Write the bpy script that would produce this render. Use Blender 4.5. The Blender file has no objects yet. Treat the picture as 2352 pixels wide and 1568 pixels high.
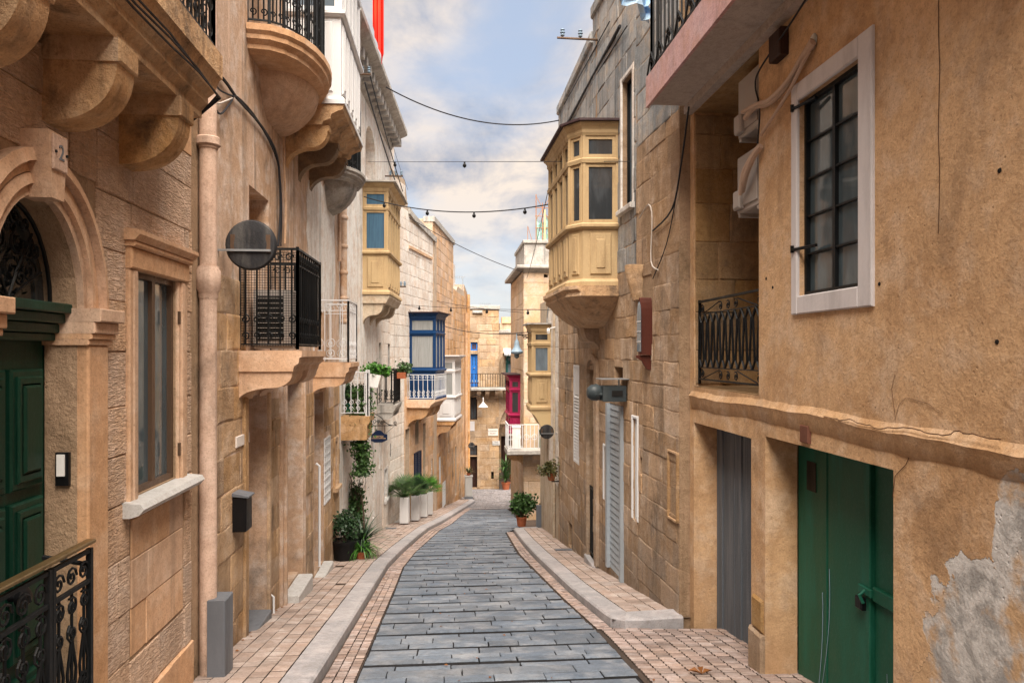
import bpy, math, random
from mathutils import Matrix, Vector
random.seed(7)
R = math.radians
scene = bpy.context.scene

# ------------------------------------------------------------------ camera, sky, sun, exposure
TH = math.atan(141/1700); CS, SN = math.cos(TH), math.sin(TH); CZ = 1.7
cam = bpy.data.objects.new('camera', bpy.data.cameras.new('camera'))
scene.collection.objects.link(cam); scene.camera = cam
cam.location = (0, 0, CZ); cam.rotation_euler = (R(90), 0, -TH)
cam.data.sensor_width = 36; cam.data.lens = 1700/2352*36
cam.data.shift_y = 26/2352; cam.data.clip_end = 3000; cam.data.clip_start = .05
EXPOSURE = 1.94
SUN_EL, SUN_AZ = 60, 176
world = bpy.data.worlds.new('World'); scene.world = world; world.use_nodes = True
nt = world.node_tree; nt.nodes.clear()
def N(t, typ, **kw):
    n = t.nodes.new(typ)
    for k, v in kw.items():
        if k == 'inp':
            for a, b in v.items(): n.inputs[a].default_value = b
        else: setattr(n, k, v)
    return n
out = N(nt, 'ShaderNodeOutputWorld'); bg = N(nt, 'ShaderNodeBackground'); bg.inputs[1].default_value = .05
sky = N(nt, 'ShaderNodeTexSky', sky_type='NISHITA', sun_disc=False, sun_elevation=R(SUN_EL), sun_rotation=R(SUN_AZ), air_density=1.0, dust_density=2.5, ozone_density=1.0)
tc = N(nt, 'ShaderNodeTexCoord'); sep = N(nt, 'ShaderNodeSeparateXYZ'); nt.links.new(tc.outputs['Generated'], sep.inputs[0])
zz = N(nt, 'ShaderNodeMath', operation='MAXIMUM', inp={1: 0.0}); nt.links.new(sep.outputs[2], zz.inputs[0])
za = N(nt, 'ShaderNodeMath', operation='ADD', inp={1: .16}); nt.links.new(zz.outputs[0], za.inputs[0])
dx = N(nt, 'ShaderNodeMath', operation='DIVIDE'); nt.links.new(sep.outputs[0], dx.inputs[0]); nt.links.new(za.outputs[0], dx.inputs[1])
dy = N(nt, 'ShaderNodeMath', operation='DIVIDE'); nt.links.new(sep.outputs[1], dy.inputs[0]); nt.links.new(za.outputs[0], dy.inputs[1])
cmb = N(nt, 'ShaderNodeCombineXYZ'); nt.links.new(dx.outputs[0], cmb.inputs[0]); nt.links.new(dy.outputs[0], cmb.inputs[1])
mp = N(nt, 'ShaderNodeMapping', inp={'Scale': (1.3, .75, 1), 'Location': (2.7, .4, 0)}); nt.links.new(cmb.outputs[0], mp.inputs[0])
n1 = N(nt, 'ShaderNodeTexNoise', inp={'Scale': 1.0, 'Detail': 8.0, 'Roughness': .56, 'Distortion': .35}); nt.links.new(mp.outputs[0], n1.inputs['Vector'])
n2 = N(nt, 'ShaderNodeTexNoise', inp={'Scale': 2.6, 'Detail': 7.0, 'Roughness': .6, 'Distortion': .2}); nt.links.new(mp.outputs[0], n2.inputs['Vector'])
r1 = N(nt, 'ShaderNodeMapRange', inp={1: .34, 2: .55}); r1.interpolation_type = 'SMOOTHSTEP'; nt.links.new(n1.outputs[0], r1.inputs[0])
# cloud colour: grey-mauve thin parts to warm white thick parts
cr = N(nt, 'ShaderNodeValToRGB'); cr.color_ramp.elements[0].position = .36; cr.color_ramp.elements[0].color = (.44, .47, .56, 1)
cr.color_ramp.elements[1].position = .58; cr.color_ramp.elements[1].color = (1.06, .90, .75, 1)
nt.links.new(n2.outputs[0], cr.inputs[0])
cs_ = N(nt, 'ShaderNodeVectorMath', operation='SCALE'); cs_.inputs['Scale'].default_value = 5.2; nt.links.new(cr.outputs[0], cs_.inputs[0])
# pale veil near the horizon
hz = N(nt, 'ShaderNodeMapRange', inp={1: .05, 2: .30, 3: 1.0, 4: 0.0}); hz.interpolation_type = 'SMOOTHSTEP'; nt.links.new(sep.outputs[2], hz.inputs[0])
veil = N(nt, 'ShaderNodeMix', data_type='RGBA'); veil.inputs[6].default_value = (3.0, 3.5, 4.4, 1); veil.inputs[7].default_value = (4.7, 4.8, 4.95, 1); nt.links.new(hz.outputs[0], veil.inputs[0])
base = N(nt, 'ShaderNodeMix', data_type='RGBA'); base.inputs[0].default_value = .72; nt.links.new(sky.outputs[0], base.inputs[6]); nt.links.new(veil.outputs[2], base.inputs[7])
cm = N(nt, 'ShaderNodeMath', operation='MULTIPLY'); nt.links.new(r1.outputs[0], cm.inputs[0])
hz2 = N(nt, 'ShaderNodeMapRange', inp={1: .04, 2: .22, 3: 0.15, 4: .9}); nt.links.new(sep.outputs[2], hz2.inputs[0]); nt.links.new(hz2.outputs[0], cm.inputs[1])
fin = N(nt, 'ShaderNodeMix', data_type='RGBA'); nt.links.new(cm.outputs[0], fin.inputs[0]); nt.links.new(base.outputs[2], fin.inputs[6]); nt.links.new(cs_.outputs[0], fin.inputs[7])
nt.links.new(fin.outputs[2], bg.inputs[0]); nt.links.new(bg.outputs[0], out.inputs[0])
sl = bpy.data.lights.new('sun', 'SUN'); sl.energy = 3.9; sl.angle = R(60); sl.color = (1, .90, .78)
so = bpy.data.objects.new('sun', sl); scene.collection.objects.link(so)
az = R(SUN_AZ); el = R(SUN_EL)      # azimuth: 0 = +Y, clockwise towards +X
sd = Vector((math.sin(az)*math.cos(el), math.cos(az)*math.cos(el), math.sin(el)))
so.rotation_euler = sd.to_track_quat('Z', 'Y').to_euler()
scene.view_settings.view_transform = 'Standard'; scene.view_settings.look = 'None'
scene.view_settings.exposure = EXPOSURE; scene.view_settings.gamma = 1; scene.view_settings.use_curve_mapping = False
scene.cycles.use_denoising = True
scene.cycles.max_bounces = 8; scene.cycles.diffuse_bounces = 6; scene.cycles.glossy_bounces = 3

# ------------------------------------------------------------------ materials
MATS = {}
def newmat(name):
    m = bpy.data.materials.new(name); m.use_nodes = True; t = m.node_tree; t.nodes.clear()
    o = N(t, 'ShaderNodeOutputMaterial'); b = N(t, 'ShaderNodeBsdfPrincipled'); t.links.new(b.outputs[0], o.inputs[0])
    MATS[name] = m; return m, t, b
def mixc(t, fac, a, b, mode='MIX'):
    n = N(t, 'ShaderNodeMix', data_type='RGBA', blend_type=mode)
    for i, v in ((0, fac), (6, a), (7, b)):
        if isinstance(v, (int, float)): n.inputs[i].default_value = v
        elif isinstance(v, tuple): n.inputs[i].default_value = (*v, 1) if len(v) == 3 else v
        else: t.links.new(v, n.inputs[i])
    return n.outputs[2]
def noise(t, vec, scale, detail=4, rough=.55, dist=0):
    n = N(t, 'ShaderNodeTexNoise', inp={'Scale': scale, 'Detail': detail, 'Roughness': rough, 'Distortion': dist}); t.links.new(vec, n.inputs['Vector']); return n.outputs[0]
def rng(t, v, a, b, c=0., d=1., smooth=True):
    n = N(t, 'ShaderNodeMapRange', inp={1: a, 2: b, 3: c, 4: d})
    if smooth: n.interpolation_type = 'SMOOTHSTEP'
    t.links.new(v, n.inputs[0]); return n.outputs[0]
def mth(t, op, a, b=None):
    n = N(t, 'ShaderNodeMath', operation=op)
    for i, v in ((0, a), (1, b)):
        if v is None: continue
        if isinstance(v, (int, float)): n.inputs[i].default_value = v
        else: t.links.new(v, n.inputs[i])
    return n.outputs[0]
def mapped(t, vec, scale, loc=(0, 0, 0), rot=(0, 0, 0)):
    n = N(t, 'ShaderNodeMapping', inp={'Scale': scale, 'Location': loc, 'Rotation': rot}); t.links.new(vec, n.inputs[0]); return n.outputs[0]

def stone_mat(name, c1, c2, c3=None, dark=(.05, .042, .035), stain=.5, streak=.4, bump=.5, tool=0, randv=.25, fine=60, patch=None, pits=.5, rough=.9, low=0., off=0., peel=None):
    """weathered stone / plaster. c1,c2 large patches, c3 second tint"""
    m, t, b = newmat(name)
    g = N(t, 'ShaderNodeNewGeometry'); P = mapped(t, g.outputs['Position'], (1, 1, 1), (off, off*.7, 0))
    big = noise(t, P, .9, 5, .6, .3); mid = noise(t, P, 4.2, 5, .62, .2); fin = noise(t, P, fine, 3, .7)
    col = mixc(t, rng(t, big, .36, .64), c1, c2)
    if c3: col = mixc(t, rng(t, mid, .44, .68, 0, .8), col, c3)
    # fine mottling
    col = mixc(t, rng(t, noise(t, P, 17, 4, .7), .35, .7, .0, .5), col, mixc(t, 1., col, (.66, .62, .58), 'MULTIPLY'))
    spk = noise(t, P, 75, 3, .8)
    col = mixc(t, rng(t, spk, .52, .70, 0, .55), col, mixc(t, 1., col, (.42, .38, .35), 'MULTIPLY'))
    col = mixc(t, rng(t, spk, .46, .30, 0, .35), col, mixc(t, 1., col, (1.35, 1.32, 1.3), 'MULTIPLY'))
    ero = noise(t, mapped(t, P, (1, 1, 1), (5, 2, 8)), 7.5, 7, .72, .15)
    col = mixc(t, rng(t, ero, .55, .70, 0, stain*.75), col, mixc(t, 1., col, (.50, .43, .38), 'MULTIPLY'))
    # vertical rain streaks
    st = noise(t, mapped(t, P, (5.5, 5.5, .32)), 1.0, 6, .65, .15)
    col = mixc(t, mth(t, 'MULTIPLY', rng(t, st, .50, .72), streak), col, dark)
    st2 = noise(t, mapped(t, P, (8, 8, .5), (9, 3, 1)), 1.0, 5, .6)
    col = mixc(t, mth(t, 'MULTIPLY', rng(t, st2, .54, .74), streak*.55), col, tuple(min(1, x*1.35+.06) for x in c1))
    # blotches of grime
    gr = noise(t, mapped(t, P, (1.6, 1.6, 1.1), (3, 7, 2)), 1.0, 8, .7, .4)
    col = mixc(t, mth(t, 'MULTIPLY', rng(t, gr, .53, .70), stain), col, tuple(x*1.5 for x in dark))
    # pits
    pt = N(t, 'ShaderNodeTexVoronoi', inp={'Scale': 22.0}); t.links.new(mapped(t, P, (1, 1, .8)), pt.inputs['Vector'])
    pm = mth(t, 'MULTIPLY', rng(t, pt.outputs['Distance'], .16, .05), rng(t, noise(t, P, 3.1, 3, .6), .52, .66))
    col = mixc(t, mth(t, 'MULTIPLY', pm, pits), col, tuple(x*.25 for x in c1))
    if low:   # darker towards the foot of the wall, following the sloping street
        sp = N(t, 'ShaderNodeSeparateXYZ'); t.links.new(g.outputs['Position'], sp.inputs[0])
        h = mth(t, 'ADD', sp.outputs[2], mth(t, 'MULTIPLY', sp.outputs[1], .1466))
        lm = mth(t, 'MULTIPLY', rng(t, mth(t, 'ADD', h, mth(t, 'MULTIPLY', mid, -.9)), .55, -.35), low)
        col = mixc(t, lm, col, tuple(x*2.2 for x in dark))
    height = mth(t, 'ADD', mth(t, 'MULTIPLY', mid, .5), mth(t, 'ADD', mth(t, 'MULTIPLY', fin, .26), mth(t, 'MULTIPLY', ero, .9*stain+.15)))
    height = mth(t, 'SUBTRACT', height, mth(t, 'MULTIPLY', pm, .35))
    if randv:
        oi = N(t, 'ShaderNodeObjectInfo')
        hv = N(t, 'ShaderNodeHueSaturation')
        r0_ = mth(t, 'FRACT', mth(t, 'ADD', oi.outputs['Random'], g.outputs['Random Per Island']))
        t.links.new(rng(t, r0_, 0, 1, 1-randv*1.1, 1+randv*.75, False), hv.inputs['Value'])
        rr = mth(t, 'FRACT', mth(t, 'MULTIPLY', r0_, 7.31))
        t.links.new(rng(t, rr, 0, 1, .85, 1.12, False), hv.inputs['Saturation'])
        t.links.new(col, hv.inputs['Color']); col = hv.outputs[0]
    if tool:
        tn = noise(t, mapped(t, P, (14, 14, 60), (0, 0, 0), (R(35), 0, 0)), 1.0, 3, .6, .8)
        height = mth(t, 'ADD', height, mth(t, 'MULTIPLY', rng(t, tn, .35, .65), tool))
        col = mixc(t, rng(t, tn, .55, .35, 0, .22), col, tuple(x*.45 for x in c1))
    if peel:  # plaster fallen off in a ragged patch: (y, z, ry, rz, colour)
        sp = N(t, 'ShaderNodeSeparateXYZ'); t.links.new(g.outputs['Position'], sp.inputs[0]); acc = None
        wob = mth(t, 'ADD', mth(t, 'MULTIPLY', noise(t, P, 3.2, 7, .62), 1.3), -.65)
        for (py_, pz_, ry_, rz_) in peel[:-1]:
            a = mth(t, 'DIVIDE', mth(t, 'SUBTRACT', sp.outputs[1], py_), ry_); c = mth(t, 'DIVIDE', mth(t, 'SUBTRACT', sp.outputs[2], pz_), rz_)
            d = mth(t, 'ADD', mth(t, 'ADD', mth(t, 'MULTIPLY', a, a), mth(t, 'MULTIPLY', c, c)), mth(t, 'MULTIPLY', wob, 2.2))
            k = rng(t, d, 1.02, .98); acc = k if acc is None else mth(t, 'MAXIMUM', acc, k)
        pc = mixc(t, rng(t, noise(t, P, 6, 7, .7, .5), .42, .62), peel[-1], tuple(x*.55 for x in peel[-1]))
        pc = mixc(t, rng(t, noise(t, P, 2.6, 5, .6), .5, .62), pc, tuple(x*.8 for x in c1))
        col = mixc(t, acc, col, pc)
        height = mth(t, 'SUBTRACT', height, mth(t, 'MULTIPLY', acc, 1.6))
    t.links.new(col, b.inputs['Base Color'])
    bm = N(t, 'ShaderNodeBump', inp={'Strength': bump, 'Distance': .032}); t.links.new(height, bm.inputs['Height']); t.links.new(bm.outputs[0], b.inputs['Normal'])
    b.inputs['Roughness'].default_value = rough; b.inputs['Specular IOR Level'].default_value = .25
    return m
def paint_mat(name, c, worn=.3, rough=.5, c2=None, metal=0, bump=.15, scale=1., grain=False, spec=.22):
    m, t, b = newmat(name)
    g = N(t, 'ShaderNodeNewGeometry'); P = g.outputs['Position']
    n = noise(t, mapped(t, P, (6*scale, 6*scale, (1.2 if not grain else .5)*scale)), 1.0, 6, .65)
    col = mixc(t, mth(t, 'MULTIPLY', rng(t, n, .45, .7), worn), c, c2 or tuple(x*.4 for x in c))
    n3 = noise(t, P, 45, 4, .7); col = mixc(t, rng(t, n3, .5, .75, 0, worn*.5), col, tuple(min(1, x*1.4+.03) for x in c))
    if grain:
        gn = noise(t, mapped(t, P, (60, 60, 1.5)), 1.0, 4, .7); col = mixc(t, rng(t, gn, .45, .65, 0, .5), col, tuple(x*.45 for x in c))
    t.links.new(col, b.inputs['Base Color']); t.links.new(rng(t, n, .3, .7, rough-.1, min(1, rough+.2), False), b.inputs['Roughness'])
    b.inputs['Metallic'].default_value = metal; b.inputs['Specular IOR Level'].default_value = spec
    bm = N(t, 'ShaderNodeBump', inp={'Strength': bump, 'Distance': .01}); t.links.new(n3, bm.inputs['Height']); t.links.new(bm.outputs[0], b.inputs['Normal'])
    return m
def glass_mat(name, c=(.03, .035, .04), rough=.06, mott=.3):
    m, t, b = newmat(name)
    g = N(t, 'ShaderNodeNewGeometry'); n = noise(t, mapped(t, g.outputs['Position'], (9, 9, 2)), 1.0, 4, .6)
    t.links.new(mixc(t, mth(t, 'MULTIPLY', rng(t, n, .4, .7), mott), c, tuple(min(1, x*3+.03) for x in c)), b.inputs['Base Color'])
    b.inputs['Roughness'].default_value = rough; b.inputs['Specular IOR Level'].default_value = .9
    n2_ = noise(t, g.outputs['Position'], 1.6, 2); bm = N(t, 'ShaderNodeBump', inp={'Strength': .06, 'Distance': .05}); t.links.new(n2_, bm.inputs['Height']); t.links.new(bm.outputs[0], b.inputs['Normal'])
    return m
def leaf_mat(name, a, c):
    m, t, b = newmat(name)
    g = N(t, 'ShaderNodeNewGeometry'); n = noise(t, g.outputs['Position'], 9, 3)
    rp = rng(t, g.outputs['Random Per Island'], 0, 1, 0, 1, False)
    t.links.new(mixc(t, rp, a, c), b.inputs['Base Color']); b.inputs['Roughness'].default_value = .45; b.inputs['Specular IOR Level'].default_value = .4
    return m

stone_mat('limestone_tooled', (.66, .45, .31), (.60, .40, .265), (.68, .50, .38), stain=.18, streak=.22, bump=.7, tool=.9, randv=.12)
stone_mat('limestone_smooth', (.64, .41, .265), (.57, .355, .215), (.68, .48, .34), stain=.22, streak=.25, bump=.35, randv=.10)
stone_mat('pipe_stone', (.60, .43, .34), (.54, .38, .29), (.64, .48, .39), stain=.4, streak=.35, bump=.3, randv=0)
stone_mat('corbel_stone', (.60, .38, .21), (.52, .32, .165), (.62, .44, .28), stain=.9, streak=.6, bump=1.0, randv=.06)
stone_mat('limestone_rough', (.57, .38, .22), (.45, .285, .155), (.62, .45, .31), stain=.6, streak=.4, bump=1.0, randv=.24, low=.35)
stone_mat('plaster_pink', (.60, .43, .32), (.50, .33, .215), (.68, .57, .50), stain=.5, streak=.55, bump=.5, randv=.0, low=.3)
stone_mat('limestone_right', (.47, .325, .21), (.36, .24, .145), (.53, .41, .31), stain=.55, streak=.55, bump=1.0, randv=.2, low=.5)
stone_mat('stone_slate_stain', (.40, .395, .385), (.27, .29, .305), (.48, .41, .34), dark=(.05, .06, .07), stain=.5, streak=.75, bump=.6, randv=.2)
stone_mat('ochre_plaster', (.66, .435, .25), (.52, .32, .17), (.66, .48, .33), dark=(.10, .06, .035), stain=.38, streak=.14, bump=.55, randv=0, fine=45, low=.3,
          peel=((3.12, .30, .50, .42), (3.02, .86, .14, .30), (3.3, -.2, .5, .45), (.60, .58, .56)))
stone_mat('ochre_block', (.44, .275, .13), (.33, .20, .09), (.44, .30, .165), stain=.6, streak=.3, bump=.7, randv=.14)
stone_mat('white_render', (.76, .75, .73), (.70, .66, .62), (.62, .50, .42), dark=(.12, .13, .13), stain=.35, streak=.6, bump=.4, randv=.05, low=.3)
stone_mat('white_block', (.76, .73, .69), (.72, .66, .60), (.66, .54, .45), dark=(.14, .13, .12), stain=.25, streak=.3, bump=.5, randv=.08)
stone_mat('orange_block', (.66, .45, .30), (.60, .38, .22), (.70, .52, .38), dark=(.09, .06, .04), stain=.3, streak=.35, bump=.6, randv=.16)
stone_mat('orange_rough', (.62, .375, .20), (.52, .295, .14), (.64, .44, .28), dark=(.08, .05, .03), stain=.5, streak=.5, bump=.8, randv=.16, low=.4)
stone_mat('end_block', (.46, .325, .205), (.39, .26, .155), (.50, .38, .27), stain=.5, streak=.3, bump=.8, randv=.18)
stone_mat('tower_block', (.56, .42, .30), (.53, .37, .235), (.58, .47, .37), stain=.15, streak=.15, bump=.4, randv=.12)
stone_mat('crusted_stone', (.26, .19, .13), (.17, .125, .09), (.40, .28, .18), stain=.8, streak=.3, bump=.9, randv=.1)
stone_mat('parapet_grey', (.42, .40, .37), (.34, .32, .30), (.5, .48, .46), dark=(.07, .07, .07), stain=.7, streak=.5, bump=.7, randv=0)
stone_mat('cream_plaster', (.56, .47, .36), (.50, .42, .33), (.46, .33, .22), stain=.3, streak=.4, bump=.3, randv=0, low=.3)
stone_mat('mortar', (.42, .29, .19), (.33, .23, .145), dark=(.05, .035, .02), stain=.6, streak=.3, bump=.8, randv=0, low=.2)
stone_mat('mortar_light', (.52, .42, .33), (.46, .36, .27), dark=(.1, .08, .06), stain=.5, streak=.3, bump=.8, randv=0)
stone_mat('mortar_slate', (.16, .165, .165), (.12, .12, .12), dark=(.04, .045, .05), stain=.6, streak=.6, bump=.8, randv=0)
stone_mat('road_slab', (.17, .205, .255), (.125, .155, .20), (.27, .29, .325), dark=(.05, .055, .065), stain=.4, streak=0, bump=.9, randv=.2, rough=.55, fine=90, pits=.8)
stone_mat('road_joint', (.03, .03, .034), (.02, .02, .022), stain=.3, streak=0, bump=.6, randv=0)
stone_mat('kerb_stone', (.38, .36, .37), (.31, .305, .32), (.44, .41, .42), stain=.25, streak=0, bump=.35, randv=.08, rough=.75)
stone_mat('paver', (.41, .32, .275), (.35, .275, .24), (.48, .41, .38), stain=.35, streak=0, bump=.6, randv=.16, rough=.8)
stone_mat('sett', (.36, .27, .23), (.29, .225, .205), (.42, .35, .335), stain=.35, streak=0, bump=.6, randv=.3, rough=.75)
stone_mat('cobble', (.24, .23, .245), (.19, .19, .205), (.31, .28, .28), stain=.35, streak=0, bump=.6, randv=.25, rough=.65)
stone_mat('pave_joint', (.085, .06, .048), (.055, .042, .035), stain=.3, streak=0, bump=.6, randv=0)
stone_mat('marble', (.55, .55, .54), (.48, .48, .48), stain=.3, streak=0, bump=.1, randv=0, rough=.5)
stone_mat('pink_fascia', (.60, .38, .38), (.56, .42, .45), (.55, .33, .28), dark=(.10, .06, .04), stain=.6, streak=.3, bump=.4, randv=0)
stone_mat('grey_soffit', (.50, .44, .40), (.45, .39, .35), stain=.3, streak=0, bump=.5, randv=0)
stone_mat('terracotta', (.42, .13, .06), (.36, .11, .05), stain=.2, streak=.1, bump=.2, randv=0)
stone_mat('soil', (.06, .04, .03), (.04, .03, .02), randv=0, bump=1)
paint_mat('black_iron', (.004, .005, .006), .25, .45, (.022, .022, .024), spec=.25)
paint_mat('white_iron', (.62, .63, .65), .25, .4, (.45, .38, .33))
paint_mat('green_paint', (.012, .085, .05), .45, .42, (.02, .14, .10), grain=False)
paint_mat('dark_green_paint', (.004, .030, .018), .5, .32, (.012, .06, .038), grain=True)
paint_mat('green_panel', (.008, .080, .046), .7, .42, (.02, .15, .11), scale=.6)
paint_mat('grey_wood', (.10, .115, .135), .7, .65, (.22, .23, .25), grain=True, bump=.5)
paint_mat('brown_wood', (.10, .045, .02), .5, .5, (.05, .025, .015), grain=True)
paint_mat('dark_wood', (.045, .02, .014), .4, .5, grain=True)
paint_mat('bronze_frame', (.12, .075, .05), .3, .35, metal=.3)
paint_mat('yellow_paint', (.46, .33, .18), .8, .65, (.33, .225, .12), bump=.3)
paint_mat('yellow_pale', (.56, .42, .23), .35, .5, (.50, .32, .13), bump=.3)
paint_mat('blue_paint', (.005, .035, .11), .35, .4, (.01, .03, .11))
paint_mat('bright_blue', (.03, .16, .52), .3, .45)
paint_mat('navy_paint', (.004, .012, .04), .3, .4)
paint_mat('white_paint', (.62, .62, .63), .15, .4, (.6, .58, .55))
paint_mat('offwhite_panel', (.66, .60, .56), .2, .5, (.55, .47, .42))
paint_mat('magenta_paint', (.30, .015, .07), .35, .4, (.18, .01, .04))
paint_mat('teal_paint', (.02, .09, .085), .3, .45)
paint_mat('steel', (.36, .38, .40), .3, .35, (.22, .24, .26), metal=.6)
paint_mat('shutter_metal', (.34, .38, .42), .35, .42, (.2, .22, .25), metal=.2)
paint_mat('dark_metal', (.035, .045, .05), .4, .4, (.09, .1, .1)); paint_mat('grey_box', (.13, .14, .16), .25, .4)
paint_mat('brass', (.30, .21, .10), .6, .35, (.08, .06, .04), metal=.9)
paint_mat('sign_back', (.02, .02, .023), .5, .6, (.14, .13, .12), bump=.4)
paint_mat('ac_white', (.36, .325, .30), .3, .45, (.45, .36, .30))
paint_mat('black_plastic', (.006, .006, .007), .2, .35)
paint_mat('white_plastic', (.75, .74, .72), .1, .35)
paint_mat('pipe_wrap', (.50, .37, .285), .3, .6, (.42, .28, .2), bump=.5)
paint_mat('cable', (.02, .02, .024), .1, .5)
paint_mat('cable_pale', (.55, .5, .45), .1, .5)
paint_mat('shrine_wood', (.085, .022, .014), .4, .5, (.05, .018, .012))
paint_mat('flag_red', (.78, .035, .02), .3, .7, (.85, .18, .03))
paint_mat('roof_dark', (.05, .028, .03), .4, .6)
paint_mat('cabinet_grey', (.42, .42, .41), .2, .5)
paint_mat('lamp_blue', (.22, .30, .38), .2, .35)
paint_mat('tarp_blue', (.42, .60, .80), .2, .35, (.6, .72, .85))
paint_mat('scaffold', (.35, .16, .08), .3, .5)
paint_mat('net_green', (.25, .42, .38), .4, .7, (.45, .55, .5))
paint_mat('curtain_blue', (.055, .12, .19), .3, .8, (.09, .17, .25), grain=True)
paint_mat('curtain_white', (.27, .28, .28), .25, .8, (.42, .41, .40), grain=True)
paint_mat('dark_interior', (.012, .011, .010), .2, .9)
paint_mat('painted_grey', (.62, .59, .60), .3, .7)
paint_mat('text_gold', (.62, .40, .2), .1, .5)
paint_mat('text_dark', (.04, .04, .045), .1, .6)
paint_mat('red_clay', (.17, .07, .045), .4, .7)
paint_mat('dry_leaf', (.18, .07, .02), .4, .7)
glass_mat('glass_dark'); glass_mat('glass_grey', (.06, .085, .10), .04, .16); glass_mat('glass_sky', (.10, .13, .16), .04, .2)  # bluish base of glass_grey stands in for a pale blue reflection
leaf_mat('leaf', (.018, .05, .012), (.06, .13, .03)); leaf_mat('leaf_dark', (.010, .03, .012), (.035, .08, .03))
leaf_mat('leaf_blue', (.03, .06, .04), (.08, .12, .07)); leaf_mat('leaf_olive', (.04, .045, .012), (.11, .10, .03)); leaf_mat('leaf_bright', (.03, .10, .012), (.08, .22, .03))
stone_mat('bark', (.10, .07, .05), (.07, .05, .035), randv=0, bump=.8)

# ------------------------------------------------------------------ frames and mesh building
def ray(px, py):
    r = (px-1176)/1700; return (r*CS+SN, -r*SN+CS, (810-py)/1700)
class Frame:
    """vertical plane through plan points a -> b; u along it, w towards the street, z up"""
    def __init__(s, a, b, side=1):
        s.a = Vector(a); d = Vector(b)-s.a; s.L = d.length; s.U = d/s.L; s.side = side
        s.W = Vector((s.U.y, -s.U.x))*side
    def P(s, u, w, z):
        q = s.a+s.U*u+s.W*w; return (q.x, q.y, z)
    def _t(s, px, w):
        x, y, _ = ray(px, 0); r = Vector((x, y)); return (s.a.dot(s.W)+w)/r.dot(s.W), r
    def u(s, px, w=0):
        t, r = s._t(px, w); return (r*t-s.a).dot(s.U)
    def z(s, px, py, w=0):
        t, r = s._t(px, w); return CZ+(810-py)/1700*t
    def w(s, px, u):      # offset w at station u whose image column is px
        x, y, _ = ray(px, 0); q = s.a+s.U*u
        return (x*q.y-y*q.x)/(y*s.W.x-x*s.W.y)
    def ang(s): return math.atan2(s.U.y, s.U.x)
class WorldF:
    a = Vector((0, 0)); U = Vector((1, 0)); W = Vector((0, 1)); side = -1
    def P(s, u, w, z): return (u, w, z)
    def ang(s): return 0.
WF = WorldF()
def gz(y):
    if y < 30: return -.1466*y
    if y < 40: return -4.398-.126*(y-30)
    return -5.658-.03*(y-40)
COL = scene.collection
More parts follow.
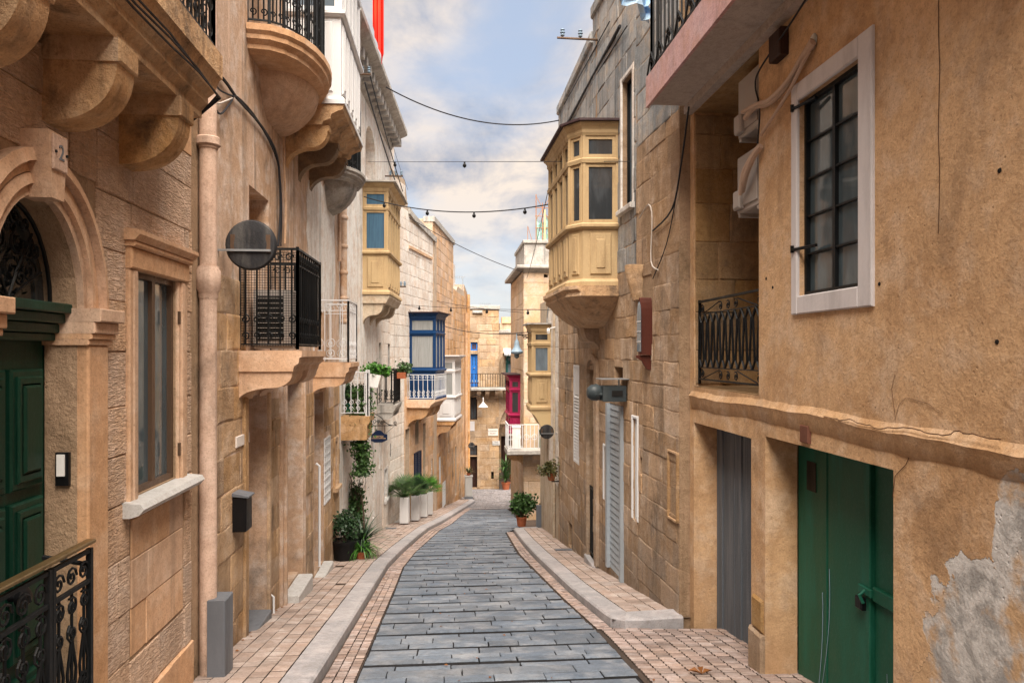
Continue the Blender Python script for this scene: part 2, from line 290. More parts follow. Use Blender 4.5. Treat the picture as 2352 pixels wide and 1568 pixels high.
class MB:
    def __init__(s): s.v = []; s.f = []
    def add(s, vs, fs):
        o = len(s.v); s.v += [tuple(p) for p in vs]; s.f += [tuple(i+o for i in f) for f in fs]
    def quad(s, *p): s.add(p, [tuple(range(len(p)))])
    def box(s, f, u0, u1, w0, w1, z0, z1, c=0):
        if c <= 0:
            vs = [f.P(u, w, z) for u in (u0, u1) for w in (w0, w1) for z in (z0, z1)]
            s.add(vs, [(0, 1, 3, 2), (4, 6, 7, 5), (0, 4, 5, 1), (2, 3, 7, 6), (0, 2, 6, 4), (1, 5, 7, 3)])
        else:    # chamfered on the outer face
            vs = [f.P(u, w0, z) for u, z in ((u0, z0), (u1, z0), (u1, z1), (u0, z1))]
            vs += [f.P(u, w1-c, z) for u, z in ((u0, z0), (u1, z0), (u1, z1), (u0, z1))]
            vs += [f.P(u, w1, z) for u, z in ((u0+c, z0+c), (u1-c, z0+c), (u1-c, z1-c), (u0+c, z1-c))]
            fs = [(0, 1, 2, 3), (8, 9, 10, 11)]
            for k in range(4):
                n = (k+1) % 4; fs += [(k, n, n+4, k+4), (k+4, n+4, n+8, k+8)]
            s.add(vs, fs)
    def prism(s, f, poly, a, b, axis='u'):
        if axis == 'u': g = lambda p, t: f.P(t, p[0], p[1])
        elif axis == 'w': g = lambda p, t: f.P(p[0], t, p[1])
        else: g = lambda p, t: f.P(p[0], p[1], t)
        n = len(poly); vs = [g(p, a) for p in poly]+[g(p, b) for p in poly]
        s.add(vs, [tuple(range(n)), tuple(range(n, 2*n))]+[(k, (k+1) % n, (k+1) % n+n, k+n) for k in range(n)])
    def loft(s, rings, close=True, cap=True):
        n = len(rings[0]); vs = [p for r in rings for p in r]; fs = []
        for i in range(len(rings)-1):
            for k in range(n if close else n-1):
                m = (k+1) % n; fs.append((i*n+k, i*n+m, (i+1)*n+m, (i+1)*n+k))
        if cap and close: fs += [tuple(range(n)), tuple(range((len(rings)-1)*n, len(rings)*n))]
        s.add(vs, fs)
    def tube(s, pts, r, n=6, r1=None):
        pts = [Vector(p) for p in pts]; rings = []
        if len(pts) < 2: return
        prev = None
        for i, p in enumerate(pts):
            d = (pts[min(i+1, len(pts)-1)]-pts[max(i-1, 0)])
            if d.length < 1e-7: d = Vector((0, 0, 1))
            d.normalize()
            ref = prev if prev is not None else (Vector((0, 0, 1)) if abs(d.z) < .9 else Vector((1, 0, 0)))
            a = ref-d*ref.dot(d)
            if a.length < 1e-4: a = Vector((1, 0, 0))-d*d.x
            a.normalize(); b = d.cross(a); prev = a
            rr = r if r1 is None else r+(r1-r)*i/(len(pts)-1)
            rings.append([p+a*math.cos(k*2*math.pi/n)*rr+b*math.sin(k*2*math.pi/n)*rr for k in range(n)])
        s.loft(rings)
    def lathe(s, c, prof, n=16, ax=Vector((0, 0, 1)), smooth=True):
        ax = Vector(ax).normalized(); ref = Vector((1, 0, 0)) if abs(ax.x) < .8 else Vector((0, 1, 0))
        a = (ref-ax*ref.dot(ax)).normalized(); b = ax.cross(a); c = Vector(c)
        s.loft([[c+ax*h+(a*math.cos(k*2*math.pi/n)+b*math.sin(k*2*math.pi/n))*max(r, 1e-4) for k in range(n)] for r, h in prof])
    def build(s, name, mat, parent=None, smooth=False, **props):
        me = bpy.data.meshes.new(name); me.from_pydata(s.v, [], s.f); me.materials.append(MATS[mat])
        if smooth:
            me.polygons.foreach_set('use_smooth', [True]*len(me.polygons))
            try: me.set_sharp_from_angle(angle=R(38))
            except Exception: pass
        o = bpy.data.objects.new(name, me); COL.objects.link(o)
        if parent is not None:
            o.parent = parent; wl = parent['_w']; L = Vector((wl[0], wl[1], wl[2]))
            me.transform(Matrix.Translation(-L)); o['_w'] = tuple(L)
        else:
            L = Vector(s.v[0]) if s.v else Vector((0, 0, 0)); xs = [v[0] for v in s.v]; ys = [v[1] for v in s.v]; zs = [v[2] for v in s.v]
            L = Vector(((min(xs)+max(xs))/2, (min(ys)+max(ys))/2, min(zs))); me.transform(Matrix.Translation(-L)); o.location = L; o['_w'] = tuple(L)
        for k, v in props.items(): o[k] = v
        return o
def thing(name, label, cat, loc, group=None):
    o = bpy.data.objects.new(name, None); o.empty_display_size = .2; COL.objects.link(o); o.location = loc; o['_w'] = tuple(loc)
    o['label'] = label; o['category'] = cat
    if group: o['group'] = group
    return o
def tag(o, label, cat, group=None):
    o['label'] = label; o['category'] = cat
    if group: o['group'] = group
    return o
def child(name, me, parent, M):
    """shared-mesh child; M world matrix"""
    o = bpy.data.objects.new(name, me); COL.objects.link(o); o.parent = parent
    L = Vector(tuple(parent['_w'])); o.matrix_local = Matrix.Translation(-L) @ M; return o
# piece meshes (24 tris): x 0..1 wide, y 0 (back)..1 (front), z 0..1
def piece_mesh(name, mat, jit, cham, seed, side=None):
    hm = .86 if side else .62; rnd = random.Random(seed); vs = []; fs = []
    per = [(0, 0), (.5, 0), (1, 0), (1, .5), (1, 1), (.5, 1), (0, 1), (0, .5)]
    mid = [(x+rnd.uniform(-jit, jit), z+rnd.uniform(-jit, jit)*1.3) for x, z in per]
    for x, z in mid: vs.append((x-.5, 0, z-.5))
    for x, z in mid: vs.append((x-.5, hm, z-.5))
    for (x, z) in mid: vs.append(((x-.5)*(1-cham), 1+rnd.uniform(-.12, .05)*(.3 if side else 1), (z-.5)*(1-2.2*cham)))
    vs.append((0, 1.04, 0))
    for k in range(8):
        n = (k+1) % 8; fs += [(k, n, n+8, k+8), (k+8, n+8, n+16, k+16), (k+16, n+16, 24)]
    me = bpy.data.meshes.new(name); me.from_pydata(vs, [], fs); me.materials.append(MATS[mat])
    if side:
        me.materials.append(MATS[side])
        for i, p in enumerate(me.polygons):
            if i < 24 and i % 3 == 0: p.material_index = 1
    return me
PM = {}
def pieces(kind, mat, jit=.012, cham=.05, side=None):
    if (kind, mat) not in PM: PM[(kind, mat)] = [piece_mesh(kind, mat, jit, cham, 31*i+len(PM), side) for i in range(6)]
    return PM[(kind, mat)]
def join_pieces(parent, name, lst, **props):
    """lst of (mesh, matrix) joined into one stuff part"""
    if not lst: return
    vs = []; fs = []; mi = []
    for me, M in lst:
        o = len(vs); vs += [M @ v.co for v in me.vertices]; fs += [tuple(i+o for i in p.vertices) for p in me.polygons]; mi += [p.material_index for p in me.polygons]
    m = MB(); m.v = [tuple(v) for v in vs]; m.f = fs
    ob = m.build(name, lst[0][0].materials[0].name, parent, kind='stuff')
    if len(lst[0][0].materials) > 1: ob.data.materials.append(lst[0][0].materials[1]); ob.data.polygons.foreach_set('material_index', mi)
    return ob
def place(parent, name, lst, cap=295):
    """largest first as individual parts, the rest joined"""
    cpos = Vector((0, 0, CZ))
    def size(it):
        M = it[1]; p = M.translation; return M.col[0].xyz.length*M.col[2].xyz.length/max(.5, (p-cpos).length)**2
    lst = sorted(lst, key=size, reverse=True)
    for me, M in lst[:cap]: child(name, me, parent, M)
    join_pieces(parent, name+'_course' if name == 'stone' else name+'_field', lst[cap:])
def sub_rects(r, holes):
    out = [r]
    for h in holes:
        nx = []
        for (a, b, c, d) in out:
            ha, hb, hc, hd = h[:4]
            if hb <= a or ha >= b or hd <= c or hc >= d: nx.append((a, b, c, d)); continue
            if ha > a: nx.append((a, ha, c, d))
            if hb < b: nx.append((hb, b, c, d))
            m0, m1 = max(a, ha), min(b, hb)
            if hc > c: nx.append((m0, m1, c, hc))
            if hd < d: nx.append((m0, m1, hd, d))
        out = nx
    return out
def stones(parent, f, u0, u1, z0, z1, mat, h=.28, ln=(.4, .7), holes=(), proud=.014, gap=.008, cap=295, jit=.012, w=0, topf=None, seed=1, cham=.05):
    rgh = mat in ('limestone_right', 'limestone_rough', 'end_block', 'orange_rough', 'stone_slate_stain'); rnd = random.Random(seed); ms = pieces('stone', mat, .035 if rgh else jit, .045 if rgh else cham); lst = []; skip = .07 if mat in ('limestone_right', 'limestone_rough') else 0
    B = Matrix(((f.U.x, f.W.x, 0, 0), (f.U.y, f.W.y, 0, 0), (0, 0, 1, 0), (0, 0, 0, 1)))
    z = z0; k = 0
    while z < z1-.03:
        hh = min(h*rnd.uniform(.92, 1.08), z1-z)
        if z1-z-hh < .08: hh = z1-z
        u = u0-rnd.uniform(0, ln[0]); 
        while u < u1:
            l = rnd.uniform(*ln); a, b = max(u, u0), min(u+l, u1); u += l
            if b-a < .05 or rnd.random() < skip: continue
            if topf and z+hh > min(topf(a), topf(b))+.02: continue
            for (ra, rb, rc, rd) in sub_rects((a, b, z, z+hh), holes):
                if rb-ra < .045 or rd-rc < .045: continue
                p = f.P((ra+rb)/2, w-.002, (rc+rd)/2)
                S = Matrix.Diagonal((rb-ra-gap, proud*rnd.uniform(.35 if rgh else .6, 1.3), rd-rc-gap, 1))
                if rnd.random() < .5: S = S @ Matrix.Rotation(math.pi, 4, 'Y')
                lst.append((rnd.choice(ms), Matrix.Translation(p) @ B @ S))
        z += hh; k += 1
    place(parent, 'stone', lst, cap)
def arch_z(h, u):
    """top of hole h at u: h = (u0,u1,z0,zspring,depth,rise)"""
    if len(h) < 6 or not h[5]: return h[3]
    c = (h[0]+h[1])/2; q = max(0, 1-((u-c)/((h[1]-h[0])/2))**2); return h[3]+h[5]*math.sqrt(q)
def wall(root, f, u0, u1, zb, top, holes=(), mat='mortar', name='wall', depth=3.0, back=True):
    """front with real openings, their reveals, ends, roof and back"""
    tp = top if callable(top) else (lambda u: top)
    m = MB(); cuts = {u0, u1}
    for h in holes:
        cuts |= {max(u0, h[0]), min(u1, h[1])}
        if len(h) > 5 and h[5]:
            cuts |= {(h[0]+h[1])/2-(h[1]-h[0])/2*math.cos(math.pi*k/10) for k in range(1, 10)}
    if callable(top): cuts |= {u0+(u1-u0)*k/8 for k in range(9)}
    cuts = sorted(cuts)
    for a, b in zip(cuts, cuts[1:]):
        if b-a < 1e-5: continue
        c = (a+b)/2; la, lb = zb, zb
        for h in sorted([h for h in holes if h[0] < c < h[1]], key=lambda h: h[2]):
            if h[2] > max(la, lb): m.quad(f.P(a, 0, la), f.P(b, 0, lb), f.P(b, 0, h[2]), f.P(a, 0, h[2]))
            la, lb = arch_z(h, a), arch_z(h, b)
        m.quad(f.P(a, 0, la), f.P(b, 0, lb), f.P(b, 0, tp(b)), f.P(a, 0, tp(a)))
        m.quad(f.P(a, 0, tp(a)), f.P(b, 0, tp(b)), f.P(b, -depth, tp(b)), f.P(a, -depth, tp(a)))
    for h in holes:
        d = h[4]; a, b, c = max(h[0], u0), min(h[1], u1), h[2]
        m.quad(f.P(a, 0, c), f.P(a, -d, c), f.P(a, -d, arch_z(h, a)), f.P(a, 0, arch_z(h, a)))
        m.quad(f.P(b, 0, c), f.P(b, -d, c), f.P(b, -d, arch_z(h, b)), f.P(b, 0, arch_z(h, b)))
        m.quad(f.P(a, 0, c), f.P(b, 0, c), f.P(b, -d, c), f.P(a, -d, c))
        seg = [a, b] if len(h) < 6 or not h[5] else [(a+b)/2-(b-a)/2*math.cos(math.pi*k/10) for k in range(11)]
        for p, q in zip(seg, seg[1:]): m.quad(f.P(p, 0, arch_z(h, p)), f.P(q, 0, arch_z(h, q)), f.P(q, -d, arch_z(h, q)), f.P(p, -d, arch_z(h, p)))
    for u in (u0, u1): m.quad(f.P(u, 0, zb), f.P(u, -depth, zb), f.P(u, -depth, tp(u)), f.P(u, 0, tp(u)))
    if back: m.quad(f.P(u0, -depth, zb), f.P(u1, -depth, zb), f.P(u1, -depth, tp(u1)), f.P(u0, -depth, tp(u0)))
    return m.build(name, mat, root)
def surround(root, f, u0, u1, z0, z1, wd=.1, pr=.03, mat='limestone_smooth', name='window_surround', sill=True, w=0, head=None):
    m = MB(); c = .012; hd = head or wd
    m.box(f, u0-wd, u0, w, w+pr, z0, z1+hd, c); m.box(f, u1, u1+wd, w, w+pr, z0, z1+hd, c)
    m.box(f, u0+.0005, u1-.0005, w, w+pr-.002, z1, z1+hd-.001, c)
    if sill: m.box(f, u0-wd-.03, u1+wd+.03, w-.01, w+pr+.05, z0-.07, z0-.001, .01)
    return m.build(name, mat, root)
def window(root, f, u0, u1, z0, z1, w, frame='white_paint', glass='glass_dark', cols=2, rows=2, fw=.04, bar=.018, name='window', label=None, rbar=None):
    rbar = rbar or bar
    m = MB(); d = .04
    m.box(f, u0, u0+fw, w, w+d, z0, z1); m.box(f, u1-fw, u1, w, w+d, z0, z1)
    m.box(f, u0+fw, u1-fw, w, w+d, z0, z0+fw); m.box(f, u0+fw, u1-fw, w, w+d, z1-fw, z1)
    a, b, c, e = u0+fw, u1-fw, z0+fw, z1-fw
    for k in range(1, cols): x = a+(b-a)*k/cols; m.box(f, x-bar/2, x+bar/2, w+.004, w+d-.006, c, e)
    for k in range(1, rows): x = c+(e-c)*k/rows; m.box(f, a, b, w+.006, w+d-.01, x-rbar/2, x+rbar/2)
    o = m.build(name, frame, root)
    if label: o['label'] = label
    for i in range(cols):
        for j in range(rows):
            p = MB(); p.box(f, a+(b-a)*i/cols, a+(b-a)*(i+1)/cols, w-.004, w+.008, c+(e-c)*j/rows, c+(e-c)*(j+1)/rows); p.build('pane', glass, o)
    return o
def door(root, f, u0, u1, z0, z1, w, mat, leaves=1, panels=3, name='door', knob=True, label=None, glass_top=None):
    m = MB(); fw = .05
    m.box(f, u0, u0+fw, w-.02, w+.03, z0, z1); m.box(f, u1-fw, u1, w-.02, w+.03, z0, z1); m.box(f, u0+fw, u1-fw, w-.02, w+.03, z1-fw, z1)
    m.box(f, u0+fw, u1-fw, w-.03, w, z0, z1-fw); o = m.build(name, mat, root)
    if label: o['label'] = label
    L = (u1-u0-2*fw)/leaves
    for i in range(leaves):
        a = u0+fw+L*i+.008; b = a+L-.016
        for j in range(panels):
            c = z0+.06+(z1-z0-.12)*j/panels; e = c+(z1-z0-.12)/panels-.07
            p = MB(); p.box(f, a+.05, b-.05, w, w+.022, c, e, .012); p.build('door_panel', glass_top if glass_top and j == panels-1 else mat, o)
    if knob:
        k = MB(); k.lathe(f.P(u0+fw+L*(1 if leaves > 1 else .12), w, z0+1.0), [(.012, 0), (.012, .03), (.03, .04), (.03, .06), (.005, .075)], 10, (f.W.x, f.W.y, 0)); k.build('door_knob', 'brass', o, True)
    return o
def shutter(root, f, u0, u1, z0, z1, w, mat, name='louvred_shutter', n=None, leaves=2, solid=0):
    m = MB(); fw = .035; mid = (u0+u1)/2; o = None
    spans = [(u0, u1)] if leaves == 1 else [(u0, mid-.003), (mid+.003, u1)]
    for a, b in spans:
        m.box(f, a, a+fw, w, w+.035, z0, z1); m.box(f, b-fw, b, w, w+.035, z0, z1)
        for z in (z0, z1-fw, (z0+z1)/2-fw/2): m.box(f, a+fw, b-fw, w, w+.033, z, z+fw)
    o = m.build(name, mat, root); s = MB()
    n = n or int((z1-z0)/.06)
    for a, b in spans:
        for k in range(n):
            z = z0+fw+(z1-z0-2*fw)*k/n
            if solid and z > z1-(z1-z0)*solid: s.box(f, a+fw, b-fw, w, w+.012, z, z+(z1-z0)/n)
            else: s.prism(f, [(w+.002, z+.035), (w+.008, z+.04), (w+.03, z+.008), (w+.024, z)], a+fw, b-fw)
    s.build('louvres', mat, o, kind='stuff'); return o
def spiral(c, r0, turns, fn, n=14, sx=1, sz=1, a0=0.):
    """fn maps (x,z) local to world"""
    pts = []
    for k in range(n+1):
        t = k/n; r = r0*(1-t*.86); a = a0+t*turns*2*math.pi; pts.append(fn(c[0]+sx*r*math.cos(a), c[1]+sz*r*math.sin(a)))
    return pts
def railing(root, path, z0, z1, mat, style='plain', gap=.11, r=.008, side=1, sub=True, name='railing', label=None):
    """path of plan points; balusters are sub-parts unless sub is False"""
    m = MB(); segs = []
    for a, b in zip(path, path[1:]): segs.append(Frame(a, b, side))
    H = z1-z0
    for f in segs:
        m.box(f, -.012, f.L+.012, -.014, .014, z1-.02, z1); m.box(f, -.006, f.L+.006, -.009, .009, z0+.04, z0+.055)
        if style in ('scroll', 'dense', 'vee'): m.box(f, 0, f.L, -.006, .006, z1-.16 if style != 'vee' else z1-.14, z1-.15 if style != 'vee' else z1-.13)
        if style == 'vee': m.box(f, 0, f.L, -.006, .006, z0+.16, z0+.17)
    for f in segs:
        for u in (0, f.L): m.box(f, u-.012, u+.012, -.012, .012, z0, z1+.01)
    o = m.build(name, mat, root)
    if label: o['label'] = label
    acc = MB()
    for f in segs:
        n = max(2, round(f.L/gap))
        for k in range(n):
            u = f.L*(k+.5)/n; fn = lambda x, z, f=f: f.P(x, 0, z); b = MB() if sub else acc
            if style == 'vee':
                g = f.L/n
                for s_ in (-1, 1):
                    b.tube([f.P(u+s_*g*.5, 0, z1-.14), f.P(u+s_*g*.12, 0, z1-.22), f.P(u+s_*g*.36, 0, z0+.24), f.P(u+s_*g*.05, 0, z0+.17)], r, 5)
            else:
                b.tube([f.P(u, 0, z0+.045), f.P(u, 0, z1-.02)], r, 5)
            if style in ('scroll', 'dense'):
                q = f.L/n*.42
                b.tube(spiral((u-q*.5, z1-.085), q*.95, 1.3, fn, sx=1), r*.65, 4)
                b.tube(spiral((u, z0+H*.30), q, 1.4, fn, sx=-1, a0=1.6), r*.7, 4)
                b.tube(spiral((u, z0+.13), q*.9, 1.3, fn, a0=-1.5), r*.7, 4)
                if style == 'dense':
                    b.tube(spiral((u, z0+H*.55), q, 1.4, fn, a0=.5), r*.7, 4); b.tube([f.P(u+f.L/n/2, 0, z0+.045), f.P(u+f.L/n/2, 0, z1-.15)], r*.8, 5)
            if style == 'ring':
                if k % 2 == 0: b.tube([fn(u+.075*math.cos(a*math.pi/9), z0+H*.5+.075*math.sin(a*math.pi/9)) for a in range(19)], r*.8, 5)
            if style == 'turned':
                b.lathe(f.P(u, 0, z0+.06), [(.008, 0), (.018, .04), (.008, .09), (.018, .13), (.008, .18)], 6)
                b.lathe(f.P(u, 0, z1-.2), [(.007, 0), (.016, .05), (.007, .1)], 6)
            if sub: b.build('baluster', mat, o)
    if style == 'vee':
        f = segs[0]; s_ = MB(); fn = lambda x, z: f.P(x, 0, z)
        for q in (.06, .38, .5, .62, .94):
            for zz_ in (z1-.085, z0+.10):
                s_.tube(spiral((f.L*q, zz_), .045, 1.5, fn, a0=1), .006, 4)
        s_.tube([f.P(f.L*.08, 0, z1-.13), f.P(f.L*.36, 0, z1-.04)], .006, 4); s_.tube([f.P(f.L*.92, 0, z1-.13), f.P(f.L*.64, 0, z1-.04)], .006, 4)
        s_.tube([f.P(f.L*.08, 0, z0+.06), f.P(f.L*.36, 0, z0+.15)], .006, 4); s_.tube([f.P(f.L*.92, 0, z0+.06), f.P(f.L*.64, 0, z0+.15)], .006, 4)
        s_.build('scrollwork', mat, o)
    if not sub: acc.build('balusters', mat, o)
    return o
def offset_path(path, d, side):
    """move plan polyline outward by d (mitred)"""
    n = len(path); out = []; nr = []
    for a, b in zip(path, path[1:]):
        q = Frame(a, b, side); nr.append(q.W)
    for i, p in enumerate(path):
        p = Vector(p)
        if i == 0: out.append(p+nr[0]*d)
        elif i == n-1: out.append(p+nr[-1]*d)
        else:
            b = nr[i-1]+nr[i]; out.append(p+b*(d/max(.35, 1+nr[i-1].dot(nr[i]))))
    return out
def band(m, path, side, prof, close_in=.02):
    """sweep profile [(offset, z), ...] (closed polygon) along a plan path"""
    rings = []
    offs = [offset_path(path, o, side) for o, z in prof]
    for i in range(len(path)): rings.append([(offs[k][i].x, offs[k][i].y, prof[k][1]) for k in range(len(prof))])
    m.loft(rings)
def gallery(root, path, zb, zt, mat, side, bays, label, panel_h=.36, glass=('glass_dark', 'glass_dark'), roof='roof_dark', cornice=.10, transom=.72, frame2=None, curtain=None, roof_over=.06):
    """Maltese enclosed timber balcony: panelled apron, sill, lights with transoms, cornice, roof; bays per facet"""
    H = zt-zb; zs = zb+H*panel_h; ztr = zs+(zt-zs-.16)*transom; m = MB()
    band(m, path, side, [(-.05, zb+.04), (0, zb+.04), (0, zs), (-.05, zs)])
    band(m, path, side, [(0, zb), (.05, zb), (.05, zb+.05), (.02, zb+.09), (0, zb+.09)])
    band(m, path, side, [(-.05, zs), (.02, zs-.03), (.055, zs), (.055, zs+.035), (.01, zs+.06), (-.05, zs+.06)])
    band(m, path, side, [(-.05, ztr-.035), (.02, ztr-.03), (.03, ztr+.02), (0, ztr+.045), (-.05, ztr+.045)])
    band(m, path, side, [(-.05, zt-.17), (.01, zt-.17), (.03, zt-.13), (.03, zt-.09), (cornice*.6, zt-.06), (cornice, zt-.03), (cornice, zt), (-.05, zt)])
    # floor and ceiling closing the box
    for z in (zb+.02, zt-.02): m.add([(Vector(p).x, Vector(p).y, z) for p in path], [tuple(range(len(path)))])
    panes = []; pan = []
    for (a, b), nb in zip(zip(path, path[1:]), bays):
        f = Frame(a, b, side); L = f.L/nb
        for k in range(nb+1): m.box(f, max(0, L*k-.032), min(f.L, L*k+.032), -.05, .012, zs+.05, zt-.16)
        for k in range(nb):
            x0, x1 = L*k+.032, L*(k+1)-.032
            for (c, e, gl) in ((zs+.06, ztr-.035, glass[0]), (ztr+.045, zt-.17, glass[1])):
                s_ = min(.045, (x1-x0)*.2)
                m.box(f, x0, x0+s_, -.04, -.004, c, e); m.box(f, x1-s_, x1, -.04, -.004, c, e)
                m.box(f, x0+s_, x1-s_, -.04, -.006, c, c+s_); m.box(f, x0+s_, x1-s_, -.04, -.006, e-s_, e)
                p = MB(); p.box(f, x0+s_, x1-s_, -.034, -.024, c+s_, e-s_); panes.append((p, gl))
            p = MB(); q = min(.06, (x1-x0)*.15)
            p.box(f, x0+q, x1-q, 0, .02, zb+.15, zs-.08, .012); p.box(f, x0+q*2.4, x1-q*2.4, .02, .032, zb+.15+q*1.4, zs-.08-q*1.4, .008); pan.append(p)
    o = m.build('enclosed_balcony', mat, root); o['label'] = label
    for p, g in panes: p.build('window_pane', g, o)
    for p in pan: p.build('apron_panel', mat, o)
    r_ = MB(); big = offset_path(path, cornice+roof_over, side)
    rg = [[(p.x, p.y, zt+.001) for p in big], [(p.x, p.y, zt+.03) for p in big]]
    r_.loft(rg); r_.build('balcony_roof', roof, o)
    return o
def s_corbel(m, f, u, th, proj, zt, h, w0=0):
    """scrolled stone bracket seen from the side"""
    pts = [(w0, zt), (w0+proj, zt), (w0+proj, zt-.05)]
    for k in range(9):
        a = k/8*math.pi/2; pts.append((w0+proj*(.55+.42*math.cos(a)), zt-.05-h*.45*math.sin(a)))
    for k in range(1, 8):
        a = k/7*math.pi/2; pts.append((w0+proj*(.55-.55*math.sin(a)), zt-.05-h*.45-(h*.55-.05)*(1-math.cos(a))))
    m.prism(f, pts, u-th/2, u+th/2, 'u')
def q_corbel(m, f, u, th, proj, zt, h, block=.12):
    """block over a quarter round"""
    m.box(f, u-th/2-.012, u+th/2+.012, 0, proj, zt-block, zt, .008)
    pts = [(0, zt-block)]
    for k in range(13):
        a = k/12*math.pi/2; pts.append(((proj*.95)*math.cos(a)**.8 if k < 12 else 0, zt-block-(h-block)*math.sin(a)))
    m.prism(f, pts, u-th/2, u+th/2, 'u')
def arc_path(f, u0, u1, w, n=9, flat=.0):
    """bowed plan path from wall to wall"""
    out = []
    for k in range(n+1):
        a = math.pi*k/n; c = (u0+u1)/2; x = c-(u1-u0)/2*math.cos(a); y = w*math.sin(a)**.75 if 0 < k < n else 0
        q = f.P(x, y, 0); out.append((q[0], q[1]))
    return out
def rect_path(f, u0, u1, w):
    return [f.P(u0, 0, 0)[:2], f.P(u0, w, 0)[:2], f.P(u1, w, 0)[:2], f.P(u1, 0, 0)[:2]]
def slab(root, path, side, z0, z1, mat, steps=3, flare=.06, name='balcony_slab', label=None):
    m = MB(); prof = [(-.001, z0)]; H = z1-z0
    offp = offset_path(path, flare, side)
    ring = lambda o, z: [(p.x, p.y, z) for p in offset_path(path, o, side)]
    lv = [(-.10, z0), (-.02, z0+H*.12), (-.02, z0+H*.3), (flare*.5, z0+H*.45), (flare*.5, z0+H*.62), (flare, z0+H*.75), (flare, z1)]
    m.loft([ring(o, z) for o, z in lv]); o = m.build(name, mat, root)
    if label: o['label'] = label
    return o
def plaque_text(parent, txt, size, f, u, w, z, mat, ext=.002, align='CENTER', rot=0):
    c = bpy.data.curves.new('lettering', 'FONT'); c.body = txt; c.size = size; c.extrude = ext; c.align_x = align; c.align_y = 'CENTER'; c.materials.append(MATS[mat])
    tmp = bpy.data.objects.new('lettering', c); COL.objects.link(tmp); bpy.context.view_layer.update()
    me = bpy.data.meshes.new_from_object(tmp.evaluated_get(bpy.context.evaluated_depsgraph_get())); bpy.data.objects.remove(tmp)
    me.materials.clear(); me.materials.append(MATS[mat])
    o = bpy.data.objects.new('lettering', me); COL.objects.link(o); o.parent = parent
    X = Vector((f.U.x, f.U.y, 0)); n = Vector((f.W.x, f.W.y, 0)); Y = Vector((0, 0, 1))
    if X.cross(Y).dot(n) < 0: X = -X
    M = Matrix.Translation(f.P(u, w, z)) @ Matrix(((X.x, Y.x, n.x, 0), (X.y, Y.y, n.y, 0), (X.z, Y.z, n.z, 0), (0, 0, 0, 1))) @ Matrix.Rotation(rot, 4, 'Z')
    L = Vector(tuple(parent['_w'])); o.matrix_local = Matrix.Translation(-L) @ M; return o

# ------------------------------------------------------------------ the ground, road, pavements
def lerp_tab(tab, y):
    if y <= tab[0][0]: return tab[0][1]
    for (a, va), (b, vb) in zip(tab, tab[1:]):
        if y <= b: return va+(vb-va)*(y-a)/(b-a)
    return tab[-1][1]
KL = [(0, -1.02), (12, -1.01), (14, -.90), (16.2, -.74), (18.4, -.56), (20.3, -.26), (23.5, .15), (27, .58), (30.6, 1.0)]   # left kerb face
KR = [(7.4, 1.62), (8.2, 1.58), (9.4, 1.52), (12.7, 1.46), (15, 1.46), (17.55, 1.50)]                                  # right kerb face
WL = [(0, -1.92), (13, -1.92), (19.6, -1.59), (24.1, -.58), (33.1, .60), (37, 1.05)]
WR = [(7.4, 2.36), (11, 2.20), (18.1, 2.18)]
RLe = [(0, -.72), (10, -.74), (12, -.76), (14, -.66), (16.2, -.46), (18.4, -.26), (20.3, .04), (23.5, .36), (27, .78), (30, 1.1)]  # left edge of the slabs
RRe = [(0, 1.52), (7, 1.46), (9, 1.36), (13.4, 1.22), (17.5, 1.30), (18.5, 1.7), (20.5, 2.0), (27, 2.0)]
m = MB(); ys = [-40, -10]+[k*1.0 for k in range(0, 46)]+[60, 90, 300, 1200]
for a, b in zip(ys, ys[1:]):
    for x0, x1 in ((-600, -2), (-2, 3), (3, 600)): m.quad((x0, a, gz(a)-.05), (x1, a, gz(a)-.05), (x1, b, gz(b)-.05), (x0, b, gz(b)-.05))
gr = m.build('ground', 'pave_joint', None, kind='structure')
def strip(name, mat, L, Rr, y0, y1, dz, step=.5, edge=None, drop=.1):
    m = MB(); n = max(2, int((y1-y0)/step)); 
    for k in range(n):
        a = y0+(y1-y0)*k/n; b = y0+(y1-y0)*(k+1)/n
        m.quad((L(a), a, gz(a)+dz), (Rr(a), a, gz(a)+dz), (Rr(b), b, gz(b)+dz), (L(b), b, gz(b)+dz))
        if edge: q = edge; m.quad((q(a), a, gz(a)+dz), (q(b), b, gz(b)+dz), (q(b), b, gz(b)+dz-drop-.06), (q(a), a, gz(a)+dz-drop-.06))
    return m.build(name, mat, None, kind='structure')
road = strip('road', 'road_joint', lambda y: lerp_tab(KL, y), lambda y: lerp_tab(RRe, y)+.02, 1.5, 26.25, -.020)
def slopeM(x, y, z, sx, sy, sz, yaw=0., tilt=0.):
    """piece lying on the street: mesh x->across, mesh z->along, mesh y->up"""
    s = (gz(y+.2)-gz(y-.2))/.4; a = math.atan(s)
    B = Matrix(((1, 0, 0, 0), (0, 0, 1, 0), (0, 1, 0, 0), (0, 0, 0, 1)))
    return Matrix.Translation((x, y, z)) @ Matrix.Rotation(a, 4, 'X') @ Matrix.Rotation(yaw, 4, 'Z') @ Matrix.Rotation(tilt, 4, 'X') @ B @ Matrix.Diagonal((sx, sy, sz, 1))
rnd = random.Random(3); ms = pieces('paving_stone', 'road_slab', .008, .014, 'road_joint'); lst = []; y = 3.4; band_i = 0
